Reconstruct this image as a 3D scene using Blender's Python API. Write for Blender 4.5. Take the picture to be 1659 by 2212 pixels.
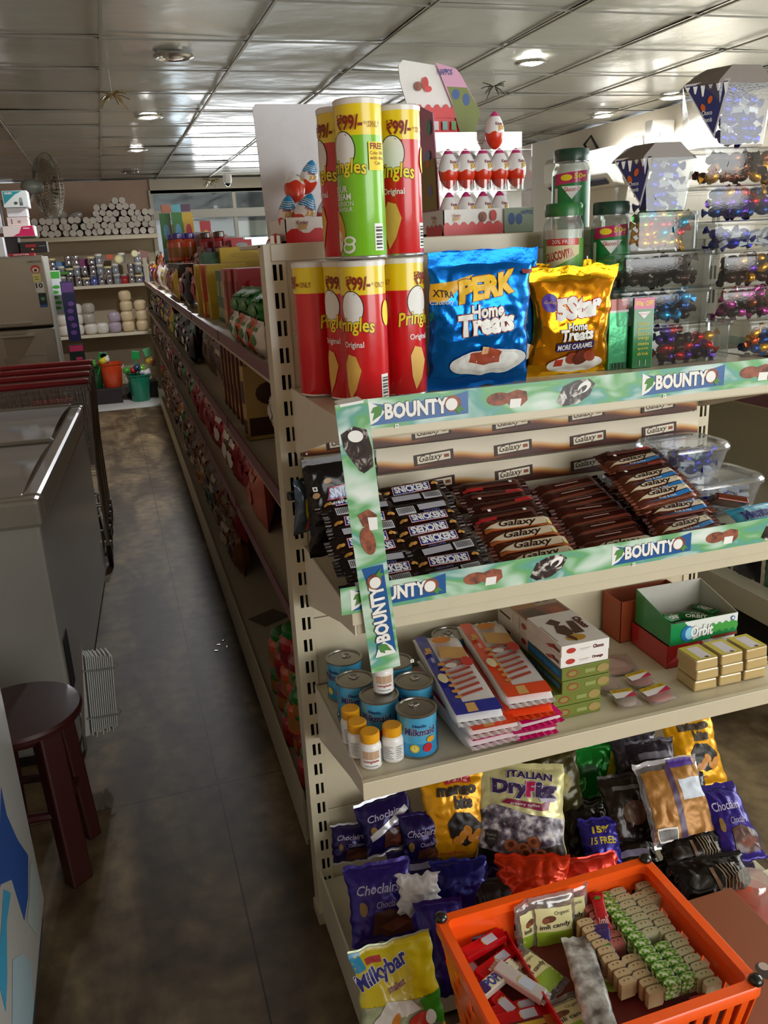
import bpy, bmesh, math, random
from mathutils import Vector, Matrix, noise, Euler
PI = math.pi
C = bpy.context
for o in list(bpy.data.objects): bpy.data.objects.remove(o)
scn = C.scene; COL = scn.collection
rnd = random.Random(7)

# ------------------------------------------------------------ camera
yaw, pitch, roll, fpx = 0.296811, 0.305680, 0.048935, 1818.46
cam = bpy.data.cameras.new('camera'); camo = bpy.data.objects.new('camera', cam); COL.objects.link(camo)
_f = Vector((math.sin(yaw)*math.cos(pitch), math.cos(yaw)*math.cos(pitch), -math.sin(pitch)))
_r = Vector((math.cos(yaw), -math.sin(yaw), 0)); _d = _f.cross(_r)
_r2 = math.cos(roll)*_r + math.sin(roll)*_d; _d2 = -math.sin(roll)*_r + math.cos(roll)*_d
camo.matrix_world = Matrix(((_r2.x, -_d2.x, -_f.x, 0), (_r2.y, -_d2.y, -_f.y, 0), (_r2.z, -_d2.z, -_f.z, 1.5), (0, 0, 0, 1)))
cam.sensor_fit = 'VERTICAL'; cam.sensor_height = 24.0; cam.lens = fpx/2212*24.0
cam.clip_start = .02; cam.clip_end = 100
scn.camera = camo

# ------------------------------------------------------------ world, exposure, daylight through the openings
scn.view_settings.view_transform = 'Standard'; scn.view_settings.look = 'None'
scn.view_settings.gamma = 1; scn.view_settings.use_curve_mapping = False
scn.view_settings.exposure = 0.55
w = bpy.data.worlds.new('world'); scn.world = w; w.use_nodes = True
w.node_tree.nodes['Background'].inputs[0].default_value = (.86, .93, 1, 1)
w.node_tree.nodes['Background'].inputs[1].default_value = 1.3

def area(name, loc, rot, sx, sy, power, col=(1, 1, 1)):
    l = bpy.data.lights.new(name, 'AREA'); l.shape = 'RECTANGLE'; l.size = sx; l.size_y = sy
    l.energy = power; l.color = col
    o = bpy.data.objects.new(name, l); o.location = loc; o.rotation_euler = rot; COL.objects.link(o); return o
# daylight entering the shop front behind the camera, and the windows on the right and at the back
area('front_window_light', (2.35, -2.1, 1.45), (PI/2, 0, 0), 3.2, 1.9, 62, (1, .97, .93))
area('side_window_light', (4.02, 2.3, 1.5), (PI/2, 0, PI/2), 4.2, 1.4, 80, (.97, 1, .95))
area('back_window_light', (2.6, 10.85, 2.02), (-PI/2, 0, 0), 2.8, .34, 26, (.93, .97, 1))

# ------------------------------------------------------------ materials
def lin(h):
    if isinstance(h, str):
        h = h.lstrip('#'); c = [int(h[i:i+2], 16)/255 for i in (0, 2, 4)]
        return tuple((x/12.92 if x <= .04045 else ((x+.055)/1.055)**2.4) for x in c)
    return tuple(h)
_mats = {}
def M(h, rough=.5, metal=0.0, bump=0.0, bscale=60., coat=0.0, var=0.06, emit=0, name=None):
    key = (h, rough, metal, bump, bscale, coat, var, emit)
    if key in _mats: return _mats[key]
    m = bpy.data.materials.new(name or 'mat'); m.use_nodes = True
    nt = m.node_tree; b = nt.nodes['Principled BSDF']
    c = lin(h)
    tc = nt.nodes.new('ShaderNodeTexCoord'); nz = nt.nodes.new('ShaderNodeTexNoise')
    nz.inputs['Scale'].default_value = bscale; nz.inputs['Detail'].default_value = 3
    nt.links.new(tc.outputs['Object'], nz.inputs['Vector'])
    mp = nt.nodes.new('ShaderNodeMapRange')
    mp.inputs['To Min'].default_value = 1-var; mp.inputs['To Max'].default_value = 1+var
    nt.links.new(nz.outputs['Fac'], mp.inputs['Value'])
    mx = nt.nodes.new('ShaderNodeVectorMath'); mx.operation = 'SCALE'; mx.inputs[0].default_value = c
    nt.links.new(mp.outputs['Result'], mx.inputs['Scale']); nt.links.new(mx.outputs[0], b.inputs['Base Color'])
    b.inputs['Roughness'].default_value = rough; b.inputs['Metallic'].default_value = metal
    b.inputs['Coat Weight'].default_value = coat; b.inputs['Coat Roughness'].default_value = .08
    if bump:
        bp = nt.nodes.new('ShaderNodeBump'); bp.inputs['Strength'].default_value = bump; bp.inputs['Distance'].default_value = .003
        nt.links.new(nz.outputs['Fac'], bp.inputs['Height']); nt.links.new(bp.outputs[0], b.inputs['Normal'])
    if emit:
        b.inputs['Emission Color'].default_value = (*c, 1); b.inputs['Emission Strength'].default_value = emit
    m.diffuse_color = (*c, 1)
    _mats[key] = m; return m
def foil(h, rough=.22, metal=.75): return M(h, rough, metal, .35, 45.)
def gloss(h): return M(h, .28, 0, .12, 40., .5)
def matte(h): return M(h, .6)
def ramp_mat(stops, scale=3., detail=4., rough=.45, coord='Object', stretch=(1, 1, 1), distort=0., metal=0., bump=0., loc=(0, 0, 0)):
    key = ('r', tuple(stops), scale, rough, stretch, distort, metal, bump, detail, loc)
    if key in _mats: return _mats[key]
    m = bpy.data.materials.new('patterned'); m.use_nodes = True; nt = m.node_tree; b = nt.nodes['Principled BSDF']
    tc = nt.nodes.new('ShaderNodeTexCoord'); mp = nt.nodes.new('ShaderNodeMapping'); mp.inputs['Scale'].default_value = stretch
    mp.inputs['Location'].default_value = loc
    nz = nt.nodes.new('ShaderNodeTexNoise'); nz.inputs['Scale'].default_value = scale; nz.inputs['Detail'].default_value = detail
    nz.inputs['Distortion'].default_value = distort
    nt.links.new(tc.outputs[coord], mp.inputs[0]); nt.links.new(mp.outputs[0], nz.inputs['Vector'])
    cr = nt.nodes.new('ShaderNodeValToRGB'); el = cr.color_ramp.elements
    while len(el) < len(stops): el.new(.5)
    for e, (p, h) in zip(el, stops): e.position = p; e.color = (*lin(h), 1)
    nt.links.new(nz.outputs['Fac'], cr.inputs[0]); nt.links.new(cr.outputs[0], b.inputs['Base Color'])
    b.inputs['Roughness'].default_value = rough; b.inputs['Metallic'].default_value = metal
    if bump:
        bp = nt.nodes.new('ShaderNodeBump'); bp.inputs['Strength'].default_value = bump; bp.inputs['Distance'].default_value = .004
        nt.links.new(nz.outputs['Fac'], bp.inputs['Height']); nt.links.new(bp.outputs[0], b.inputs['Normal'])
    _mats[key] = m; return m
def clear(tint='#ffffff', gl=.12, rough=.06, diffuse_mix=.04):
    key = ('c', tint, gl, rough, diffuse_mix)
    if key in _mats: return _mats[key]
    m = bpy.data.materials.new('clear_plastic'); m.use_nodes = True; nt = m.node_tree
    for n in list(nt.nodes): nt.nodes.remove(n)
    out = nt.nodes.new('ShaderNodeOutputMaterial'); tr = nt.nodes.new('ShaderNodeBsdfTransparent'); tr.inputs[0].default_value = (*lin(tint), 1)
    g = nt.nodes.new('ShaderNodeBsdfGlossy'); g.inputs['Roughness'].default_value = rough
    df = nt.nodes.new('ShaderNodeBsdfDiffuse'); df.inputs[0].default_value = (.8, .8, .8, 1)
    lw = nt.nodes.new('ShaderNodeLayerWeight'); lw.inputs[0].default_value = .22
    nz = nt.nodes.new('ShaderNodeTexNoise'); nz.inputs['Scale'].default_value = 30
    bp = nt.nodes.new('ShaderNodeBump'); bp.inputs['Strength'].default_value = .06; bp.inputs['Distance'].default_value = .003
    nt.links.new(nz.outputs['Fac'], bp.inputs['Height']); nt.links.new(bp.outputs[0], g.inputs['Normal'])
    mr = nt.nodes.new('ShaderNodeMapRange'); mr.inputs['To Min'].default_value = gl; mr.inputs['To Max'].default_value = .6
    nt.links.new(lw.outputs['Fresnel'], mr.inputs['Value'])
    a = nt.nodes.new('ShaderNodeMixShader'); nt.links.new(mr.outputs[0], a.inputs[0]); nt.links.new(tr.outputs[0], a.inputs[1]); nt.links.new(g.outputs[0], a.inputs[2])
    b = nt.nodes.new('ShaderNodeMixShader'); b.inputs[0].default_value = diffuse_mix
    nt.links.new(a.outputs[0], b.inputs[1]); nt.links.new(df.outputs[0], b.inputs[2]); nt.links.new(b.outputs[0], out.inputs[0])
    _mats[key] = m; return m

# ------------------------------------------------------------ mesh building
class MB:
    def __init__(s): s.v = []; s.f = []; s.mi = []; s.mats = []; s.x = Matrix()
    def m(s, mat):
        if mat not in s.mats: s.mats.append(mat)
        return s.mats.index(mat)
    def add(s, vs, fs, mat):
        k = len(s.v); i = s.m(mat); s.v += [tuple(s.x @ Vector(p)) for p in vs]
        for f in fs: s.f.append([k+j for j in f]); s.mi.append(i)
        return s
    def box(s, x0, y0, z0, x1, y1, z1, mat):
        return s.add([(x0,y0,z0),(x1,y0,z0),(x1,y1,z0),(x0,y1,z0),(x0,y0,z1),(x1,y0,z1),(x1,y1,z1),(x0,y1,z1)],
              [(0,3,2,1),(4,5,6,7),(0,1,5,4),(1,2,6,5),(2,3,7,6),(3,0,4,7)], mat)
    def taper(s, x0, y0, z0, x1, y1, z1, g, mat):   # top wider by g each side
        return s.add([(x0,y0,z0),(x1,y0,z0),(x1,y1,z0),(x0,y1,z0),(x0-g,y0-g,z1),(x1+g,y0-g,z1),(x1+g,y1+g,z1),(x0-g,y1+g,z1)],
              [(0,3,2,1),(4,5,6,7),(0,1,5,4),(1,2,6,5),(2,3,7,6),(3,0,4,7)], mat)
    def lathe(s, prof, mat, seg=20, c=(0,0,0), cap=True):
        vs = []; fs = []
        for r, z in prof:
            for i in range(seg):
                a = 2*PI*i/seg; vs.append((c[0]+r*math.cos(a), c[1]+r*math.sin(a), c[2]+z))
        n = len(prof)
        for j in range(n-1):
            for i in range(seg):
                k = (i+1) % seg; fs.append((j*seg+i, j*seg+k, (j+1)*seg+k, (j+1)*seg+i))
        if cap: fs.append(tuple(range(seg))[::-1]); fs.append(tuple((n-1)*seg+i for i in range(seg)))
        return s.add(vs, fs, mat)
    def tube(s, pts, r, mat, seg=6, closed=False):
        pts = [Vector(p) for p in pts]; n = len(pts); vs = []; fs = []
        for i, p in enumerate(pts):
            a = pts[(i+1) % n] if (closed or i < n-1) else p; b = pts[i-1] if (closed or i > 0) else p
            t = (a-b).normalized() if (a-b).length > 1e-9 else Vector((0, 0, 1))
            u = t.cross(Vector((0, 0, 1)))
            if u.length < .05: u = t.cross(Vector((0, 1, 0)))
            u.normalize(); w2 = t.cross(u)
            for k in range(seg):
                q = 2*PI*k/seg; vs.append(tuple(p + r*(math.cos(q)*u + math.sin(q)*w2)))
        for i in range(n if closed else n-1):
            j = (i+1) % n
            for k in range(seg):
                l = (k+1) % seg; fs.append((i*seg+k, i*seg+l, j*seg+l, j*seg+k))
        if not closed: fs.append(tuple(range(seg))[::-1]); fs.append(tuple((n-1)*seg+k for k in range(seg)))
        return s.add(vs, fs, mat)
    def grid(s, fn, nu, nv, mat, flip=False):
        vs = [tuple(fn(i/nu, j/nv)) for j in range(nv+1) for i in range(nu+1)]; fs = []
        for j in range(nv):
            for i in range(nu):
                a = j*(nu+1)+i; q = (a, a+1, a+nu+2, a+nu+1); fs.append(q[::-1] if flip else q)
        return s.add(vs, fs, mat)
    def prism(s, pts, y0, y1, mat):  # outline in x,z extruded along y
        n = len(pts); vs = [(p[0], y0, p[1]) for p in pts]+[(p[0], y1, p[1]) for p in pts]
        fs = [tuple(range(n)), tuple(range(2*n-1, n-1, -1))]+[(i, n+i, n+(i+1) % n, (i+1) % n) for i in range(n)]
        return s.add(vs, fs, mat)
    def ball(s, c, rx, ry, rz, mat, seg=12, rings=7):
        prof = [(max(1e-4, math.sin(PI*i/rings)), -math.cos(PI*i/rings)) for i in range(rings+1)]
        vs = []; fs = []
        for r, z in prof:
            for i in range(seg):
                a = 2*PI*i/seg; vs.append((c[0]+rx*r*math.cos(a), c[1]+ry*r*math.sin(a), c[2]+rz*z))
        for j in range(rings):
            for i in range(seg):
                k = (i+1) % seg; fs.append((j*seg+i, j*seg+k, (j+1)*seg+k, (j+1)*seg+i))
        return s.add(vs, fs, mat)
    def build(s, name, parent=None, smooth=False, bevel=0, ang=40):
        me = bpy.data.meshes.new(name); me.from_pydata(s.v, [], s.f)
        for m_ in s.mats: me.materials.append(m_)
        me.polygons.foreach_set('material_index', s.mi)
        bm = bmesh.new(); bm.from_mesh(me); bmesh.ops.recalc_face_normals(bm, faces=bm.faces)
        if smooth:
            for f in bm.faces: f.smooth = True
            lim = math.radians(ang)
            for e in bm.edges:
                if len(e.link_faces) == 2 and e.calc_face_angle(0) > lim: e.smooth = False
        bm.to_mesh(me); bm.free()
        o = bpy.data.objects.new(name, me); COL.objects.link(o)
        if parent: o.parent = parent
        if bevel:
            b = o.modifiers.new('bevel', 'BEVEL'); b.width = bevel; b.segments = 2; b.limit_method = 'ANGLE'
        return o

_tg = {}
def text_geo(s, bold=0., shear=0.):
    k = (s, bold, shear)
    if k in _tg: return _tg[k]
    cu = bpy.data.curves.new('t', 'FONT'); cu.body = s; cu.offset = bold; cu.shear = shear; cu.resolution_u = 2
    ob = bpy.data.objects.new('t', cu); COL.objects.link(ob)
    dg = C.evaluated_depsgraph_get(); me = bpy.data.meshes.new_from_object(ob.evaluated_get(dg))
    vs = [(v.co.x, v.co.y) for v in me.vertices]; fs = [tuple(p.vertices) for p in me.polygons]
    bpy.data.objects.remove(ob); bpy.data.curves.remove(cu); bpy.data.meshes.remove(me)
    base = _tg.get((s, 0, shear)) if bold else None
    xs = [v[0] for v in vs] or [0]; ys = [v[1] for v in vs] or [0]
    bb = (min(xs), min(ys), max(xs), max(ys))
    _tg[k] = (vs, fs, bb); return _tg[k]

class D:   # flat printed shapes, mapped onto a surface function (x, z, offset)
    def __init__(s): s.sh = []; s.lay = 0; s.t = (0, 0, 0, 1)
    def xf(s, ox=0, oy=0, rot=0, sc=1): s.t = (ox, oy, rot, sc); return s
    def add(s, vs, fs, mat):
        ox, oy, r, sc = s.t; c, n = math.cos(r), math.sin(r)
        s.sh.append(([(ox+sc*(c*x-n*y), oy+sc*(n*x+c*y)) for x, y in vs], fs, mat, s.lay)); s.lay += 1; return s
    def rect(s, x0, y0, x1, y1, mat): return s.add([(x0,y0),(x1,y0),(x1,y1),(x0,y1)], [(0,1,2,3)], mat)
    def poly(s, pts, mat): return s.add(pts, [tuple(range(len(pts)))], mat)
    def ell(s, cx, cy, rx, ry, mat, n=20, rot=0):
        return s.poly([(cx+rx*math.cos(2*PI*i/n)*math.cos(rot)-ry*math.sin(2*PI*i/n)*math.sin(rot), cy+rx*math.cos(2*PI*i/n)*math.sin(rot)+ry*math.sin(2*PI*i/n)*math.cos(rot)) for i in range(n)], mat)
    def text(s, t, x0, y0, x1, y1, mat, bold=.0, shear=0., out=None, ow=.06, arch=0):
        _, _, bb = text_geo(t, 0, shear); W = max(bb[2]-bb[0], 1e-6); H = max(bb[3]-bb[1], 1e-6)
        lays = ([(bold+ow*.5, out)] if out else []) + [(bold, mat)]
        for b_, m_ in lays:
            vs, fs, _ = text_geo(t, b_, shear)
            q = []
            for x, y in vs:
                u = (x-bb[0])/W; v = (y-bb[1])/H
                q.append((x0+u*(x1-x0), y0+v*(y1-y0)+arch*(1-(2*u-1)**2)))
            s.add(q, fs, m_)
        return s
    def build(s, fn, parent, name='printed_label', ml=0, o0=.0004, dl=.00018, keep=None):
        V = []; F = []; MI = []; mats = []
        for vs, fs, mat, lay in s.sh:
            if mat not in mats: mats.append(mat)
            bm = bmesh.new(); bv = [bm.verts.new((x, y, 0)) for x, y in vs]
            for f in fs:
                try: bm.faces.new([bv[i] for i in f])
                except ValueError: pass
            if ml:
                bmesh.ops.triangulate(bm, faces=bm.faces[:])
                for _ in range(6):
                    es = [e for e in bm.edges if e.calc_length() > ml]
                    if not es: break
                    bmesh.ops.subdivide_edges(bm, edges=es, cuts=1)
                    bmesh.ops.triangulate(bm, faces=bm.faces[:])
            k = len(V); bm.verts.index_update()
            for v in bm.verts: V.append(tuple(fn(v.co.x, v.co.y, o0+lay*dl)))
            for f in bm.faces: F.append([k+v.index for v in f.verts]); MI.append(mats.index(mat))
            bm.free()
        me = bpy.data.meshes.new(name); me.from_pydata(V, [], F)
        for m_ in mats: me.materials.append(m_)
        me.polygons.foreach_set('material_index', MI); me.polygons.foreach_set('use_smooth', [bool(ml)]*len(F))
        o = bpy.data.objects.new(name, me); COL.objects.link(o); o.parent = parent; return o

def tag(o, label, cat, group=None, kind=None):
    if label: o['label'] = label
    if cat: o['category'] = cat
    if group: o['group'] = group
    if kind: o['kind'] = kind
    return o
def T(name, label, cat, loc=(0,0,0), rot=(0,0,0), group=None):
    o = bpy.data.objects.new(name, None); o.empty_display_size = .05; COL.objects.link(o)
    o.location = loc; o.rotation_euler = rot; return tag(o, label, cat, group)
def struct(mb, name, **k): o = mb.build(name, **k); o['kind'] = 'structure'; return o
def dup(root, loc, rot=None, label=None, group=None, scale=None):
    r = root.copy(); COL.objects.link(r); r.location = loc
    if rot is not None: r.rotation_euler = rot
    if scale: r.scale = scale if hasattr(scale, '__len__') else (scale,)*3
    if label: r['label'] = label
    if group: r['group'] = group
    for ch in root.children:
        c = ch.copy(); COL.objects.link(c); c.parent = r
        for g in ch.children:
            d = g.copy(); COL.objects.link(d); d.parent = c
    return r
def flat(x0, y, z0):     # front face of something at local plane y, facing -y
    return lambda x, z, o: (x0+x, y-o, z0+z)
def topf(x0, y0, z): return lambda x, y, o: (x0+x, y0+y, z+o)
def cylf(r, z0=0, a0=-PI/2): # x is arc length
    return lambda x, z, o: ((r+o)*math.cos(a0+x/r), (r+o)*math.sin(a0+x/r), z0+z)
ORD = ['first','second','third','fourth','fifth','sixth','seventh','eighth','ninth','tenth','eleventh','twelfth','thirteenth','fourteenth','fifteenth','sixteenth','seventeenth','eighteenth','nineteenth','twentieth']
ORD += ['twenty-'+q for q in ORD[:9]]+['thirtieth']+['thirty-'+q for q in ORD[:9]]+['fortieth']+['forty-'+q for q in ORD[:9]]
CREAM = M('#d0c6ab', .38, 0, .03, 20., .2); CREAMD = M('#b9ae92', .42)
BLACK = M('#0b0b0b', .4); WHITE = matte('#f2f1ee'); RED = gloss('#c8141c'); DARKGAP = M('#1a1712', .9)
# ------------------------------------------------------------ the room
ZC = 2.38
def floor_mat():
    m = bpy.data.materials.new('marble'); m.use_nodes = True; nt = m.node_tree; b = nt.nodes['Principled BSDF']
    tc = nt.nodes.new('ShaderNodeTexCoord'); mp = nt.nodes.new('ShaderNodeMapping'); mp.inputs['Scale'].default_value = (1.7, .6, 1)
    n1 = nt.nodes.new('ShaderNodeTexNoise'); n1.inputs['Scale'].default_value = 2.6; n1.inputs['Detail'].default_value = 8; n1.inputs['Distortion'].default_value = .9
    nt.links.new(tc.outputs['Object'], mp.inputs[0]); nt.links.new(mp.outputs[0], n1.inputs['Vector'])
    cr = nt.nodes.new('ShaderNodeValToRGB'); el = cr.color_ramp.elements
    for p, h in ((.3, '#40321f'), (.45, '#544430'), (.55, '#6a5940'), (.7, '#857153')):
        e = el.new(p); e.color = (*lin(h), 1)
    el.remove(el[0]); el.remove(el[len(el)-1])
    nt.links.new(n1.outputs['Fac'], cr.inputs[0])
    n2 = nt.nodes.new('ShaderNodeTexNoise'); n2.inputs['Scale'].default_value = 16; n2.inputs['Detail'].default_value = 6
    nt.links.new(tc.outputs['Object'], n2.inputs['Vector'])
    mr = nt.nodes.new('ShaderNodeMapRange'); mr.inputs['From Min'].default_value = .35; mr.inputs['From Max'].default_value = .65; mr.inputs['To Min'].default_value = .66; mr.inputs['To Max'].default_value = 1.15
    nt.links.new(n2.outputs['Fac'], mr.inputs[0])
    sx = nt.nodes.new('ShaderNodeVectorMath'); sx.operation = 'SCALE'; nt.links.new(cr.outputs[0], sx.inputs[0]); nt.links.new(mr.outputs[0], sx.inputs['Scale'])
    bk = nt.nodes.new('ShaderNodeTexBrick'); bk.offset = 0; bk.inputs['Scale'].default_value = 1; bk.inputs['Mortar Size'].default_value = .0022
    bk.inputs['Brick Width'].default_value = 1.25; bk.inputs['Row Height'].default_value = 1.25
    bk.inputs['Color1'].default_value = bk.inputs['Color2'].default_value = (1, 1, 1, 1); bk.inputs['Mortar'].default_value = (.3, .26, .2, 1)
    m2 = nt.nodes.new('ShaderNodeMapping'); m2.inputs['Location'].default_value = (-.12, -2.21+1.25, 0)
    nt.links.new(tc.outputs['Object'], m2.inputs[0]); nt.links.new(m2.outputs[0], bk.inputs['Vector'])
    mx = nt.nodes.new('ShaderNodeVectorMath'); mx.operation = 'MULTIPLY'; nt.links.new(sx.outputs[0], mx.inputs[0]); nt.links.new(bk.outputs['Color'], mx.inputs[1])
    nt.links.new(mx.outputs[0], b.inputs['Base Color']); b.inputs['Roughness'].default_value = .55; b.inputs['Specular IOR Level'].default_value = .3
    return m
b = MB(); b.grid(lambda u, v: (-2+u*8, -2.5+v*15, 0), 8, 15, floor_mat()); b.box(-2, -2.5, -.1, 6, 12.5, -.01, CREAMD); struct(b, 'floor')
b = MB(); b.box(-.75, 9.15, 0, .62, 9.75, .004, M('#b9b8b2', .5, 0, 0, 8.)); tag(b.build('pale_floor_strip'), 'pale floor strip in front of the back wall shelving', 'floor sheet')  # thin slab, paler than the marble around it

# ceiling of glossy panels, each slightly warped
def ceil_mat():
    m = bpy.data.materials.new('glossy_panel'); m.use_nodes = True; nt = m.node_tree; b = nt.nodes['Principled BSDF']
    b.inputs['Base Color'].default_value = (.36, .35, .30, 1); b.inputs['Roughness'].default_value = .2; b.inputs['Metallic'].default_value = .0
    b.inputs['Specular IOR Level'].default_value = .8
    tc = nt.nodes.new('ShaderNodeTexCoord'); nz = nt.nodes.new('ShaderNodeTexNoise'); nz.inputs['Scale'].default_value = 5.; nz.inputs['Detail'].default_value = 2
    nt.links.new(tc.outputs['Object'], nz.inputs['Vector']); bp = nt.nodes.new('ShaderNodeBump'); bp.inputs['Strength'].default_value = .22; bp.inputs['Distance'].default_value = .02
    nt.links.new(nz.outputs['Fac'], bp.inputs['Height']); nt.links.new(bp.outputs[0], b.inputs['Normal'])
    return m
CM = ceil_mat(); b = MB(); P = .618
xs = [.12+P*k for k in range(-4, 8)]; ysg = [4.1+P*1.03*k for k in range(-11, 14)]
for x in xs[:-1]:
    for y in ysg[:-1]:
        sag = rnd.uniform(-.012, .012); tx = rnd.uniform(-.006, .006); ty = rnd.uniform(-.006, .006)
        b.grid(lambda u, v: (x+u*P, y+v*P*1.03, ZC+.012+sag*math.sin(PI*u)*math.sin(PI*v)+tx*(u-.5)+ty*(v-.5)), 5, 5, CM, True)
b.box(xs[0], ysg[0], ZC+.05, xs[-1], ysg[-1], ZC+.15, CREAMD)
o = struct(b, 'ceiling', smooth=True)
b = MB(); TB = M('#8f8b7e', .5, .0)
for x in xs: b.box(x-.006, ysg[0], ZC-.004, x+.006, ysg[-1], ZC+.004, TB)
for y in ysg: b.box(xs[0], y-.0035, ZC-.003, xs[-1], y+.0035, ZC+.004, M('#77736a', .5, .0))
struct(b, 'trim_1')

PINK = M('#cdb09c', .8, 0, .1, 6., 0, .08); WALL = M('#d6cdbb', .8, 0, .05, 6.)
b = MB(); b.box(-1.45, -2.4, 0, -1.32, 11.2, ZC, PINK); struct(b, 'wall_left')
b = MB(); b.box(-1.33, 7.35, 0, -.86, 8.1, ZC, PINK); b.box(-.86, 7.32, 1.2, -.80, 7.5, ZC, M('#c9b39b', .7)); struct(b, 'trim_2')
b = MB(); b.box(-1.4, 11.05, 0, .66, 11.2, ZC, PINK); b.box(.66, 11.05, 0, 6, 11.2, .95, WALL); b.box(4.6, 11.05, .9, 6, 11.2, ZC, WALL); struct(b, 'wall_back')
b = MB(); b.box(4.12, 4.7, 0, 4.25, 7.9, ZC, WALL); b.box(4.12, -2.4, 0, 4.25, 0.0, ZC, WALL); b.box(4.12, 0, 0, 4.25, 4.7, .75, WALL); b.box(4.12, 0, 2.33, 4.25, 4.7, ZC, WALL)
b.box(4.12, 7.9, 0, 4.25, 11.1, ZC, WALL); struct(b, 'wall_right')
b = MB(); b.box(3.55, 7.55, 0, 3.8, 7.85, ZC, M('#f1efe6', .6)); struct(b, 'trim_3')
b = MB(); b.box(-1.4, -2.4, 0, .7, -2.25, ZC, WALL); b.box(4.0, -2.4, 0, 4.2, -2.25, ZC, WALL); b.box(.7, -2.4, 0, 4.0, -2.25, .45, WALL); b.box(.7, -2.4, 2.4, 4, -2.25, ZC, WALL); struct(b, 'wall_front')
# window bands: back wall
def window(name, x0, x1, z0, z1, y, nx, muz, frame='#d9d6cc', ax='x'):
    t = bpy.data.objects.new(name, None); COL.objects.link(t); t['kind'] = 'structure'
    b = MB(); fm = M(frame, .45); r = .045
    def bx(a0, z0_, a1, z1_, d=.05):
        if ax == 'x': b.box(a0, y-d, z0_, a1, y+d, z1_, fm)
        else: b.box(y-d, a0, z0_, y+d, a1, z1_, fm)
    bx(x0, z1-r, x1, z1); bx(x0, z0, x1, z0+r)
    for i in range(nx+1):
        a = x0+(x1-x0)*i/nx; bx(a-r/2, z0, a+r/2, z1)
    for z in muz: bx(x0, z-.05, x1, z+.05, .06)
    b.build('window_frame', t, bevel=.004)
    b = MB()
    if ax == 'x': b.box(x0, y-.004, z0, x1, y+.004, z1, clear('#e8f0f0', .03, .03, .01))
    else: b.box(y-.004, x0, z0, y+.004, x1, z1, clear('#e8f0f0', .03, .03, .01))
    b.build('window_pane', t)
    return t
window('window_1', .66, 4.6, .95, 2.26, 11.05, 4, [1.98])
window('window_2', .7, 4.0, .45, 2.4, -2.3, 3, [])
window('window_3', 0, 4.7, .75, 2.33, 4.14, 4, [1.85], ax='y')
b = MB(); b.box(.66, 11.0, 2.22, 4.6, 11.1, ZC, WALL); struct(b, 'trim_4')
# ------------------------------------------------------------ end-of-aisle rack
RX0, RX1, RY = .279, 1.262, 1.575
def upright(t, x0, w=.039, right=False):
    b = MB(); z = 0.02; top = 1.512; y = RY
    cols = [(x0, x0+.0145), (x0+.0215, x0+.0262), (x0+.0322, x0+w)]
    for a, c in cols: b.box(a, y, z, c, y+.0022, top, CREAM)
    for a, c in ((x0+.0145, x0+.0215), (x0+.0262, x0+.0322)):
        prev = z; zz = 1.449-.05*28
        while zz < top:
            b.box(a, y, prev, c, y+.0022, zz, CREAM); prev = zz+.028; zz += .05
        b.box(a, y, prev, c, y+.0022, top, CREAM)
    b.box(x0, y+.002, z, x0+.002, y+.05, top, CREAM); b.box(x0+w-.002, y+.002, z, x0+w, y+.05, top, CREAM)
    b.box(x0+.002, y+.048, z, x0+w-.002, y+.05, top, DARKGAP)
    o = b.build('upright', t); b = MB(); b.box(x0-.004, y-.004, 0, x0+w+.004, y+.055, .03, CREAMD); b.build('foot', t); return o
rk = T('display_rack', 'cream metal end-of-aisle rack with slotted uprights and four shelf levels', 'rack')
upright(rk, RX0); upright(rk, RX1-.039)
b = MB()
for z0, z1 in ((.05, .3), (.302, .614), (.616, .769), (.771, 1.04), (1.042, 1.345), (1.347, 1.484)):
    b.box(RX0+.039, RY+.004, z0, RX1-.039, RY+.014, z1, CREAM)
b.build('back_panel', rk, bevel=.0015)
b = MB(); b.box(RX0+.012, RY-.003, 1.482, RX1-.012, RY+.05, 1.513, CREAM); b.box(RX0, RY+.03, 1.505, RX1, RY+.285, 1.513, CREAM); b.build('top_rail', rk, bevel=.002)
def board(z, lip0, lip1, yf=1.2, th=.028, name='shelf_board', lipmat=None):
    b = MB(); b.box(.312, yf, z-th, 1.232, RY, z, CREAM); s = b.build(name, rk, bevel=.002)
    b = MB(); b.box(.304, yf-.004, lip0, 1.24, yf+.001, lip1, lipmat or CREAM); b.box(.304, yf+.001, lip1-.003, 1.24, yf+.008, lip1, CREAM); b.build('shelf_lip', s, bevel=.001)
    for x in (.309, 1.232):
        b = MB(); b.add([(x, RY, z+.002), (x, yf+.002, z+.002), (x, yf+.002, z-.03), (x, yf+.1, z-.048), (x, RY-.01, z-.125), (x, RY, z-.125),
               (x+.003, RY, z+.002), (x+.003, yf+.002, z+.002), (x+.003, yf+.002, z-.03), (x+.003, yf+.1, z-.048), (x+.003, RY-.01, z-.125), (x+.003, RY, z-.125)],
              [(0,1,2,3,4,5), (11,10,9,8,7,6)]+[(i, 6+i, 6+(i+1) % 6, (i+1) % 6) for i in range(6)], M('#ddd5c2', .4))
        b.build('bracket', s)
board(1.25, 1.225, 1.24); board(.931, .922, .944); board(.617, .592, .626)
b = MB(); b.box(.29, 1.24, .1, 1.24, RY, .12, CREAM); b.box(.285, 1.24, .02, .29, RY, .15, CREAM); b.box(.285, 1.235, .02, 1.24, 1.24, .13, CREAM); b.box(.31, 1.27, .0, 1.23, RY, .1, CREAMD); b.build('base_deck', rk, bevel=.002)

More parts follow.
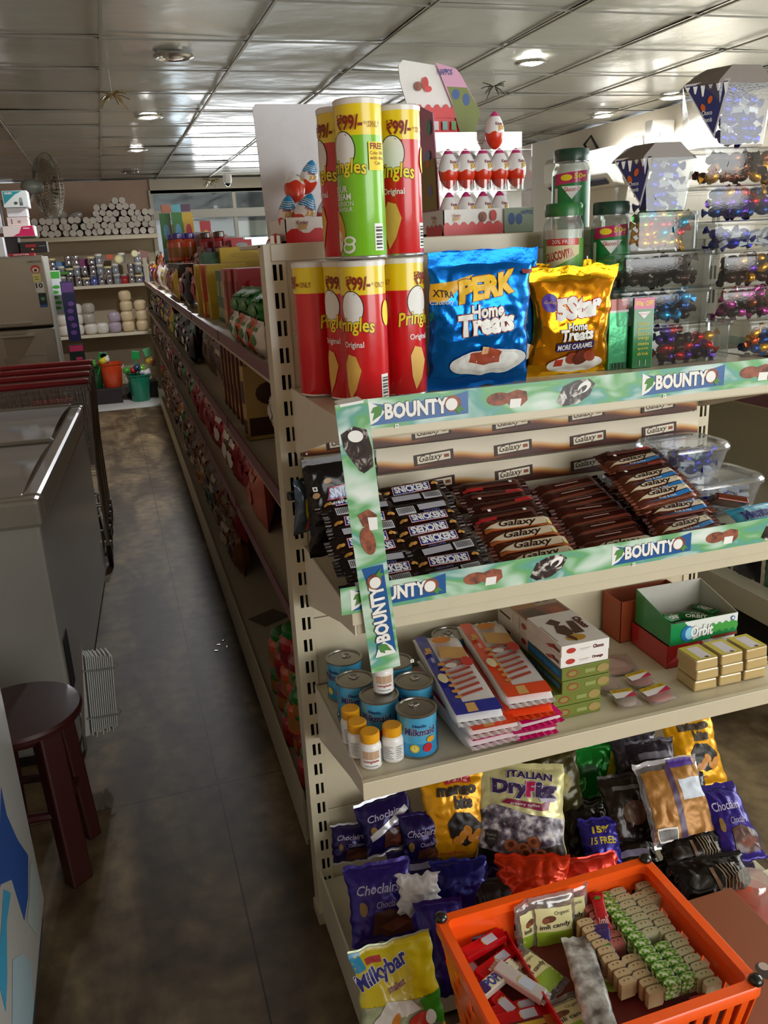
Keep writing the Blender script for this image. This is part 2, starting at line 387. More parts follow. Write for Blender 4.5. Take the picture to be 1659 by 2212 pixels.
# ------------------------------------------------------------ coconut bar shelf cards
GRN = ramp_mat(((.28, '#e9f1ea'), (.42, '#b4d6bd'), (.52, '#6dae6c'), (.6, '#5fa59b'), (.74, '#dfeee6')), 9., 2., .35, stretch=(1, 1, 2.2), distort=.7)
CBLUE = M('#1d5a9c', .3); CBROWN = ramp_mat(((.3, '#5a2814'), (.6, '#a0573a')), 90., 3., .45); CWHITE = M('#f4f3ee', .5); CDARK = ramp_mat(((.35, '#17110f'), (.55, '#3c2b26'), (.66, '#d8d2cc')), 30., 3., .3, distort=2.)
LEAF = M('#4d8a3c', .5); OUTL = M('#5b3a2c', .5); TEAL = M('#2f8f96', .4); LBLUE = M('#3f8fcb', .4)
def bounty_logo(d, x, z, s=1.0, rot=0):
    d.xf(x, z, rot, s)
    d.poly([(0,-.019),(.162,-.016),(.162,.019),(.12,.011),(.03,.0105),(0,.016)], CBLUE)
    d.poly([(0,-.019),(.014,-.013),(.026,0),(.016,.01),(0,.018)], CWHITE); d.poly([(.006,-.012),(.02,-.004),(.024,.008),(.01,.002)], LEAF); d.poly([(.004,.0),(.018,.0),(.022,.012),(.008,.008)], LEAF)
    d.text('BOUNTY', .027, -.0105, .126, .0115, CWHITE, .045, 0, OUTL, .05)
    d.ell(.136, .002, .0135, .0125, CBROWN); d.ell(.134, .001, .0098, .0095, CWHITE); d.poly([(.148,-.002),(.158,-.012),(.150,-.009),(.146,-.016),(.140,-.008)], LEAF)
    d.xf(x+.044*s, z-.023*s, rot, s); d.rect(-.003, -.003, .003, .003, WHITE); d.rect(-.0012, -.0012, .0012, .0012, LEAF); d.xf()
def choc_piece(d, x, z, s=1.0, rot=0):
    d.xf(x, z, rot, s); d.ell(.018, .002, .021, .0105, CBROWN); d.poly([(.026,.008),(.05,.014),(.066,.010),(.068,-.004),(.056,-.013),(.034,-.008)], CBROWN)
    d.poly([(.036,-.014),(.055,-.014),(.057,-.0005),(.038,.0)], CWHITE); d.xf()
def coconut(d, x, z, s=1.0, rot=0):
    d.xf(x, z, rot, s); d.poly([(0,-.012),(.012,.012),(.034,.02),(.058,.021),(.07,.012),(.06,-.006),(.038,-.018),(.012,-.02)], CDARK)
    d.ell(.05, .008, .013, .008, CWHITE, rot=.5); d.ell(.046, .004, .0105, .004, CDARK, rot=.6); d.xf()
def edge_card(name, x0, z0, z1, first, label):
    t = T(name, label, 'shelf card', (0, 0, 0)); y = 1.1945
    b = MB(); b.box(x0, y, z0, 1.25, y+.001, z1, GRN); b.build('card', t)
    zc = (z0+z1)/2; k = first; F = flat(0, y, 0)
    while k < 1.2:
        if k+.18 < 1.25: d = D(); bounty_logo(d, k, zc+.001); d.build(F, t, 'printed_logo', o0=.0003, dl=.00012)
        if k+.26 < 1.25: d = D(); choc_piece(d, k+.196, zc); d.build(F, t, 'printed_chocolate', o0=.0003, dl=.00012)
        if k+.39 < 1.25: d = D(); coconut(d, k+.315, zc-.001); d.build(F, t, 'printed_coconut', o0=.0003, dl=.00012)
        k += .473
edge_card('shelf_edge_card', .322, 1.2385, 1.2845, .348, 'green coconut bar advertising strip along the front edge of the top shelf')
edge_card('shelf_edge_card', .287, .944, .990, .303, 'green coconut bar advertising strip along the front edge of the chocolate bar shelf')
# vertical hanging strip, slightly tilted
hs = T('hanging_card_strip', 'long green coconut bar card strip hanging down at the left end of the shelves', 'shelf card', (.316, 1.168, 1.287), (.045, -.085, 0))
b = MB(); b.grid(lambda u, v: (-.025+.05*u, .006*math.sin(v*3), -v*.452), 2, 16, GRN); b.grid(lambda u, v: (-.025+.05*u, .001+.006*math.sin(v*3), -v*.452), 2, 16, WHITE, True); b.build('card', hs)
b = MB(); b.box(-.018, -.001, -.004, .018, .028, .0, WHITE); b.build('fold_tab', hs)
d = D(); R90 = -PI/2
d.xf(0, 0, 0, 1); d.poly([(-.022,-.045),(-.002,-.036),(.018,-.045),(.023,-.075),(.022,-.104),(.006,-.112),(-.008,-.092),(-.02,-.068)], CDARK); d.ell(.0, -.052, .012, .009, CWHITE, rot=-.3); d.ell(.008, -.098, .011, .012, CDARK)
d.poly([(-.012,-.176),(.006,-.170),(.018,-.182),(.017,-.202),(.006,-.204),(-.006,-.196)], CBROWN); d.poly([(.003,-.183),(.018,-.186),(.017,-.206),(.004,-.205)], CWHITE); d.ell(-.001, -.222, .0115, .024, CBROWN, rot=.15)
bounty_logo(d, .002, -.425, .98, PI/2)
d.build(lambda x, z, o: (x, .006*math.sin(-z/.452*3)-o, z), hs, ml=.02, o0=.0004)

# ------------------------------------------------------------ galaxy cards along the back of the bar shelf
GCARD = bpy.data.materials.new('wave_card'); GCARD.use_nodes = True
def _gc():
    nt = GCARD.node_tree; b = nt.nodes['Principled BSDF']; tc = nt.nodes.new('ShaderNodeTexCoord'); sp = nt.nodes.new('ShaderNodeSeparateXYZ')
    nt.links.new(tc.outputs['Object'], sp.inputs[0])
    def mth(op, a, b_=None):
        n = nt.nodes.new('ShaderNodeMath'); n.operation = op
        for i, q in enumerate((a, b_)):
            if q is None: continue
            if isinstance(q, (int, float)): n.inputs[i].default_value = q
            else: nt.links.new(q, n.inputs[i])
        return n.outputs[0]
    s = mth('SINE', mth('MULTIPLY', sp.outputs['X'], 2*PI/.177)); s = mth('MULTIPLY', s, .006)
    v = mth('ADD', mth('DIVIDE', mth('ADD', sp.outputs['Z'], s), .05), 0.0)
    cr = nt.nodes.new('ShaderNodeValToRGB'); el = cr.color_ramp.elements
    st = ((.0, '#4a2213'), (.16, '#5e2c18'), (.26, '#a5642e'), (.36, '#d9a766'), (.5, '#e6dac4'), (1, '#cfc4ae'))
    while len(el) < len(st): el.new(.5)
    for e, (p, h) in zip(el, st): e.position = p; e.color = (*lin(h), 1)
    nt.links.new(v, cr.inputs[0]); nt.links.new(cr.outputs[0], b.inputs['Base Color']); b.inputs['Roughness'].default_value = .35
_gc()
GDK = M('#3a1c12', .4); GLT = M('#e8dcc4', .5)
for k, z in enumerate((1.17, 1.118, 1.066, 1.012, .96)):
    y = RY-.006-.004*k-(.0 if k < 2 else .004)
    t = T('back_card', 'brown wave patterned chocolate card behind the bars, %s row from the top' % ORD[k], 'shelf card', (.319, y, z), (0, 0, 0), 'wave patterned cards on the rack back')
    x0 = .001; b = MB(); b.box(x0, 0, 0, .902, .0012, .052, GCARD); b.build('card', t)
    d = D()
    for xx in (.052, .229, .406, .583, .76):
        d.xf(xx, .009, .06, 1); d.rect(-.003, -.002, .083, .021, GDK); d.rect(.004, .0015, .076, .0175, GLT); d.text('Galaxy', .008, .001, .058, .018, GDK, .012, .35); d.rect(.062, .006, .073, .013, CBROWN)
    d.xf(.006, .004, 0, 1); d.rect(0, 0, .004, .004, WHITE)
    d.build(flat(0, 0, 0), t, o0=.0003)

# ------------------------------------------------------------ long aisle gondola behind
GA = .0115
gt = T('aisle_gondola', 'long cream double sided gondola running down the aisle with maroon shelf edges', 'rack', (0, 0, 0))
def gx(x, y): return x + GA*(y-1.7)
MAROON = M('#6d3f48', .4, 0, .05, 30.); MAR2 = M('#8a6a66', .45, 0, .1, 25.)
GY0, GY1 = 1.66, 9.25; secs = [GY0+ (GY1-GY0)*i/8 for i in range(9)]
def shear_box(b, x0, x1, z0, z1, y0, y1, mat, xr=False):
    b.add([(gx(x0,y0),y0,z0),(gx(x1,y0),y0,z0),(gx(x1,y1),y1,z0),(gx(x0,y1),y1,z0),(gx(x0,y0),y0,z1),(gx(x1,y0),y0,z1),(gx(x1,y1),y1,z1),(gx(x0,y1),y1,z1)],
          [(0,3,2,1),(4,5,6,7),(0,1,5,4),(1,2,6,5),(2,3,7,6),(3,0,4,7)], mat)
b = MB(); shear_box(b, .755, .785, .05, 1.42, GY0, GY1, CREAM); b.build('centre_panel', gt)
b = MB(); shear_box(b, .745, .795, 1.42, 1.51, GY0, GY1, M('#c3b49c', .5)); b.build('top_rail', gt, bevel=.002)
for i, y in enumerate(secs):
    b = MB(); shear_box(b, .735, .805, 0, 1.5, y-.02, y+.02, CREAMD); b.build('upright', gt)
b = MB()
for x in (.33, .75, 1.19): shear_box(b, x-.02, x+.02, .0, 1.5, GY1-.01, GY1+.02, M('#8d8674', .5))
for x in (.35, .42, .49, .56, .63): shear_box(b, x, x+.006, .1, 1.45, GY1-.005, GY1+.005, M('#a9a08a', .5))
b.build('end_grid', gt)
LEV = ((1.262, .30), (.985, .302), (.715, .302))
for k, (z, xf) in enumerate(LEV):
    b = MB(); shear_box(b, xf, 1.2, z-.025, z, GY0+.02, GY1, M('#b3a892', .5)); s = b.build('shelf_board', gt)
    for i in range(8):
        b = MB(); j = rnd.uniform(-.003, .003); h = .034 if k else .03
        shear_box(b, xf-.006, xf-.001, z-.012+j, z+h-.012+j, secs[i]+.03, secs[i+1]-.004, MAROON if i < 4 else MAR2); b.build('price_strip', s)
b = MB(); shear_box(b, .305, 1.2, .05, .17, GY0+.15, GY1, M('#a49a86', .5)); shear_box(b, .30, .305, .035, .19, GY0+.15, GY1, CREAMD); shear_box(b, .34, 1.16, 0, .05, GY0+.2, GY1-.1, DARKGAP); b.build('base_deck', gt)

# right hand gondola across the next aisle
rg = T('side_gondola', 'dark cream shelving run across the next aisle on the right', 'rack')
b = MB(); b.box(2.45, 1.7, 0, 2.5, 7.2, 1.35, CREAMD); b.build('centre_panel', rg)
b = MB(); b.box(1.95, 1.7, .27, 2.45, 7.2, .31, CREAM); b.box(1.944, 1.7, .235, 1.95, 7.2, .325, CREAM); s = b.build('shelf_board', rg, bevel=.002)
b = MB(); b.box(1.98, 1.75, 0, 2.42, 7.15, .27, DARKGAP); b.build('base_deck', rg)  # near-black block painted in place of the shade under the shelf
b = MB(); b.box(1.95, 1.7, .95, 2.45, 7.2, .975, CREAM); b.box(1.942, 1.7, .955, 1.95, 7.2, .995, MAROON); b.build('shelf_board', rg)
for y in (1.7, 3.5, 5.3, 7.15): b = MB(); b.box(2.42, y, 0, 2.46, y+.04, 1.4, CREAM); b.build('upright', rg)
# ------------------------------------------------------------ crisp cans
YEL = gloss('#f3d512'); CRED = gloss('#d3121c'); CGRN = gloss('#7cc41d'); DKR = M('#8a1a12', .5); TXY = M('#f7dd2a', .4); TXD = M('#2a1a10', .5); SILVER = M('#c9c9c9', .25, .9); LID = M('#e6e2dc', .3, 0, 0, 60, .4)
CHIP = M('#e3b455', .5, 0, .1, 90.)
def crisp_can(kind, label, loc, rz):
    r, h = .0365, .23; col = CRED if kind != 'green' else CGRN
    t = T('crisp_can', label, 'snack can', loc, (0, 0, rz), 'stacked crisp cans')
    b = MB(); b.lathe([(r-.001, .004), (r, .006), (r, h-.052)], col, 40, cap=False); b.lathe([(r, h-.052), (r, h-.008)], YEL, 40, cap=False); b.build('body', t, True)
    b = MB(); b.lathe([(r-.004, 0), (r-.001, 0), (r+.0006, .002), (r+.0006, .004), (r-.001, .006)], SILVER, 40); b.build('bottom_rim', t, True)
    b = MB(); b.lathe([(r+.0008, h-.009), (r+.0012, h-.002), (r-.001, h), (r-.004, h-.001)], LID, 40); b.build('lid', t, True)
    d = D()
    d.ell(0, .158, .021, .027, TXD, 28); d.ell(0, .158, .0195, .0255, WHITE, 28)
    if kind == 'green':
        d.text('Pringles', -.036, .116, .036, .142, TXY, .02, .12, TXD, .05, arch=.004)
        d.text('SOUR', -.026, .099, .004, .108, WHITE, .02); d.text('CREAM', -.026, .088, .01, .097, WHITE, .02); d.text('& ONION', -.024, .079, .014, .086, WHITE); d.text('FLAVOUR', -.02, .071, .012, .077, WHITE)
        d.ell(-.018, .05, .012, .024, M('#e7a24a', .5), rot=.35); d.ell(-.02, .028, .01, .016, M('#f0e9c8', .5)); d.ell(.002, .018, .012, .009, WHITE); d.ell(.002, .018, .008, .005, CGRN); d.ell(.004, .028, .011, .007, WHITE); d.ell(.004, .028, .007, .004, CGRN)
        d.rect(.040, .128, .068, .168, TXY); d.text('FREE', .043, .158, .065, .166, DKR, .03); d.text('Coke 300', .042, .150, .066, .155, DKR); d.text('with this', .042, .143, .066, .148, DKR); d.text('Can', .049, .136, .059, .141, DKR)
    else:
        d.text('Pringles', -.036, .112, .036, .140, TXY, .02, .12, TXD, .05, arch=.004)
        d.text('Original', -.018, .094, .018, .106, WHITE, .015)
        d.poly([(-.010,.012),(.002,.03),(.012,.06),(.004,.082),(-.010,.086),(-.018,.07),(-.016,.035)], CHIP)
        d.rect(.075, .128, .092, .17, M('#cfc6b8', .5)); d.ell(.062, .148, .010, .02, TXY)
    d.text('₹99/-', -.006, .186, .032, .206, DKR, .03); d.text('* ONLY', .035, .188, .060, .197, DKR)
    d.text('99/-', -.105, .186, -.072, .206, DKR, .03); d.text('ONLY', -.068, .188, -.048, .197, DKR)
    d.build(cylf(r), t, ml=.012, dl=.00015)
    d = D(); d.rect(.045, .012, .062, .052, WHITE)
    for i in range(7): d.rect(.0475, .015+.005*i, .0595, .017+.005*i+.0012*(i % 2), BLACK)
    d.build(cylf(r), t, 'barcode', ml=.012)
    return t
Z1 = 1.2505
crisp_can('red', 'red original crisp can at the left end of the lower row, its price showing', (.346, 1.482, Z1), .95)
crisp_can('red', 'red original crisp can in the lower row, half hidden behind the front one', (.385, 1.415, Z1), -1.15)
crisp_can('red', 'front red original crisp can in the lower row, printed potato chip showing', (.392, 1.338, Z1), -.85)
crisp_can('red', 'red original crisp can in the lower row beside the blue pouch', (.480, 1.398, Z1), .42)
crisp_can('red', 'red crisp can in the upper row, left of the green can', (.393, 1.425, Z1+.2315), -1.5)
crisp_can('green', 'green sour cream and onion crisp can standing on the upper row', (.400, 1.345, Z1+.2315), -1.02)
crisp_can('red', 'red original crisp can in the upper row, right of the green can', (.484, 1.405, Z1+.2315), -.62)

# ------------------------------------------------------------ pouches and bags
def pouch_fn(w, h, t, seed=0, crk=.004, seal=.07, pinch=.05, pw=.55, lean=0., fold=0.):
    sv = Vector((seed*3.1, seed*1.7, 0))
    def S(x, z, o, side=1):
        u = max(-1, min(1, 2*x/w)); v = max(0, min(1, z/h)); vv = max(0, min(1, (v-seal*.5)/(1-seal*1.5)))
        pr = max(0, 1-abs(u)**2.6)**.6*max(0, math.sin(PI*vv))**pw
        q = Vector((x*16, z*16, side*3.))+sv
        n = noise.noise(q)*.55+abs(noise.noise(q*2.1+Vector((5, 1, 0))))*-.8+.25*noise.noise(q*4.3)
        edge = noise.noise(Vector((u*2.5, v*9, seed+9.)))*crk*.8*abs(u)
        y = side*(-(t/2)*pr) + crk*n*(1 if side > 0 else .7)*(.25+.75*min(1, pr*3)) + fold*math.sin(v*5+seed)
        px = x*(1-pinch*max(0, math.sin(PI*vv))) + edge
        return (px, y - side*o + lean*v*v, z+noise.noise(Vector((u*3, seed, v)))*crk*abs(2*v-1))
    return S
def pouch_body(S, w, h, mat, t, sealmat=None, seal=.06, name='pouch', nu=48, nv=56):
    b = MB()
    fr = lambda u, v: S((u-.5)*w, v*h, 0, 1); bk = lambda u, v: S((u-.5)*w, v*h, .0004, -1)
    b.grid(fr, nu, nv, mat); b.grid(bk, nu, nv, mat, True)
    o = b.build(name, t, True, ang=80)
    if sealmat:
        for z0, z1 in ((0, seal*h), (h*(1-seal), h)):
            b = MB(); b.grid(lambda u, v: S((u-.5)*w*1.01, z0+(z1-z0)*v, .0006, 1), 20, 3, sealmat); b.grid(lambda u, v: S((u-.5)*w*1.01, z0+(z1-z0)*v, .0006, -1), 20, 3, sealmat, True); b.build('seal', o, True)
    return o
BLU = foil('#0a6fd0', .2, .8); GOLD = foil('#d98a10', .18, .85); SKIN = M('#a5452a', .5)
def perk(label, loc, rot, s=1):
    w, h = .196, .236; t = T('sweet_pouch', label, 'sweet pouch', loc, rot); S = pouch_fn(w, h, .055, 1, .006, .1, .04)
    pouch_body(S, w, h, BLU, t, BLU, .1)
    d = D(); P_ = M('#f3c11d', .35); PO = M('#7a4410', .5); HT = M('#8f3b22', .5)
    d.poly([(-.098,.155),(-.098,.185),(-.02,.198),(-.045,.182),(-.075,.158)], M('#e2a815', .35)); d.text('XTRA', -.094, .165, -.06, .176, TXD, .02)
    d.xf(0, 0, .12, 1); d.text('PERK', -.03, .160, .075, .192, P_, .06, .2, PO, .05)
    d.xf(0, 0, .1, 1); d.text('Cadbury', -.082, .158, -.045, .168, WHITE, 0, .3)
    d.xf(0, 0, .05, 1); d.text('Home', -.022, .128, .040, .149, WHITE, .035, 0, HT, .07); d.text('Treats', -.048, .101, .062, .134, WHITE, .05, 0, HT, .07)
    d.xf(); d.ell(.012, .048, .078, .0235, M('#d9d9d6', .3), 32); d.ell(.012, .05, .062, .017, M('#eeeeec', .3), 32)
    d.poly([(-.03,.05),(-.028,.066),(.002,.07),(.03,.06),(.03,.046),(.0,.044)], SKIN); d.poly([(-.008,.064),(-.006,.077),(.012,.074),(.034,.066),(.03,.058),(.01,.064)], SKIN); d.poly([(-.008,.064),(-.006,.078),(.006,.076),(.005,.064)], M('#d9a878', .6))
    d.rect(.074, .196, .097, .203, DKR)
    d.build(lambda x, z, o: S(x, z, o), t, ml=.0055, o0=.0012, dl=.00025)
    return t
perk('shiny blue home treats sweet pouch standing beside the red crisp cans', (.615, 1.398, Z1), (.10, 0, .04))
perk('second blue sweet pouch, mostly hidden behind the blue home treats pouch', (.662, 1.445, Z1), (.03, 0, .12))
def star5(label, loc, rot):
    w, h = .178, .2; t = T('caramel_pouch', label, 'sweet pouch', loc, rot); S = pouch_fn(w, h, .055, 4, .006, .1, .12)
    pouch_body(S, w, h, GOLD, t, foil('#e0a615', .15, .85), .12)
    d = D(); PB = M('#4a2a9a', .4); R_ = M('#c3191c', .4); BRN = M('#3a1a0e', .5)
    d.ell(-.058, .138, .017, .0165, PB); d.text('Cadbury', -.070, .135, -.046, .142, M('#d8b04a', .4), 0, .3)
    d.xf(0, 0, .08, 1); d.text('5Star', -.036, .112, .060, .146, WHITE, .07, .1, R_, .06)
    d.xf(0, 0, .04, 1); d.text('Home', -.018, .088, .024, .102, WHITE, .03, 0, BRN, .05); d.text('Treats', -.034, .070, .038, .090, WHITE, .045, 0, BRN, .05)
    d.xf(0, 0, .04, 1); d.rect(-.04, .050, .042, .066, M('#2c1a5c', .4)); d.text('MORE CARAMEL', -.037, .053, .039, .063, WHITE, .02)
    d.xf(); d.ell(.006, .022, .06, .018, WHITE, 28); d.ell(-.004, .034, .013, .012, SKIN); d.ell(.014, .034, .017, .015, M('#6e2b1c', .35)); d.ell(.034, .037, .013, .011, SKIN); d.rect(-.04, .020, -.022, .034, M('#c2361c', .4))
    d.build(lambda x, z, o: S(x, z, o), t, ml=.0055, o0=.0012, dl=.00025)
star5('shiny gold caramel home treats pouch standing right of the blue pouch', (.822, 1.44, Z1), (.1, 0, -.03))
star5('second gold caramel pouch, its top edge showing behind the front gold pouch', (.848, 1.49, Z1+.004), (.0, 0, .1))

# ------------------------------------------------------------ glucose boxes and jars
GG = gloss('#137a3a'); PINKB = gloss('#c2185f')
def gbox(label, loc, rz, side):
    t = T('glucose_carton', label, 'carton', loc, (0, 0, rz)); w, dp, h = .043, .07, .133
    b = MB(); b.box(-w/2, 0, 0, w/2, dp, h, foil('#4fae7a', .25, .5) if side else GG); b.build('carton_body', t, bevel=.001)
    d = D()
    if side:
        d.rect(-.0215, .112, .0215, .133, gloss('#b2392c')); d.rect(-.0215, .108, .0215, .112, WHITE)
        d.build(flat(0, 0, 0), t, dl=.00012); d = D()
        for i in range(14): d.rect(-.018+.0027*i, .001, -.0172+.0027*i+.0006*(i % 3), .013, BLACK)
    else:
        d.rect(-.0215, .112, .0215, .133, PINKB); d.text('50g', -.018, .118, -.003, .127, TXY, .02); d.text('OFF', .003, .118, .018, .127, TXY, .02)
        d.poly([(-.014,.107),(.014,.107),(0,.094)], WHITE); d.text('Glucon-D', -.010, .101, .010, .105, RED)
        for i, s_ in enumerate(('mother', 'glucose', 'boosts', 'energy', 'vitamins', 'quick', 'drink')): d.text(s_, -.012, .082-.0095*i, .012, .088-.0095*i, TXY)
        d.rect(-.007, .004, -.006, .016, WHITE); d.rect(.006, .004, .007, .016, WHITE)
    d.build(flat(0, 0, 0), t, 'printed_label' if not side else 'barcode', dl=.00012)
gbox('green glucose carton with a red band, standing beside the gold pouch', (.925, 1.43, Z1), .05, True)
gbox('green glucose carton with a pink offer band, beside the stacked clear tubs', (.972, 1.418, Z1), -.06, False)
def gjar(label, loc, rz, kind, group='glucose powder jars'):
    t = T('glucose_jar', label, 'jar', loc, (0, 0, rz), group); r = .0375; CL = clear('#eef4ee', .2, .1, .12)
    b = MB(); b.lathe([(r-.004, 0), (r, .004), (r, .112), (r-.003, .12), (r-.006, .126), (r-.006, .130)], CL, 28); b.build('jar_body', t, True)
    b = MB(); b.lathe([(r-.003, .002), (r-.003, .106)], M('#e9ece6', .6), 24); b.build('powder', t, True)
    b = MB(); b.lathe([(r-.003, .130), (r-.0025, .134), (r-.0025, .150), (r-.005, .153)], M('#1e6a2c' if kind == 'vita' else '#0f3d2c', .4, 0, 0, 60, .3), 28); b.build('lid', t, True)
    b = MB(); b.lathe([(r+.0004, .004), (r+.0004, .104 if kind != 'vita' else .09)], M('#5d9a3c' if kind == 'vita' else '#15803c', .35), 36, cap=False); b.build('wrap_label', t, True)
    d = D()
    if kind == 'vita':
        d.rect(-.034, .078, .034, .09, gloss('#c22a20')); d.text('20% FREE', -.02, .081, .02, .088, WHITE)
        d.poly([(-.034,.03),(.034,.062),(.034,.078),(-.034,.078)], M('#d8cfa0', .5)); d.xf(0, 0, .2, 1); d.text('GLUCOVITA', -.022, .053, .034, .068, gloss('#b3261e'), .03); d.xf()
        d.ell(.01, .022, .014, .012, WHITE); d.ell(-.022, .012, .012, .014, M('#e0d8b0', .5))
    else:
        d.poly([(-.036,.085),(.036,.092),(.036,.112),(-.036,.106)], PINKB); d.text('50g', .006, .094, .03, .106, TXY, .03); d.ell(-.01, .099, .012, .006, TXY, 12)
        d.poly([(-.02,.083),(.022,.083),(.001,.058)], WHITE); d.text('Glucon-D', -.014, .073, .018, .081, gloss('#b3261e'), .01)
        d.rect(-.036, .0, -.028, .08, WHITE); d.ell(.004, .024, .016, .014, M('#8a4a3a', .5)); d.ell(-.014, .036, .007, .013, M('#2fa04a', .4), rot=.5); d.ell(.022, .038, .007, .014, M('#2fa04a', .4), rot=-.5)
    d.build(cylf(r+.0004), t, ml=.012)
gjar('clear jar with a light green lid standing on a lower jar', (.842, 1.50, Z1+.157), -.55, 'vita')
gjar('glucose jar hidden low behind the gold pouch', (.842, 1.50, Z1), -.5, 'vita')
gjar('clear jar with a dark green lid and pink 50g band, left of the clear tubs', (.950, 1.508, Z1+.157), -.55, 'd')
gjar('lower glucose jar hidden behind the green cartons', (.950, 1.508, Z1), -.5, 'd')
gjar('rearmost green glucose jar standing highest, on the rack top', (.925, 1.62, 1.5135), -.5, 'd')

# ------------------------------------------------------------ clear sweet tubs
CLR = clear('#f4f6f7', .07, .05, .015)
def candy_proto(col, two=None):
    m1 = foil(col, .2, .7); b = MB(); b.ball((0, 0, 0), .0145, .0105, .0105, m1, 9, 6)
    for s in (-1, 1):
        b.add([(s*.012, 0, 0)]+[(s*.024, .009*math.cos(a), .009*math.sin(a)) for a in [PI/3*i for i in range(6)]], [(0, i+1, (i+1) % 6+1) for i in range(6)], foil(two, .3, .5) if two else m1)
    o = b.build('wrapped_candy', smooth=True); return o
def candy_block(col, txt=None):
    b = MB(); b.taper(-.015, -.006, -.005, .015, .006, .005, -.0015, M(col, .5)); return b.build('candy_tablet', bevel=.001)
cprot = {}
CN = {'#14249a': 'dark blue', '#b9bfc4': 'silver white', '#3b1d12': 'dark brown', '#d89a1c': 'gold', '#5b2a9a': 'purple', '#c0161e': 'red', '#2a8f3a': 'green', '#1797c0': 'turquoise', '#b9a030': 'brassy gold', '#231a14': 'black brown', '#0e3f7c': 'blue', '#2fa0d8': 'light blue', '#b23c8c': 'pink', '#8b4a22': 'copper brown', '#d1541a': 'orange'}
def fill(x0, y0, z0, x1, y1, z1, cols, n, where, seed=1, block=()):
    rr = random.Random(seed); nx = max(2, int((x1-x0-.02)/.026)); nz = max(1, int((z1-z0+.006)/.0165)); k = 0
    for row in range(2):
        for j in range(nz):
            for i in range(nx):
                if k >= n: return
                col = rr.choice(cols); kind = 'b' if col in block else 'c'
                x = x0+.030+(x1-x0-.058)*(i+rr.uniform(.1, .6))/nx; y = y0+.015+row*.03+rr.uniform(-.002, .002); z = z0+.0095+j*.0165+rr.uniform(0, .002)
                if z > z1 or y > y1-.01: continue
                rot = (rr.uniform(-.6, .6), rr.uniform(-.5, .5), rr.uniform(-.7, .7)); key = (col, kind)
                lb = '%s twist-wrapped candy inside %s' % (CN[col], where) if kind == 'c' else '%s block-shaped candy inside %s' % (CN[col], where)
                gp = '%s candies in %s' % (CN[col], where)
                if key not in cprot:
                    o = candy_proto(col) if kind == 'c' else candy_block(col); o.location = (x, y, z); o.rotation_euler = rot; tag(o, lb, 'candy', gp); cprot[key] = o
                else:
                    o = cprot[key].copy(); COL.objects.link(o); o.location = (x, y, z); o.rotation_euler = rot; o['label'] = lb; o['group'] = gp
                k += 1
def rrect(w, d, r, n=4):
    P_ = []
    for cx_, cy_, a0 in ((w/2-r, d/2-r, 0), (-w/2+r, d/2-r, PI/2), (-w/2+r, -d/2+r, PI), (w/2-r, -d/2+r, 1.5*PI)):
        for i in range(n+1): a = a0+PI/2*i/n; P_.append((cx_+r*math.cos(a), cy_+r*math.sin(a)))
    return P_
def loft(b, secs_, mat, cap0=True, cap1=True):
    n = len(secs_[0][0]); vs = []; fs = []
    for pts, z in secs_: vs += [(x, y, z) for x, y in pts]
    for j in range(len(secs_)-1):
        for i in range(n): k = (i+1) % n; fs.append((j*n+i, j*n+k, (j+1)*n+k, (j+1)*n+i))
    if cap0: fs.append(tuple(range(n))[::-1])
    if cap1: fs.append(tuple((len(secs_)-1)*n+i for i in range(n)))
    b.add(vs, fs, mat)
def tub(label, x, y, z, w, dp, h, cols, n, where, seed, rz=0, block=(), lidc=None, txt=None, r=.018):
    t = T('sweet_tub', label, 'tub', (x, y, z), (0, 0, rz), 'clear plastic sweet tubs')
    b = MB(); loft(b, [(rrect(w*.93, dp*.93, r), 0), (rrect(w*.95, dp*.95, r), .003), (rrect(w*.97, dp*.97, r), h-.012)], CLR, True, False); b.build('tub_body', t, True)
    b = MB(); loft(b, [(rrect(w*.985, dp*.985, r), h-.014), (rrect(w, dp, r), h-.012), (rrect(w, dp, r), h-.005), (rrect(w*.93, dp*.93, r), h-.002), (rrect(w*.88, dp*.88, r), h-.0045)], CLR, False, True); b.build('tub_lid', t, True)
    if lidc: b = MB(); loft(b, [(rrect(w*.8, dp*.8, r), h-.0043), (rrect(w*.8, dp*.8, r), h-.0035)], M(lidc, .4)); b.build('lid_label', t)
    fill(x-w*.45+.002, y-dp*.45+.002, z+.003, x+w*.45-.002, y+dp*.45, z+h-.014, cols, n, where, seed, block)
    return t
BL, SV, BR, GO, PU, RE, GR, TQ, BG, BB, NB, LB, PK, CB, OR = list(CN)
LC = .93
tub('lowest clear tub of the left stack, filled with red, purple and gold sweets', 1.088, 1.488, Z1, .205, .135, .08, [PU, GO, RE, BR, PU, RE], 20, 'the lowest tub of the left stack', 11)
tub('second clear tub from the bottom of the left stack, with blue sweets', 1.022, 1.485, Z1+.081, .225, .13, .067, [NB, BB, NB, LB], 20, 'the second lowest tub of the left stack', 12)
tub('third clear tub of the left stack, with dark chocolate sweets', 1.025, 1.485, Z1+.149, .22, .13, .068, [BB, BB, BR], 20, 'the third tub of the left stack', 13)
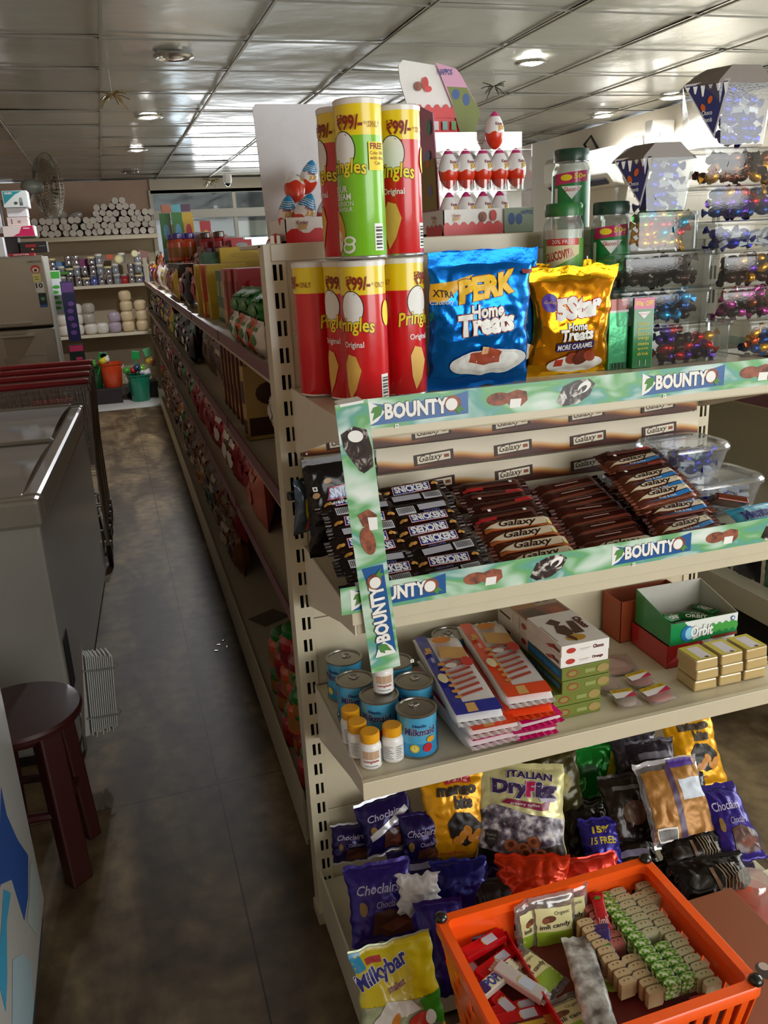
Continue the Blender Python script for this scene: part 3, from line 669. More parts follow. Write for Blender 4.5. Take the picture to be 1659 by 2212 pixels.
def round_tub(label, x, y, z, r_, h, cols, n, where, seed):
    t = T('round_sweet_tub', label, 'tub', (x, y, z), (0, 0, 0), 'clear plastic sweet tubs')
    b = MB(); loft(b, [(rrect(2*r_, .12, .03, 6), 0), (rrect(2*r_, .12, .03, 6), h-.006)], CLR, True, False); b.build('tub_body', t, True)
    b = MB(); loft(b, [(rrect(2*r_+.004, .124, .03, 6), h-.008), (rrect(2*r_+.004, .124, .03, 6), h), (rrect(2*r_-.01, .11, .028, 6), h+.001)], CLR, False, True); b.build('tub_lid', t, True)
    fill(x-r_+.004, y-.056, z+.003, x+r_-.004, y+.05, z+h-.004, cols, n, where, seed)
round_tub('straight-sided clear tub with mixed bright sweets, fourth in the left stack', 1.022, 1.487, Z1+.218, .082, .068, [GO, BG, TQ, RE, GR, BG], 20, 'the bright tub fourth in the left stack', 14)
def diamond_tub(label, x, y, z, w, h, rz, where, seed):
    t = T('almond_sweet_box', label, 'tub', (x, y, z), (0, 0, rz), 'clear plastic sweet tubs'); dp = .1
    def ol(k): return [(-w*.28*k, -dp/2), (w*.32*k, -dp/2), (w*.5*k, -dp*.15), (w*.42*k, dp/2), (-w*.36*k, dp/2), (-w*.5*k, -dp*.05)]
    b = MB(); loft(b, [(ol(.8), 0), (ol(.88), h*.4), (ol(1.04), h*.78)], CLR, True, False); b.build('box_body', t)
    b = MB(); loft(b, [(ol(1.04), h*.78), (ol(.98), h*.82), (ol(.55), h*.99), (ol(.5), h)], M('#6e6258', .35), False, True); b.build('box_lid', t)
    b = MB(); zt = h*.8; A, B_ = Vector((-w*.52, -dp*.05, zt)), Vector((-w*.27, -dp*.5-.001, zt+.004)); 
    A = Vector((-w*.53, -dp*.08, zt)); B_ = Vector((-w*.18, -dp*.56, zt+.004)); Cc = Vector((-w*.30, -dp*.50, h*.08)); n = (B_-A).cross(Cc-A).normalized()*-1
    if n.y > 0: n = -n
    b.add([A, B_, Cc], [(0, 1, 2)], M('#c9c6c6', .4)); ins = lambda p, k: Vector(p)*(1-k)+(A+B_+Cc)/3*k
    b.add([ins(A, .12)+n*.0008, ins(B_, .12)+n*.0008, ins(Cc, .12)+n*.0008], [(0, 1, 2)], M('#262a5e', .4))
    o = b.build('label_card', t)
    ux = (B_-A).normalized(); uz = n.cross(ux); uz = uz if uz.z > 0 else -uz; org = (A+B_)/2
    L_ = (B_-A).length; F = lambda a, c, oo: tuple(org+ux*a+uz*c+n*(oo+.001)); d = D()
    for i in range(6): q = -.4+.16*i; d.poly([(q*L_-.004, -.006), (q*L_+.004, -.006), (q*L_+.0012, -.013-.006*(i % 3)), (q*L_-.0012, -.013-.006*(i % 3))], WHITE)
    d.ell(-.006, -h*.33, .004, .007, M('#c4581c', .4), 14, .3); d.ell(.006, -h*.24, .004, .007, M('#c4581c', .4), 14, -.3)
    d.text('Choco', -.008, -h*.43, .010, -h*.37, WHITE); d.text('Almonds', -.008, -h*.52, .010, -h*.46, WHITE)
    d.build(F, t, dl=.0001)
    fill(x-w*.30, y-.042, z+.003, x+w*.40, y+.04, z+h*.78, [BL, BL, SV], 22, where, seed, (SV,))
diamond_tub('faceted clear box of blue and white almond sweets, on top of the left stack', 1.015, 1.475, Z1+.288, .16, .118, -.1, 'the faceted box on the left stack', 21)
# right stack
tub('lowest clear tub of the right stack, with blue and gold sweets', 1.305, 1.485, Z1, .19, .135, .075, [NB, GO, NB, OR, GO], 20, 'the lowest tub of the right stack', 31)
tub('second clear tub of the right stack, with pink and copper sweets', 1.255, 1.488, Z1+.076, .225, .13, .066, [BB, CB, PK, PK], 20, 'the second tub of the right stack', 32)
tub('third clear tub of the right stack, with purple and gold sweets', 1.25, 1.485, Z1+.143, .225, .13, .066, [PU, GO, BR], 20, 'the third tub of the right stack', 33)
tub('fourth clear tub of the right stack, with blue sweets and white tablets', 1.225, 1.487, Z1+.21, .225, .13, .058, [BL, SV, SV], 20, 'the fourth tub of the right stack', 34, block=(SV,))
tub('fifth clear tub of the right stack, packed with purple and gold sweets', 1.205, 1.485, Z1+.269, .235, .13, .062, [PU, GO, PU, RE, NB], 20, 'the fifth tub of the right stack', 35)
tub('sixth clear tub of the right stack, with brown and gold sweets', 1.192, 1.487, Z1+.332, .225, .13, .066, [BR, GO, CB], 20, 'the sixth tub of the right stack', 36)
diamond_tub('faceted clear box of blue almond sweets topping the right stack, highest of all', 1.172, 1.475, Z1+.40, .19, .135, -.05, 'the faceted box on the right stack', 22)

# ------------------------------------------------------------ surprise egg displays on the rack top
EW = M('#f1eff0', .25, 0, 0, 60, .5); EO = M('#d8330f', .3, 0, .1, 40, .5); EP = M('#d0397f', .35); EB = M('#1f93d0', .3, 0, .05, 40, .5); CLE = clear('#ffffff', .14, .05, .02)
RT = 1.5135
def egg(label, loc, rot, cap=None, group='white and red surprise eggs', sc=1.):
    t = T('surprise_egg', label, 'chocolate egg', loc, rot, group); R_ = .0185
    def rad(v): return R_*max(.0001, math.sin(PI*v))**.6*(1.1-.3*v)*1.02
    H_ = .066
    def strip(v0, v1, mat, mb, wav0=0, wav1=0, off=0):
        mb.grid(lambda u, v: (lambda vv: ((rad(vv)+off)*math.cos(2*PI*u), (rad(vv)+off)*math.sin(2*PI*u), H_*vv))(min(.999, max(.001, v0+wav0*math.sin(u*2*PI*5)+(v1+wav1*math.sin(u*2*PI*5)-v0-wav0*math.sin(u*2*PI*5))*v))), 24, 8, mat)
    b = MB(); strip(0, .44, EO, b, 0, .03); b.build('lower_shell', t, True)
    b = MB(); strip(.44, .86 if cap else 1, EW, b, .03, 0)
    b.build('upper_shell', t, True)
    if cap: b = MB(); strip(.86 if cap is EP else .66, 1, cap, b, 0 if cap is EP else .02); b.build('cap', t, True)
    d = D(); d.text('Kinder', -.009, .041, .008, .046, DKR, .02); d.text('JOY', -.004, .031, .010, .040, M('#d6a21a', .4), .06); 
    d.build(lambda x, z, o: ((rad(z/H_)+o)*math.cos(-PI/2+x/.018), (rad(z/H_)+o)*math.sin(-PI/2+x/.018), z), t, ml=.006, o0=.0006)
    if sc != 1.: t.scale = (sc,)*3
    return t
def wave_band(d, x0, x1, z, n, mat, base, amp=.003):
    pts = [(x0, base)]; 
    for i in range(n*4+1): u = i/(n*4); pts.append((x0+(x1-x0)*u, z+amp*(1 if i % 4 in (1, 2) else -.6)))
    pts.append((x1, base)); k = len(pts)
    for i in range(1, k-2): d.add([(pts[i][0], base), (pts[i+1][0], base), pts[i+1], pts[i]], [(0, 1, 2, 3)], mat)
CW = M('#eceae6', .45); KR = M('#d41e20', .35)
# right display
DX0, DX1, DY0, DY1 = .668, .868, 1.675, 1.83
t = T('egg_display_stand', 'cardboard counter display of surprise eggs with a tall printed header', 'display stand', (0, 0, 0))
b = MB(); b.box(DX0, DY0, RT, DX1, DY1, RT+.006, CW); b.box(DX0, DY0, RT, DX1, DY0+.002, RT+.05, CW); b.box(DX0, DY0, RT, DX0+.002, DY1, RT+.05, CW); b.box(DX1-.002, DY0, RT, DX1, DY1, RT+.05, CW); b.build('tray', t)
sd = MB(); sd.add([(DX0, DY0+.02, RT+.05), (DX0, DY1, RT+.05), (DX0, DY1, RT+.27), (DX0, DY0+.045, RT+.235), (DX0+.002, DY0+.02, RT+.05), (DX0+.002, DY1, RT+.05), (DX0+.002, DY1, RT+.27), (DX0+.002, DY0+.045, RT+.235)],
    [(0,1,2,3), (7,6,5,4), (0,4,5,1), (1,5,6,2), (2,6,7,3), (3,7,4,0)], M('#c98aa6', .5)); sd.build('side_panel', t)
b = MB(); hp = [(DX0+.004, RT+.20), (DX0+.13, RT+.20), (DX0+.15, RT+.25), (DX0+.105, RT+.325), (DX0+.095, RT+.335), (DX0-.022, RT+.35), (DX0-.032, RT+.34), (DX0-.03, RT+.31)]
b.prism(hp, DY1-.006, DY1-.003, CW); b.build('header', t)
d = D(); hx = DX0
d.poly([(hx-.012,RT+.255),(hx+.10,RT+.238),(hx+.105,RT+.205),(hx+.004,RT+.201)], KR); wave_band(d, hx-.016, hx+.102, RT+.262, 6, KR, RT+.24, .004)
d.poly([(hx+.048,RT+.345),(hx+.094,RT+.334),(hx+.105,RT+.322),(hx+.149,RT+.251),(hx+.131,RT+.201),(hx+.102,RT+.203),(hx+.085,RT+.262)], M('#d7a0bc', .5))
d.poly([(hx+.072,RT+.30),(hx+.118,RT+.298),(hx+.149,RT+.251),(hx+.131,RT+.201),(hx+.102,RT+.203),(hx+.086,RT+.262)], M('#77803c', .5))
d.ell(hx+.092, RT+.285, .009, .010, M('#3a5a94', .5)); d.ell(hx+.116, RT+.275, .008, .012, M('#3a5a94', .5)); d.text('HAPPOS', hx+.054, RT+.322, hx+.085, RT+.333, M('#31408c', .5), .02)
d.ell(hx+.008, RT+.30, .008, .009, CBROWN); d.ell(hx+.024, RT+.306, .007, .012, M('#c9433c', .5)); d.ell(hx+.03, RT+.295, .008, .006, KR)
for i in range(4): d.rect(hx+.020+.02*i, RT+.216, hx+.031+.02*i, RT+.233, M(('#e2c6cf', '#d9d5cf', '#7fb0a8', '#6fa06a')[i], .5))
d.build(lambda x, z, o: (x, DY1-.006-o, z), t, 'printed_header')
d = D(); KT = M('#8a2018', .5)
wave_band(d, DX0, DX0+.13, RT+.022, 7, KR, RT, .0035); d.text('Kinder', DX0+.02, RT+.036, DX0+.036, RT+.041, KT, .02); d.text('JOY', DX0+.021, RT+.027, DX0+.035, RT+.035, M('#cf9a20', .4), .05)
d.ell(DX0+.085, RT+.034, .008, .010, CBROWN); d.ell(DX0+.108, RT+.036, .007, .011, M('#c9433c', .5)); d.poly([(DX0+.132,RT+.001),(DX0+.199,RT+.001),(DX0+.199,RT+.049),(DX0+.132,RT+.049)], M('#8f9f8a', .5)); d.ell(DX0+.148, RT+.028, .008, .012, M('#3a5a94', .5)); d.ell(DX0+.165, RT+.027, .008, .011, M('#3a5a94', .5)); d.text('HAPPOS', DX0+.17, RT+.036, DX0+.196, RT+.044, M('#31408c', .5), .02)
d.build(flat(0, DY0, 0), t, 'printed_tray_front')
d = D(); wave_band(d, -.10, -.002, RT+.020, 4, KR, RT, .003); d.text('Kinder', -.06, RT+.034, -.035, RT+.041, KT, .02); d.text('JOY', -.055, RT+.024, -.04, RT+.032, M('#cf9a20', .4), .05)
d.poly([(-.128,RT+.052),(-.024,RT+.052),(-.030,RT+.15),(-.125,RT+.15)], M('#8c7a34', .5)); d.ell(-.06, RT+.21, .012, .014, M('#6aa59a', .5)); d.ell(-.07, RT+.158, .014, .010, M('#7fa0c8', .5)); d.ell(-.07, RT+.142, .013, .008, M('#c8642c', .5)); d.ell(-.06, RT+.09, .012, .012, M('#8070a8', .5))
d.build(lambda x, z, o: (DX0-o, DY0-x, z), t, 'printed_side')
for zz in (RT+.008, RT+.086):
    for i in range(5): b = MB(); xx = DX0+.022+.0375*i; b.lathe([(.0155, .0), (.017, .02)], CLE, 14, (xx, DY0+.022, zz)); b.build('egg_cup', t, True)
b = MB(); b.box(DX0+.004, DY0+.004, RT+.083, DX1, DY0+.05, RT+.085, CLE); b.box(DX0+.004, DY0+.004, RT+.16, DX1, DY0+.05, RT+.1615, CLE); b.box(DX1-.002, DY0+.004, RT+.05, DX1, DY0+.05, RT+.17, CLE); b.box(DX0+.004, DY0+.05, RT+.03, DX1, DY0+.051, RT+.2, CLE); b.build('clear_shelf', t)
for i in range(5): egg('white surprise egg with a red base, %s from the left in the upper row' % ORD[i], (DX0+.022+.0375*i, DY0+.022, RT+.090), (0, 0, .35), EP, sc=1.15)
for i in range(4): egg('white surprise egg with a red base, %s from the left in the lower row' % ORD[i], (DX0+.022+.0375*i, DY0+.022, RT+.012), (0, 0, .35), EP, sc=1.1)
egg('single surprise egg standing on the clear shelf above the two rows', (DX0+.128, DY0+.03, RT+.163), (0, 0, .2), EP, sc=1.1)
# left box with tall blank back card
t = T('egg_box', 'white and red open box of surprise eggs with a tall plain white back card', 'display box', (0, 0, 0))
BX0, BX1, BY0, BY1 = .334, .47, 1.632, 1.79
b = MB(); b.box(BX0, BY0, RT, BX1, BY1, RT+.004, CW); b.box(BX0, BY0, RT, BX1, BY0+.002, RT+.045, CW); b.box(BX0, BY0, RT, BX0+.002, BY1, RT+.043, CW); b.box(BX1-.002, BY0, RT, BX1, BY1, RT+.043, CW); b.build('tray', t)
b = MB(); b.prism([(BX0-.004, RT), (BX1+.03, RT), (BX1+.03, RT+.262), (BX0-.008, RT+.262), (BX0-.014, RT+.255)], BY1, BY1+.003, M('#dcdbe0', .5)); b.build('back_card', t)
d = D(); wave_band(d, BX0, BX1, RT+.02, 3, KR, RT, .005); d.text('Kinder', BX0+.022, RT+.032, BX0+.044, RT+.039, KT, .02); d.text('JOY', BX0+.024, RT+.021, BX0+.042, RT+.031, M('#cf9a20', .4), .05); d.build(flat(0, BY0, 0), t, 'printed_front')
d = D(); wave_band(d, -.156, -.002, RT+.017, 12, M('#a84a4a', .5), RT, .0012); d.build(lambda x, z, o: (BX0-o, BY0-x, z), t, 'printed_side')
gg = 'eggs lying in the left box'
egg('surprise egg with a blue cap lying at the front of the left box', (BX0+.030, BY0+.03, RT+.018), (.25, .35, .2), EB, gg, 1.15)
egg('blue-capped surprise egg behind the front one in the left box', (BX0+.016, BY0+.055, RT+.016), (.2, .1, -.3), EB, gg, 1.1)
egg('red surprise egg at the left edge of the left box', (BX0+.008, BY0+.10, RT+.02), (2.6, .3, -.3), None, gg, 1.1)
egg('surprise egg lying on top of the pile in the left box', (BX0+.036, BY0+.058, RT+.075), (-.5, .5, .5), None, gg, 1.15)
egg('orange surprise egg behind the topmost one in the left box', (BX0+.03, BY0+.10, RT+.085), (2.4, .2, .2), None, gg, 1.1)
egg('blue-capped egg at the back of the pile in the left box', (BX0+.066, BY0+.1, RT+.09), (.3, .2, .1), EB, gg, 1.0)
egg('blue-capped egg beside the red can in the left box', (BX0+.078, BY0+.03, RT+.02), (.2, .3, .2), EB, gg, 1.1)
# ------------------------------------------------------------ low shelf: tins, bottles, wafer packs, cartons
ZL = .6175
TINB = gloss('#4aa6d0'); TINL = M('#7cc4e4', .35); TINTOP = M('#8f8c84', .3, .8); NAVY = M('#1c2a6a', .45)
def tin(label, x, y, rz, z=ZL):
    t = T('milk_tin', label, 'tin', (x, y, z), (0, 0, rz), 'condensed milk tins'); r, h = .037, .086
    b = MB(); b.lathe([(r-.001, .003), (r-.001, h-.003)], TINB, 36, cap=False); b.lathe([(r-.0008, .0035), (r-.0008, .03)], M('#2b8cc0', .35), 36, cap=False); b.build('tin_body', t, True)
    for z0, n_ in ((0, 'bottom_rim'), (h-.004, 'top_rim')):
        b = MB(); b.lathe([(r-.001, z0), (r+.0008, z0+.001), (r+.0008, z0+.003), (r-.001, z0+.004), (r-.003, z0+.0035), (r-.004, z0+.001)], TINTOP, 36, cap=(z0 == 0)); 
        if z0: b.lathe([(r-.004, z0+.001), (r-.012, z0+.0015), (.0001, z0+.0012)], TINTOP, 36, cap=False)
        b.build(n_, t, True)
    b = MB(); b.tube([(.009*math.cos(a)-.002, .012+.007*math.sin(a), h-.0008) for a in [2*PI*i/14 for i in range(14)]], .0011, SILVER, 5, True); b.box(-.005, .0, h-.002, .002, .008, h-.0008, SILVER); b.build('ring_pull', t, True)
    d = D(); d.text('Nestle', -.014, .064, .010, .070, NAVY, .02); d.text('Milkmaid', -.030, .048, .028, .062, NAVY, .03, .1, WHITE, .04)
    d.ell(-.012, .022, .0085, .0085, M('#d8c038', .4)); d.ell(-.012, .022, .0055, .0055, M('#f0e27a', .4)); d.ell(.012, .022, .009, .009, M('#c02434', .4)); d.ell(.018, .038, .008, .006, M('#e0a020', .4))
    d.rect(.040, .01, .052, .06, M('#20407c', .5)); d.rect(-.055, .01, -.042, .02, M('#1c1c2a', .5)); d.rect(-.045, .016, -.04, .021, WHITE)
    d.build(cylf(r-.0006), t, ml=.012); return t
for lb, x, y, rz in (('front right milk tin with fruit pictures on its blue label', .433, 1.275, -.15), ('milk tin in the middle of the group, a small bottle standing on it', .384, 1.345, -.5),
                     ('milk tin behind the middle tin at the left', .358, 1.42, -.25), ('milk tin at the back left corner of the shelf', .362, 1.515, -.9),
                     ('milk tin right of the bottle-topped one, behind the front right tin', .463, 1.37, -.6), ('milk tin behind the hanging card strip', .452, 1.46, -.6), ('milk tin alone at the back behind the wafer packs', .60, 1.53, -.3)):
    tin(lb, x, y, rz)
YCAP = M('#e8a313', .45, 0, .05, 200.); 
def bottle(label, x, y, rz, z=ZL, kind=0):
    t = T('tablet_bottle', label, 'bottle', (x, y, z), (0, 0, rz), 'small white tablet bottles'); r = .0195
    b = MB(); b.lathe([(r-.003, 0), (r, .003), (r, .042), (r-.002, .047), (r-.006, .051), (r-.006, .055)], M('#efeeec', .35, 0, 0, 60, .3), 28); b.build('bottle_body', t, True)
    b = MB(); b.lathe([(r-.0025, .0515), (r-.002, .053), (r-.002, .067), (r-.004, .069)], YCAP, 28); b.build('cap', t, True)
    d = D()
    if kind == 0: d.rect(-.016, .022, .016, .038, M('#c4a184', .5)); d.text('complete', -.014, .014, .014, .021, gloss('#a8302a'), .02); d.rect(-.012, .008, .012, .0095, M('#8a8a8a', .5)); d.rect(.022, .008, .027, .036, M('#6a6a6a', .5))
    else:
        for i in range(7): d.rect(-.02, .010+.004*i, .001-.003*(i % 3), .0112+.004*i, M('#9a9a9a', .5)); d.rect(.006, .010+.004*i, .018-.002*(i % 2), .0112+.004*i, M('#9a9a9a', .5))
    d.build(cylf(r), t, ml=.01); return t
bottle('front small bottle with yellow cap and brown printed label', .338, 1.257, -.25)
bottle('small yellow-capped bottle right of the front one, small print facing out', .381, 1.262, -.3, kind=1)
bottle('small yellow-capped bottle just behind the front bottle, to its left', .326, 1.297, -1.2, kind=1)
bottle('rearmost small yellow-capped bottle of the row along the shelf edge', .327, 1.345, -1.2, kind=1)
bottle('small yellow-capped bottle standing on top of a milk tin', .397, 1.355, -.2, ZL+.0865)

def place3(t, tl, tr, bl):   # frame from three corners of a pack's front
    tl, tr, bl = map(Vector, (tl, tr, bl)); x = (tr-tl).normalized(); z = (tl-bl); z = (z-x*z.dot(x)).normalized(); y = z.cross(x)
    o = bl+(tr-tl)/2; t.matrix_world = Matrix(((x.x, y.x, z.x, o.x), (x.y, y.y, z.y, o.y), (x.z, y.z, z.z, o.z), (0, 0, 0, 1)))
    loc, q, s_ = t.matrix_world.decompose(); t.location = loc; t.rotation_euler = q.to_euler(); return (tr-tl).length, (tl-bl).length
def slab_pack(name, label, cat, loc, rot, L, W, TH, side, parts, group=None, crimp=.012, cap=None):
    """flat wrapped pack: length along local y, width x, thickness z; print on top and front end"""
    t = T(name, label, cat, loc, rot, group); b = MB()
    def S(u, v, o=0):
        a = 2*PI*u; c, s_ = math.cos(a), math.sin(a); e = .35
        px = W/2*(abs(c)**e)*(1 if c > 0 else -1); pz = TH/2*(abs(s_)**e)*(1 if s_ > 0 else -1)
        k = min(1, min(v, 1-v)*14+.12); n = noise.noise(Vector((px*30, v*L*30, pz*40)))*.0015
        return (px*(1-(1-k)*.04)+n, -L/2+L*v, TH/2+pz*k+n)
    b.grid(lambda u, v: S(u, v), 28, 24, side); o = b.build('wrapper', t, True, ang=50)
    for e0, y0 in ((-1, -L/2), (1, L/2)):
        b = MB(); b.grid(lambda u, v: (-W*.48+W*.96*u, y0+e0*crimp*v, TH/2+.0012*math.sin(u*40)), 24, 2, cap or side); b.grid(lambda u, v: (-W*.48+W*.96*u, y0+e0*crimp*v, TH/2+.0006+.0012*math.sin(u*40)), 24, 2, cap or side, True); b.build('crimp', o, True)
    d = D(); parts(d); d.build(lambda x, y, q: (x, y, TH+noise.noise(Vector((x*30, (y+L/2)*30, TH/2*40)))*.0015+q*1.4+.0004), t, ml=.012)
    return t
WOR = gloss('#e8481c'); WBL = gloss('#1d2a9a'); WPK = gloss('#e0177c'); WTW = gloss('#e9e6e6'); WAF = M('#d8a864', .5, 0, .2, 120.); CRS = M('#b84a3a', .4)
def wafer_art(colr):
    def f(d):
        L, W = .30, .092
        d.rect(-W/2+.002, -L/2+.03, -W/2+.026, L/2-.004, colr); d.rect(-W/2+.002, -L/2+.004, W/2-.002, -L/2+.04, colr)
        d.poly([(-.02,-L/2+.008),(.0,-L/2+.008),(.0,-L/2+.035),(-.018,-L/2+.035)], WAF)
        for i in range(7):
            y = -L/2+.055+.019*i; d.poly([(-.024,y),(.030,y+.016),(.030,y+.024),(-.022,y+.009)], CRS); d.ell(-.022, y+.004, .0075, .0055, M('#dba052', .5), 12)
        d.poly([(-.016,.045),(.036,.03),(.04,.075),(-.01,.09)], WAF); d.ell(.005, .115, .02, .014, M('#e08a2c', .5)); d.ell(.03, .02, .012, .018, M('#d8352c', .4)); d.ell(-.005, .012, .012, .008, WTW)
        d.xf(-.034, .075, PI/2, 1); d.text('Yum', -.012, -.006, .012, .008, gloss('#e8b02c'), .05, .2, DKR, .04); d.text('cream', -.045, -.003, -.028, .003, WHITE); d.xf(-.034, -.03, PI/2, 1); d.ell(0, 0, .018, .009, M('#efe4b8', .5)); d.xf()
    return f
wg = 'long wrapped wafer biscuit packs'
slab_pack('wafer_pack', 'blue-banded long wafer pack lying left of the orange wafer pack', 'wafer pack', (.548, 1.37, ZL+.060), (.055, 0, -.09), .30, .092, .028, WTW, wafer_art(WBL), wg)
slab_pack('wafer_pack', 'topmost orange-banded long wafer pack beside the white cartons', 'wafer pack', (.656, 1.385, ZL+.066), (.055, 0, -.09), .30, .094, .026, WTW, wafer_art(WOR), wg)
slab_pack('wafer_pack', 'orange wafer pack directly under the topmost orange one', 'wafer pack', (.652, 1.375, ZL+.042), (.03, 0, -.10), .30, .094, .024, WOR, wafer_art(WOR), wg)
slab_pack('wafer_pack', 'white and orange wafer pack under the blue-banded pack, at the front', 'wafer pack', (.562, 1.355, ZL+.03), (.02, 0, -.02), .28, .1, .026, WTW, wafer_art(WOR), wg)
slab_pack('wafer_pack', 'white and pink wafer pack at the bottom of the pile on the left', 'wafer pack', (.556, 1.36, ZL+.001), (0, 0, .03), .28, .1, .028, WTW, wafer_art(WPK), wg, cap=WTW)
slab_pack('wafer_pack', 'white and pink wafer pack in the pile, pink crimp sticking out right', 'wafer pack', (.648, 1.36, ZL+.021), (0, 0, .06), .28, .09, .021, WTW, wafer_art(WPK), wg, cap=WPK)
slab_pack('wafer_pack', 'white wafer pack with a pink band, bottom of the pile beside the cartons', 'wafer pack', (.648, 1.362, ZL+.0005), (0, 0, -.03), .28, .09, .02, WTW, wafer_art(WPK), wg, cap=WPK)
# cartons
CWT = M('#efebe6', .4); OLV = M('#6f7a2c', .45); OLV2 = M('#8a8440', .5); CHO = M('#4a241c', .35, 0, .1, 80.); LOGO = gloss('#b8382c'); CYB = M('#2a9ed0', .4)
def carton(label, x, y, z, w, dp, h, rz, base, art, group='flat wafer cartons', sideart=None):
    t = T('wafer_carton', label, 'carton', (x, y, z), (0, 0, rz), group)
    b = MB(); b.box(-w/2, 0, 0, w/2, dp, h, base); b.build('carton_body', t, bevel=.0008)
    d = D(); art(d, w, h); d.build(flat(0, 0, 0), t, 'printed_front', dl=.00012); return t
def art_white(txt):
    def f(d, w, h): d.ell(-w*.30, h*.5, .010, .0055, LOGO); d.text(txt, w*.16, h*.36, w*.38, h*.66, M('#5c1a16', .5), .05); d.rect(-w*.12, h*.5, w*.1, h*.53, M('#8a6a60', .5)); d.rect(-w*.1, h*.38, w*.06, h*.40, M('#a89a90', .5))
    return f
def art_green(d, w, h): d.ell(-w*.28, h*.5, .012, .0075, M('#9a3c28', .5)); d.ell(-w*.28, h*.5, .009, .005, OLV2); d.rect(-w*.02, h*.35, w*.2, h*.65, M('#8f9a54', .5)); d.ell(w*.36, h*.5, .013, .009, M('#a08a50', .5))
cx0, cy0 = .728, 1.262
hs_ = [.027, .027, .027, .027, .0235, .0235]; z = ZL
sk = [(-.012, 0), (-.012, .002), (.004, -.002), (.004, 0), (.002, .002), (.002, 0)]
nm = ['lowest green wafer carton of the front stack', 'second green wafer carton from the bottom of the front stack', 'third green carton of the front stack, under a dark gap', 'upper green carton of the front stack, just under the white ones', 'lower white wafer carton of the front stack', 'top white carton with chocolate wafer picture, on the front stack']
for i, (hh, (dx, dy)) in enumerate(zip(hs_, sk)):
    t = carton(nm[i], cx0+.04+dx, cy0+dy, z, .102, .14, hh-.0006, 0, OLV if i < 4 else CWT, art_green if i < 4 else art_white('Choco' if i == 5 else 'Orange')); z += hh
    d = D()
    if i >= 4:
        d.rect(-.135, .0, -.105, hh-.002, CWT); d.poly([(-.06,.004),(-.03,.016),(-.02,.010),(-.045,.003)], LOGO); d.text('Choco', -.03, .008, -.006, .016, M('#5c1a16', .5), .05)
    else: d.rect(-.138, .003, -.002, hh-.004, M('#2b5a8c', .4) if i == 3 else M('#3a4a2a', .5)); d.text('MULTI GRAIN CREAM WAFERS', -.13, .008, -.01, .017, CYB, .02)
    d.build(lambda x, z_, o: (-.051-o, -x, z_), t, 'printed_side', dl=.0001)
    if i == 5:
        d = D(); d.poly([(-.03,.055),(-.02,.085),(.0,.08),(.002,.05),(-.01,.025)], CHO); d.poly([(.0,.04),(.012,.095),(.026,.093),(.022,.04)], CHO); d.poly([(-.03,.10),(-.012,.115),(.0,.095),(-.015,.08)], CHO); d.ell(-.006, .025, .020, .013, M('#c8962c', .4)); d.poly([(-.022,.03),(-.012,.01),(-.006,.02),(-.014,.045)], CHO)
        d.xf(.036, .075, -PI/2, 1); d.text('Choco', -.03, -.006, .02, .008, M('#5c1a16', .5), .07); d.xf(); d.rect(-.048, .02, -.046, .09, M('#a08c80', .5))
        d.build(topf(0, 0, hh-.0006), t, 'printed_top', dl=.00012)
zr = ZL
for i, lb in enumerate(('lowest green carton of the rear stack', 'middle carton of the rear stack', 'white carton near the top of the rear stack', 'brown-topped wafer carton on top of the rear stack')):
    hh = .034; t = carton(lb, .785, 1.407, zr, .11, .15, hh-.0006, .02, OLV if i < 2 else M('#e9e0d6', .45), art_green if i < 2 else art_white('Choco')); zr += hh
    d = D(); d.rect(-.149, .002, -.08, hh-.003, CWT if i > 1 else OLV2); d.ell(-.03, hh/2, .011, .006, LOGO); d.rect(-.14, .006, -.09, .011, M('#5c2a1c', .5)); d.rect(-.05, .003, -.048, hh-.003, M('#c8b8a0', .5))
    d.build(lambda x, z_, o: (-.055-o, -x, z_), t, 'printed_side', dl=.0001)
    if i == 3:
        d = D(); d.rect(-.055, 0, .055, .15, M('#9a7a62', .4)); d.rect(-.055, .078, .0, .15, M('#a8713c', .4)); d.rect(.0, .078, .055, .15, M('#a89888', .4)); d.rect(-.05, .004, .05, .074, M('#7c3a24', .35)); d.poly([(-.04,.01),(0,.03),(-.01,.07),(-.045,.06)], M('#54301c', .4)); d.rect(.01, .02, .04, .06, M('#a2492c', .4))
        for k in range(4): d.ell(.01+.010*k, .10+.008*(k % 2), .008, .011, M('#6a4430', .5))
        d.build(topf(0, 0, hh-.0006), t, 'printed_top', dl=.00012)
# gum boxes
def open_box(name, label, x, y, z, w, dp, h, rz, mat, inner, art=None, group=None, slope=0.):
    t = T(name, label, 'display box', (x, y, z), (0, 0, rz), group); b = MB(); e = .0012
    b.box(-w/2, 0, 0, w/2, dp, e, inner); b.box(-w/2, 0, 0, w/2, e, h, mat); b.box(-w/2, dp-e, 0, w/2, dp, h+slope, inner)
    for xx in (-w/2, w/2-e):
        b.add([(xx, 0, 0), (xx, dp, 0), (xx, dp, h+slope), (xx, 0, h), (xx+e, 0, 0), (xx+e, dp, 0), (xx+e, dp, h+slope), (xx+e, 0, h)], [(0,1,2,3), (7,6,5,4), (0,4,5,1), (1,5,6,2), (2,6,7,3), (3,7,4,0)], mat if xx < 0 else inner)
    b.build('box_body', t)
    if art: d = D(); art(d, w, h); d.build(flat(0, 0, 0), t, 'printed_front', dl=.00012)
    return t
OG = gloss('#0f8a4a'); ORR = gloss('#b81c24')
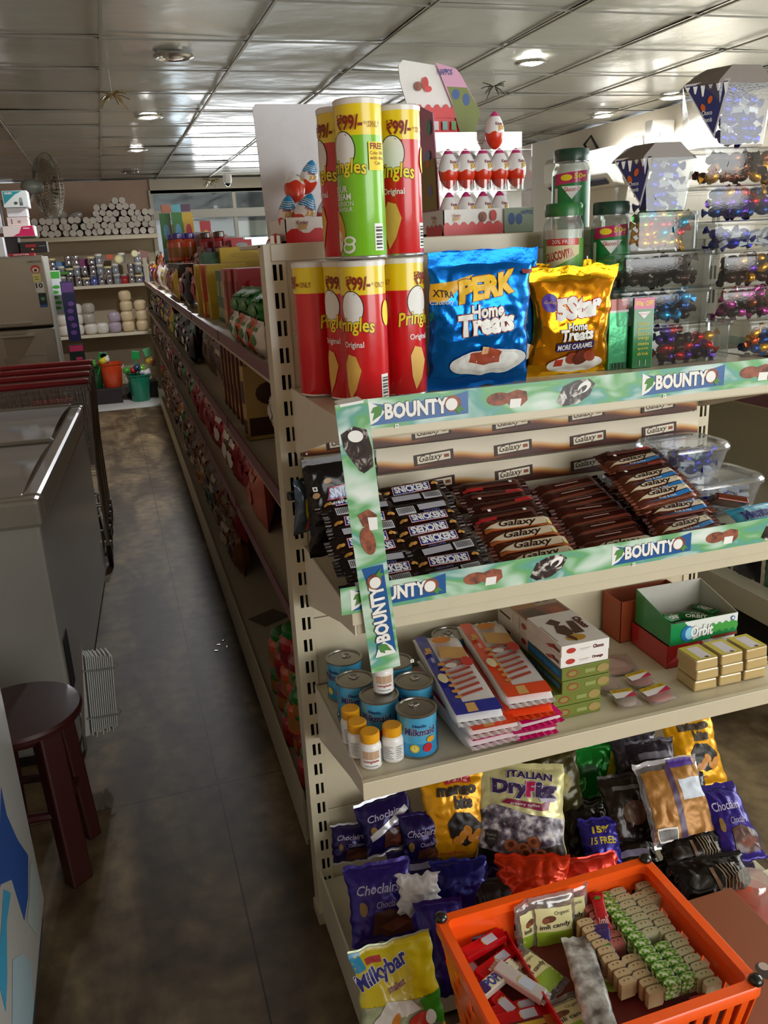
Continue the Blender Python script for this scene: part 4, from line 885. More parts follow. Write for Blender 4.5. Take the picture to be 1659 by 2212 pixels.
def orbit_art(d, w, h):
    d.rect(-w/2, 0, w/2, h, M('#e6eae6', .4)); d.poly([(-w/2,0),(w/2,0),(w/2,h*.45),(0,h*.25),(-w*.15,h*.1),(-w/2,h)], OG); d.poly([(-w/2,0),(-w*.22,0),(-w*.2,h*.6),(-w*.3,h),(-w/2,h)], OG)
    for i in range(9): d.ell(w*.08+.008*i, h*.45+.004*(i % 2), .006, .010, M('#3fa03c', .5), 10)
    d.ell(-w*.25, h*.45, .016, .018, M('#1b6fb0', .4)); d.ell(-w*.22, h*.45, .011, .014, M('#8fd0e8', .4)); d.text('Orbit', -w*.2, h*.25, w*.12, h*.72, WHITE, .04, .1, M('#15603a', .5), .03)
    d.rect(w*.12, 0, w/2, h*.14, M('#7a2a14', .5)); d.ell(w*.42, h*.8, .005, .005, M('#2a5aa8', .5)); d.ell(w*.42, h*.8, .003, .003, WHITE)
def orbit_red(d, w, h):
    d.rect(w*.0, h*.6, w/2, h, M('#dfe2df', .4)); d.poly([(-w/2,h*.2),(-w*.2,h*.9),(.0,h),(.02,h*.5)], gloss('#d8404c')); d.ell(w*.42, h*.8, .005, .005, M('#2a5aa8', .5)); d.ell(-w*.02, h*.6, .018, .012, M('#7f9fb4', .5))
open_box('gum_box', 'red gum display box supporting the open green one', 1.105, 1.352, ZL, .165, .135, .052, -.02, ORR, M('#8a2a1c', .6), orbit_red)
t = open_box('gum_box', 'open green and white gum display box on top of the red one', 1.108, 1.35, ZL+.0535, .165, .13, .05, -.02, OG, M('#b9b5ac', .6), orbit_art, slope=.03)
open_box('gum_box', 'orange-red gum display box standing behind the green and red boxes', 1.085, 1.495, ZL, .17, .075, .10, 0, M('#a84a22', .5), M('#9a5030', .6))
for i in range(6):
    t = T('gum_packet', 'green foil gum packet lying in the open green box', 'gum', (1.06+.022*i, 1.40+.014*(i % 3), ZL+.075+.006*(i % 2)), (.25*(i % 2), .3-.1*i, .9-.5*i), 'gum packets in the green box')
    b = MB(); b.box(-.036, -.010, -.003, .036, .010, .003, foil('#1f7a3c', .25, .6)); b.build('packet_body', t, bevel=.001); d = D(); d.text('ORBIT', -.022, -.005, .022, .006, WHITE, .03); d.build(topf(0, 0, .003), t)
# cheese slabs (three bundles of three)
CHZ = M('#d9c391', .45, 0, .25, 60., .4)
for i in range(3):
    for k in range(3):
        t = T('toffee_block', '%s film-wrapped cream block of the %s bundle from the left' % (('bottom', 'middle', 'top')[k], ORD[i]), 'wrapped block', (1.040+.060*i+.003*(k % 2), 1.25, ZL+.0005+.0235*k), (0, 0, -.03+.02*k+(.02 if i == 2 else 0)), 'film-wrapped cream blocks')
        b = MB(); b.taper(-.026, 0, 0, .026, .062, .0228, -.001, CHZ); b.build('block', t, bevel=.003)
        b = MB(); b.taper(-.0268, -.0008, 0, .0268, .0628, .0232, -.0008, clear('#fff8e0', .16, .12, .06)); b.build('film', t, bevel=.003)
        if k == 2: d = D(); d.rect(-.025, .002, .025, .06, M('#c8b52a', .4)); d.rect(-.012, .006, .014, .052, M('#d8cfd4', .4)); d.ell(.004, .008, .005, .003, M('#3a2a20', .5)); d.build(topf(0, 0, .0232), t, dl=.00015)
# small pink and yellow sachets
def sachet(label, x, y, z, w, l, rz, c1, txt, tilt=0.1):
    t = T('sweet_sachet', label, 'sachet', (x, y, z), (tilt, 0, rz), 'small sachets on the low shelf'); b = MB()
    Sx = lambda u, v, s_: ((u-.5)*w, (v-.5)*l, .007+s_*.0065*(max(0, 1-abs(2*u-1)**3)*max(0, 1-abs(2*v-1)**3))**.6+.001*noise.noise(Vector((u*6, v*6, x*9))))
    b.grid(lambda u, v: Sx(u, v, 1), 14, 14, clear('#f6e6e0', .2, .1, .16)); b.grid(lambda u, v: Sx(u, v, -1), 14, 14, clear('#f6e6e0', .2, .1, .16), True); b.build('sachet_body', t, True)
    b = MB(); b.ball((0, 0, .006), w*.45, l*.45, .0055, M(c1, .5, 0, .3, 60.), 12, 6); b.build('sweets', t, True)
    if txt: d = D(); d.rect(-w*.45, -l*.1, w*.45, l*.42, M('#e8e0e0', .4)); d.rect(-w*.45, l*.22, w*.45, l*.42, M('#c9b02a', .4)); d.poly([(-w*.1,-l*.1),(w*.45,-l*.1),(w*.45,l*.18)], M('#c02c50', .4)); d.text(txt, -w*.4, l*.26, w*.4, l*.38, DKR); d.build(topf(0, 0, .0142), t, dl=.00015)
sachet('pink sachet with a yellow paper label, nearest the shelf edge', .935, 1.262, ZL, .066, .05, .12, '#d0584a', 'LACTO CAL')
sachet('pink sachet behind the yellow-labelled one', .938, 1.325, ZL, .056, .045, .1, '#d8807a', 'SWEET', .1)
sachet('clear sachet with a yellow strip label beside the green cartons', .868, 1.272, ZL, .05, .055, -.1, '#c8c0b4', 'ARROWROOT', .05)
sachet('larger pale sachet of pink sweets behind the small ones', .925, 1.40, ZL, .09, .075, -.15, '#d89c88', None)
sachet('second pale sachet lying against the white cartons', .865, 1.35, ZL, .06, .08, .2, '#c8a49a', None)

# ------------------------------------------------------------ chocolate bars on the middle shelf
ZM = .9315
def bar_proto(kind):
    L, W, H_ = .128, .034, .016
    if kind == 'snick': L = .135; base = foil('#24130f', .25, .35)
    elif kind == 'snickback': L = .135; base = foil('#1c1110', .25, .35)
    elif kind == 'gal': L = .15; W = .038; base = foil('#5a2414', .28, .35)
    elif kind == 'galside': L = .15; W = .038; base = foil('#451a14', .26, .35)
    elif kind == 'galred': L = .14; base = foil('#3a1410', .25, .35)
    else: L = .145; W = .038; base = foil('#6a3420', .28, .35)
    t = T('chocolate_bar', 'x', 'chocolate bar'); b = MB()
    def S(u, v):
        a = 2*PI*u; c, s_ = math.cos(a), math.sin(a); k = min(1, min(v, 1-v)*9+.1); e = .6
        n = noise.noise(Vector((v*14, u*3, len(kind))))*.0012
        return (-L/2+.010+(L-.02)*v, W/2*(abs(c)**e)*(1 if c > 0 else -1)*(.9+.1*k)+n, H_/2+H_/2*(abs(s_)**e)*(1 if s_ > 0 else -1)*k+n)
    b.grid(S, 20, 20, base); o = b.build('wrapper', t, True, ang=60)
    for s_ in (-1, 1):
        b = MB(); f = lambda u, v: (s_*(L/2-.011+.011*v), (u-.5)*W*.95, H_/2+.0012*math.sin(u*30)); b.grid(f, 18, 1, base); b.grid(lambda u, v: (f(u, v)[0], f(u, v)[1], f(u, v)[2]+.0004), 18, 1, base, True); b.build('crimp', o, True)
    d = D(); 
    if kind == 'snick':
        d.poly([(-.034,-.011),(.036,-.009),(.038,.011),(-.032,.009)], gloss('#a8202c')); d.poly([(-.033,-.010),(.035,-.008),(.037,.010),(-.031,.008)], WHITE); d.poly([(-.032,-.009),(.034,-.007),(.036,.009),(-.030,.007)], gloss('#1f2a86'))
        d.text('SNICKERS', -.028, -.006, .032, .007, WHITE, .045)
        for q in (-.048, -.042, .044, .050): d.ell(q, .004*(-1 if q < 0 else 1), .005, .003, M('#c8944a', .4), 10, .5)
    elif kind == 'snickback':
        d.rect(-.045, -.009, -.012, .007, M('#cfcfd8', .35)); 
        for i in range(10): d.rect(-.043+.003*i, -.007, -.0418+.003*i, .005, BLACK)
        d.rect(-.006, -.006, .045, .006, M('#a9a8b4', .4)); d.text('SNICKERS', -.0, -.013, .03, -.008, M('#6a74b0', .4))
    elif kind == 'gal':
        d.poly([(-.062,-.002),(-.03,.010),(.062,.013),(.062,-.004),(.02,-.006),(-.03,-.009)], M('#dccbb0', .35)); d.poly([(-.062,-.012),(-.02,-.010),(.03,-.009),(.062,-.013),(.062,-.006),(.02,-.006),(-.03,-.008),(-.062,-.004)], M('#b4602c', .3))
        d.text('Galaxy', -.034, -.007, .034, .012, M('#2a120c', .4), .02, .45); d.rect(.052, -.006, .060, .004, M('#d8cc7a', .5))
    elif kind == 'galside':
        d.poly([(-.062,.0),(.062,.004),(.062,.010),(-.062,.007)], M('#7a3a28', .35)); d.rect(-.02, -.006, .03, -.004, M('#b08a80', .5)); d.rect(-.05, -.010, .01, -.009, M('#8a5a50', .5))
    elif kind == 'galred':
        d.poly([(-.05,-.004),(.05,.0),(.05,.006),(-.05,.003)], M('#5a2a20', .4)); d.poly([(.018,.002),(.058,.004),(.056,.011),(.02,.009)], gloss('#b01c24')); d.rect(-.04, -.008, -.034, -.003, WHITE)
    else:
        d.poly([(-.06,-.003),(-.02,.010),(.06,.012),(.06,.0),(-.03,-.006)], M('#dccbb0', .35)); d.poly([(-.06,-.013),(-.01,-.012),(.03,-.004),(.06,-.002),(.06,-.010),(.02,-.014)], gloss('#1d74b8')); d.text('Galaxy', -.034, -.004, .034, .012, M('#2a120c', .4), .02, .45); d.text('Fruit & Nut', -.02, -.012, .016, -.008, WHITE); d.rect(.046, .004, .052, .010, WHITE); d.rect(.0475, .0055, .0505, .0085, LEAF)
    def F(x, y, q):
        v = (x+L/2-.01)/(L-.02); k = min(1, max(0, min(v, 1-v)*9+.1)); yy = max(-1, min(1, y/(W/2)))
        return (x, y, H_/2+H_/2*max(.05, (1-abs(yy)**3.33))**.3*k+q*1.5+.0009)
    d.build(F, t, ml=.006, dl=.00014); return t
protos = {k: bar_proto(k) for k in ('snick', 'snickback', 'gal', 'galside', 'galred', 'fn')}; used = set()
BN = {'snick': 'dark peanut bar with blue logo', 'snickback': 'dark peanut bar, barcode up', 'gal': 'cream and brown chocolate bar', 'galside': 'plain brown chocolate bar', 'galred': 'dark bar with red flash', 'fn': 'blue-waved chocolate bar'}
def put_bar(kind, loc, rot, label, group):
    p = protos[kind]
    if kind not in used: used.add(kind); p.scale = (1.1, 1.12, 1.1); p.location = loc; p.rotation_euler = rot; p['label'] = label; p['group'] = group; return p
    return dup(p, loc, rot, label, group)
def bar_pile(cx, y0, z0, n, dy, dz, kinds, where, rz=0.07, seed=1, flip=.5, tilt=.5):
    rr = random.Random(seed)
    for j in range(n):
        k = kinds[j % len(kinds)] if not callable(kinds) else kinds(j)
        loc = (cx+rr.uniform(-.008, .008), y0+dy*j, z0+dz*j); rot = (tilt+rr.uniform(-.1, .1), rr.uniform(-.04, .04), rz+rr.uniform(-.07, .07)+(PI if rr.random() < flip else 0))
        if abs(rot[2]) > 2: rot = (-rot[0], rot[1], rot[2])
        put_bar(k, loc, rot, '%s, %s from the front, %s' % (BN[k], ORD[j], where), 'bars in the %s' % where)
bar_pile(.385, 1.24, ZM+.004, 10, .024, .0115, ['snick', 'snickback', 'snick', 'snickback', 'snick', 'snick', 'snickback', 'snick', 'snickback', 'snick'], 'leftmost dark bar pile', .05, 3)
bar_pile(.507, 1.235, ZM+.004, 10, .027, .0115, ['snick', 'snickback', 'snick', 'snickback', 'snick', 'snick', 'snick', 'snickback', 'snickback', 'snick'], 'second dark bar pile', .05, 4)
bar_pile(.668, 1.235, ZM+.003, 9, .03, .011, ['gal', 'gal', 'gal', 'gal', 'gal', 'galred', 'galred', 'galred', 'galred'], 'third bar pile from the left', .0, 5)
bar_pile(.835, 1.235, ZM+.003, 9, .028, .009, ['gal', 'gal', 'galside', 'galside', 'galside', 'galside', 'galside', 'galside', 'galside'], 'fourth bar pile from the left', .04, 6, .6)
bar_pile(.995, 1.235, ZM+.003, 6, .022, .010, ['fn', 'galside', 'fn', 'galside', 'fn', 'fn'], 'front of the blue wave pile', .10, 7, 0)
bar_pile(.975, 1.33, ZM+.075, 6, .026, .010, ['fn', 'fn', 'fn', 'galred', 'fn', 'galred'], 'raised back of the blue wave pile', .08, 8, 0, .35)
bar_pile(.985, 1.36, ZM+.02, 4, .03, .012, ['galside'], 'hidden underside of the blue wave pile', .05, 9, 0)
# miniatures bag, side bag, hook
t = T('miniatures_bag', 'dark bag of miniature peanut bars leaning at the left end of the shelf', 'sweet bag', (.372, 1.455, ZM+.02), (-.12, 0, .08)); S = pouch_fn(.15, .185, .04, 8, .006, .08, .05)
pouch_body(S, .15, .185, foil('#191414', .2, .4), t, None)
d = D(); 
for i in range(9): rr = random.Random(i+40); d.ell(rr.uniform(-.062, .0), rr.uniform(.02, .16), .008, .005, M('#a8845a', .4), 12, rr.uniform(0, 3))
d.xf(0, 0, .02, 1); d.poly([(-.038,.108),(.07,.108),(.07,.132),(-.03,.132)], gloss('#a8202c')); d.poly([(-.036,.110),(.07,.110),(.07,.130),(-.029,.130)], gloss('#39508f')); d.text('SNICKERS', -.03, .112, .055, .129, M('#c9d0e4', .4), .04); d.text('MINIATURES', -.034, .097, .045, .105, M('#bfbfc8', .4), .02)
d.xf(); d.rect(-.062, .126, -.054, .134, WHITE); d.rect(-.060, .128, -.056, .132, BLACK)
d.build(lambda x, z_, o: S(x, z_, o), t, ml=.008, o0=.0014, dl=.0002)
t = T('sweet_bag', 'clear-topped bag with yellow and red lobes poking past the slotted upright', 'sweet bag', (.297, 1.50, ZM+.055), (.1, 0, .5)); S = pouch_fn(.05, .11, .03, 9, .004, .08, .3)
pouch_body(S, .05, .11, foil('#4a5560', .2, .3), t, None); d = D(); d.ell(.002, .05, .013, .028, gloss('#e0c81c'), 20, .2); d.ell(.006, .03, .011, .024, gloss('#d01c2a'), 20, -.2); d.build(lambda x, z_, o: S(x, z_, o), t, ml=.006, o0=.0016)
b = MB(); b.box(.272, 1.50, 1.052, .318, 1.512, 1.068, BLACK); tag(b.build('hang_clip', bevel=.003), 'small black clip on the slotted upright above the yellow and red bag', 'clip')
# tubs at the right end of the middle shelf
def oct_tub(label, x, y, z, w, dp, h, rz, where, seed):
    t = T('mint_tub', label, 'tub', (x, y, z), (0, 0, rz), 'blue and white sweet tubs'); c2 = clear('#eef2fa', .2, .08, .06); r = .035
    b = MB(); loft(b, [(rrect(w*.8, dp*.8, r, 3), 0), (rrect(w*.84, dp*.84, r, 3), .004), (rrect(w*.96, dp*.96, r, 3), h-.016)], c2, True, False); b.build('tub_body', t, True)
    b = MB(); loft(b, [(rrect(w*.97, dp*.97, r, 3), h-.018), (rrect(w, dp, r, 3), h-.014), (rrect(w, dp, r, 3), h-.006), (rrect(w*.95, dp*.95, r, 3), h), (rrect(w*.82, dp*.82, r, 3), h-.001), (rrect(w*.78, dp*.78, r, 3), h-.006)], c2, False, True); b.build('tub_lid', t, True)
    fill(x-w*.42, y-dp*.42, z+.004, x+w*.42, y+dp*.42, z+h-.016, [BL, SV, SV], 26, where, seed, (SV,))
oct_tub('lower clear tub of blue and white sweets at the right end of the bar shelf', 1.165, 1.44, ZM+.005, .20, .15, .072, .05, 'the lower right tub on the bar shelf', 51)
oct_tub('upper clear tub of blue and white sweets stacked at the right end', 1.12, 1.475, ZM+.078, .17, .14, .068, .02, 'the upper right tub on the bar shelf', 52)
oct_tub('clear tub of blue sweets mostly hidden behind the raised bars', 1.02, 1.50, ZM+.002, .16, .12, .07, 0, 'the hidden tub behind the bars', 53)
t = T('square_chocolate', 'square brown chocolate pack tilted beside the clear tubs', 'chocolate pack', (1.125, 1.33, ZM+.045), (-.5, .2, -.35)); b = MB(); b.taper(-.033, -.028, 0, .033, .028, .014, -.003, foil('#6a2c18', .25, .35)); b.build('wrapper', t, bevel=.003)
d = D(); d.poly([(-.03,.0),(.03,-.004),(.03,.02),(-.03,.024)], M('#dccbb0', .35)); d.poly([(-.03,-.02),(.03,-.022),(.03,-.008),(-.03,-.004)], M('#a8501e', .3)); d.text('Galaxy', -.024, .002, .024, .018, M('#2a120c', .4), .01, .4); d.build(topf(0, 0, .014), t, dl=.0002)
t = T('mint_bag', 'light blue mint roll pack lying at the right end of the bar shelf', 'mint pack', (1.19, 1.265, ZM+.012), (-1.15, 0, .06)); S = pouch_fn(.16, .062, .02, 14, .002, .06, .02)
pouch_body(S, .16, .062, gloss('#4fb8dc'), t, None); d = D(); d.text('Mentos', -.06, .02, .012, .042, M('#1c2a7c', .4), .06, 0, WHITE, .05); d.xf(0, 0, 0, 1); d.text('mini', .018, .018, .055, .034, gloss('#d0406a'), .04, .3, WHITE, .03); d.build(lambda x, z_, o: S(x, z_, o), t, ml=.007, o0=.0012)

# ------------------------------------------------------------ bags in the bottom bay
PURP = foil('#211452', .24, .3); PUR2 = foil('#2e1c78', .24, .3); SEAL = M('#cfd0d6', .3, .3); CHOC = M('#4a261c', .3)
def bag(name, label, cat, pts, t_, mat, art=None, seal=None, seed=1, h=None, pinch=.05, crk=.006, group=None, sl=.05):
    t = T(name, label, cat, group=group); W, H_ = place3(t, *pts); H_ = h or H_
    if h: # keep the top edge where it is
        tl, tr, bl = map(Vector, pts); d_ = (bl-tl).normalized(); t.location = tl+d_*H_+(tr-tl)/2
    S = pouch_fn(W, H_, t_, seed, crk, .06, pinch)
    pouch_body(S, W, H_, mat, t, seal, sl, nu=46, nv=50)
    if art: d = D(); art(d, W, H_); d.build(lambda x, z_, o: S(x, z_, o), t, ml=.006, o0=.0014, dl=.00024)
    return t
def choc_art(txt='Choclairs'):
    def f(d, w, h):
        d.text(txt, -w*.36, h*.62, w*.30, h*.74, M('#b9b0d0', .4), .01, .3); d.ell(-w*.3, h*.45, w*.06, h*.09, M('#8a6a34', .4)); d.text('Choclairs', -w*.1, h*.44, w*.3, h*.52, M('#a8a0c0', .4), .0, .3)
        d.poly([(-w*.2,h*.12),(-w*.15,h*.38),(w*.1,h*.42),(w*.42,h*.34),(w*.44,h*.1),(0,h*.08)], CHOC); d.poly([(-w*.1,h*.2),(w*.2,h*.3),(w*.4,h*.22),(w*.1,h*.13)], M('#6e3c2c', .25))
    return f
gB = 'purple chocolate sweet bags'
def mango_art(d, w, h):
    d.rect(-w*.12, h*.9, w*.3, h*.97, gloss('#c03038')); d.text('Parle', -w*.06, h*.915, w*.24, h*.955, WHITE); d.text('mango', -w*.26, h*.74, w*.36, h*.86, TXD, .06); d.text('bite', -.0, h*.62, w*.28, h*.75, TXD, .06)
    d.poly([(-w*.12,h*.30),(-w*.16,h*.46),(-w*.02,h*.58),(w*.22,h*.56),(w*.40,h*.42),(w*.34,h*.24),(w*.1,h*.18)], M('#1a1410', .4))
    for i in range(5): d.ell(w*(.0+.08*i), h*(.26+.05*(i % 3)), w*.09, h*.05, M('#c8822c', .35), 12, i)
    d.text('toffee', -w*.3, h*.10, w*.1, h*.14, gloss('#c03038'))
bag('mango_sweet_bag', 'yellow mango sweet bag standing left of the dry fig bag', 'sweet bag', ((.498,1.497,.39),(.634,1.47,.39),(.494,1.42,.225)), .045, foil('#e3a00f', .28, .35), mango_art, None, 61)
def fig_art(d, w, h):
    FG = M('#3a2450', .4); d.poly([(-w*.49,h*.52),(-w*.3,h*.60),(w*.1,h*.50),(w*.49,h*.46),(w*.49,h*.04),(-w*.49,h*.04)], ramp_mat(((.3, '#2c2430'), (.48, '#6c6472'), (.6, '#c4c0c8'), (.7, '#eceaec')), 55., 2., .3))
    d.poly([(-w*.49,.0),(-w*.49,h*.16),(-w*.2,h*.12),(w*.2,h*.10),(w*.49,h*.16),(w*.49,0)], M('#1f1714', .35)); d.poly([(w*.2,h*.17),(w*.49,h*.22),(w*.49,h*.10),(w*.3,h*.08)], TXD)
    d.xf(0, 0, -.06, 1); d.text('ITALIAN', -w*.2, h*.84, w*.3, h*.90, FG, .04, 0, M('#d8d4e4', .5), .06, arch=h*.02)
    d.text('Dry', -w*.36, h*.66, w*.02, h*.82, FG, .06, 0, M('#c9c4dc', .5), .05); d.text('F', w*.03, h*.69, w*.12, h*.82, gloss('#c0245a'), .06, 0, M('#c9c4dc', .5), .05); d.text('ig', w*.14, h*.65, w*.34, h*.82, FG, .06, 0, M('#c9c4dc', .5), .05)
    d.poly([(-w*.26,h*.60),(-w*.2,h*.64),(w*.22,h*.62),(w*.3,h*.66),(w*.28,h*.56),(w*.2,h*.55),(-.0,h*.57)], gloss('#8a1c44')); d.text('creamy toffee', -w*.16, h*.580, w*.18, h*.615, WHITE)
    d.xf(); d.poly([(-w*.42,h*.34),(-w*.27,h*.34),(-w*.27,h*.22),(-w*.345,h*.15),(-w*.42,h*.22)], M('#1c1818', .4)); d.text('Premium', -w*.40, h*.28, -w*.29, h*.31, M('#a09890', .5)); d.text('Quality', -w*.39, h*.24, -w*.30, h*.27, M('#a09890', .5))
    for x_, z_ in ((-.12, .2), (.02, .17), (.14, .24), (.05, .12), (.2, .12)): d.ell(w*x_, h*z_, w*.075, h*.06, M('#9a5c3c', .2, 0, .2, 70, .6)); d.ell(w*x_, h*(z_+.01), w*.035, h*.028, M('#5c3020', .2))
bag('dry_fig_sweet_bag', 'large pale yellow and grey dry fig toffee bag in front of the mango bag', 'sweet bag', ((.646,1.485,.402),(.822,1.405,.402),(.592,1.385,.225)), .05, foil('#d9d49a', .28, .3), fig_art, None, 62, h=.21)
bag('chocolate_sweet_bag', 'small purple sweet bag at the far left of the bottom bay', 'sweet bag', ((.303,1.553,.28),(.392,1.537,.28),(.307,1.515,.205)), .04, PURP, choc_art(), SEAL, 63, group=gB)
bag('chocolate_sweet_bag', 'purple sweet bag with a white seam strip, upper left of the bottom bay', 'sweet bag', ((.375,1.515,.345),(.500,1.524,.355),(.372,1.455,.245)), .045, PURP, lambda d, w, h: (choc_art()(d, w, h), d.xf(0, 0, .38, 1), d.rect(-w*.25, h*.42, w*.6, h*.53, SEAL), d.xf()), SEAL, 64, group=gB)
bag('chocolate_sweet_bag', 'purple sweet bag between the seam-strip bag and the yellow bag', 'sweet bag', ((.452,1.468,.33),(.549,1.454,.33),(.442,1.435,.215)), .045, PURP, choc_art(), None, 65, group=gB)
bag('chocolate_sweet_bag', 'big purple sweet bag leaning at the front left edge', 'sweet bag', ((.300,1.385,.305),(.434,1.368,.305),(.290,1.305,.19)), .05, PUR2, choc_art('Choclairs'), None, 66, h=.15, group=gB)
bag('chocolate_sweet_bag', 'purple sweet bag hanging down beside the orange basket', 'sweet bag', ((.375,1.265,.285),(.470,1.25,.285),(.39,1.175,.15)), .04, PUR2, lambda d, w, h: (d.ell(0, h*.8, w*.12, h*.04, M('#8a6a34', .4)), d.ell(w*.25, h*.82, w*.1, h*.04, M('#8a6a34', .4))), None, 67, h=.17, group=gB)
bag('blue_sweet_bag', 'shiny dark blue sweet bag below the yellow bag', 'sweet bag', ((.468,1.375,.275),(.585,1.345,.275),(.462,1.30,.19)), .045, foil('#1c1a78', .2, .4), None, None, 68)
bag('white_bag', 'crumpled white backed bag piece lying on the purple bags', 'sweet bag', ((.372,1.33,.30),(.455,1.31,.30),(.385,1.29,.24)), .02, M('#d8d6da', .3, 0, .4, 50.), lambda d, w, h: d.rect(-w*.2, h*.1, w*.1, h*.5, M('#b8b4b8', .4)), SEAL, 69, crk=.01)
bag('dark_sweet_bag', 'dark clear sweet bag between the blue bag and the orange bag', 'sweet bag', ((.515,1.33,.245),(.60,1.30,.245),(.53,1.26,.18)), .035, foil('#2a2024', .2, .3), None, None, 83)
def milky_art(d, w, h):
    d.poly([(-w*.49,h*.52),(-w*.1,h*.6),(w*.49,h*.48),(w*.49,h*.62),(w*.49,h*.98),(-w*.49,h*.98)], gloss('#ddc80f')); d.poly([(-w*.5,h*.8),(-w*.36,h*.84),(-w*.38,h*.98),(-w*.5,h*.98)], gloss('#2c9cd0'))
    d.xf(0, 0, .30, 1); d.text('Milkybar', -w*.20, h*.70, w*.44, h*.86, M('#2a2f8c', .4), .035, 0, WHITE, .06); d.text('smallest', w*.08, h*.60, w*.30, h*.66, M('#8a3c7c', .4), .02); d.xf()
    d.rect(-w*.34, h*.86, -w*.16, h*.91, gloss('#c0343c')); d.poly([(-w*.42,h*.36),(-w*.2,h*.54),(w*.1,h*.50),(w*.2,h*.40),(-w*.1,h*.38),(-w*.3,h*.2)], M('#e8e6de', .3)); d.ell(-w*.15, h*.32, w*.05, h*.12, M('#e08c1c', .4), rot=-.5)
    d.poly([(w*.2,h*.48),(w*.49,h*.5),(w*.49,h*.2),(w*.3,h*.25)], M('#3c8a1c', .35)); d.ell(w*.18, h*.3, w*.16, h*.075, gloss('#d8402c')); d.ell(w*.3, h*.3, w*.07, h*.07, WHITE); d.poly([(-w*.3,h*.1),(-w*.1,h*.28),(w*.1,h*.2),(0,h*.08)], M('#9cc4cc', .4))
    d.poly([(-w*.3,.0),(w*.1,h*.16),(w*.49,h*.20),(w*.49,0)], gloss('#e0a81c')); d.text('Milkybar', w*.05, h*.07, w*.3, h*.12, M('#8a3c7c', .4), .02); d.poly([(-w*.49,h*.3),(-w*.44,h*.3),(-w*.3,0),(-w*.4,0)], M('#5ca82c', .4))
bag('milk_sweet_bag', 'yellow and blue milk sweet bag hanging over the lower left front edge', 'sweet bag', ((.240,1.205,.272),(.398,1.205,.272),(.255,1.135,.14)), .05, foil('#b8c4a0', .22, .3), milky_art, None, 70, h=.20)
bag('orange_sweet_bag', 'shiny red-orange sweet bag under the dry fig bag', 'sweet bag', ((.572,1.345,.275),(.715,1.29,.275),(.59,1.275,.19)), .045, foil('#dd3a14', .2, .4), None, None, 71, crk=.01)
bag('orange_sweet_bag', 'second red-orange sweet bag, behind the basket rim', 'sweet bag', ((.715,1.30,.255),(.875,1.27,.265),(.70,1.255,.18)), .045, foil('#cf2c1a', .2, .4), lambda d, w, h: [d.ell(w*(-.3+.12*i), h*(.4+.1*(i % 3)), w*.05, h*.07, M('#8a4a3c', .4)) for i in range(6)], None, 72, crk=.01)
bag('violet_sweet_bag', 'violet sweet bag with yellow lettering right of the dry fig bag', 'sweet bag', ((.832,1.385,.27),(.915,1.365,.27),(.815,1.305,.19)), .045, foil('#2e2288', .24, .35), lambda d, w, h: (d.text('15 FREE', -w*.3, h*.5, w*.34, h*.62, M('#c8b03c', .4), .03), d.text('15%', -w*.2, h*.7, w*.24, h*.82, M('#c8b03c', .4), .05)), None, 73)
bag('green_sweet_bag', 'green foil sweet bag at the back under the shelf', 'sweet bag', ((.895,1.545,.34),(1.045,1.53,.34),(.885,1.49,.22)), .045, foil('#138a2e', .2, .35), lambda d, w, h: (d.poly([(-w*.1,h*.1),(w*.1,h*.2),(w*.4,h*.8),(w*.25,h*.85)], M('#b8b81c', .35)), d.ell(-w*.2, h*.6, w*.15, h*.1, M('#0c5a20', .4))), None, 74, h=.14)
bag('dark_green_bag', 'dark brown and green snack bag leaning behind the dry fig bag', 'sweet bag', ((.745,1.52,.375),(.88,1.50,.375),(.75,1.45,.24)), .04, foil('#3a3414', .24, .3), lambda d, w, h: d.ell(0, h*.5, w*.3, h*.2, M('#8a7a1c', .4)), None, 75)
bag('mango_sweet_bag', 'yellow mango sweet bag at the right end under the shelf', 'sweet bag', ((1.085,1.548,.345),(1.215,1.53,.345),(1.14,1.455,.23)), .045, foil('#e3a00f', .28, .35), mango_art, None, 76, h=.17)
bag('coffee_sweet_bag', 'dark sweet bag with gold coins in the middle of the pile', 'sweet bag', ((.905,1.43,.33),(1.03,1.41,.33),(.895,1.335,.21)), .045, foil('#241c18', .22, .3), lambda d, w, h: (d.ell(-.0, h*.45, w*.22, h*.17, M('#5c4028', .35)), d.rect(-w*.3, h*.77, w*.3, h*.83, M('#5a5450', .5))), None, 77)
bag('dark_sweet_bag', 'dark sweet bag behind the brown-backed bag', 'sweet bag', ((1.0,1.49,.36),(1.12,1.47,.36),(1.0,1.40,.24)), .04, foil('#2c2430', .22, .3), lambda d, w, h: d.rect(-w*.3, h*.7, w*.3, h*.80, M('#6a6470', .5)), None, 78)
def brown_art(d, w, h):
    BP = foil('#9a6a2c', .35, .3); d.rect(-w*.44, h*.08, -w*.07, h*.88, BP); d.rect(w*.03, h*.10, w*.46, h*.90, BP); d.rect(-w*.07, h*.05, w*.03, h*.92, M('#4a3050', .35)); d.rect(w*.03, h*.88, w*.42, h*.98, M('#4c3088', .4))
    d.rect(w*.08, h*.50, w*.46, h*.74, M('#c4ccd8', .4)); d.rect(-w*.42, h*.06, -w*.12, h*.22, WHITE)
    for i in range(12): d.rect(-w*.40+w*.022*i, h*.08, -w*.388+w*.022*i, h*.20, BLACK)
bag('brown_backed_bag', 'clear bag turned face down showing two brown panels and a barcode', 'sweet bag', ((.945,1.375,.385),(1.095,1.36,.385),(.952,1.27,.25)), .04, clear('#d8ccd0', .2, .08, .1), brown_art, None, 79, h=.18)
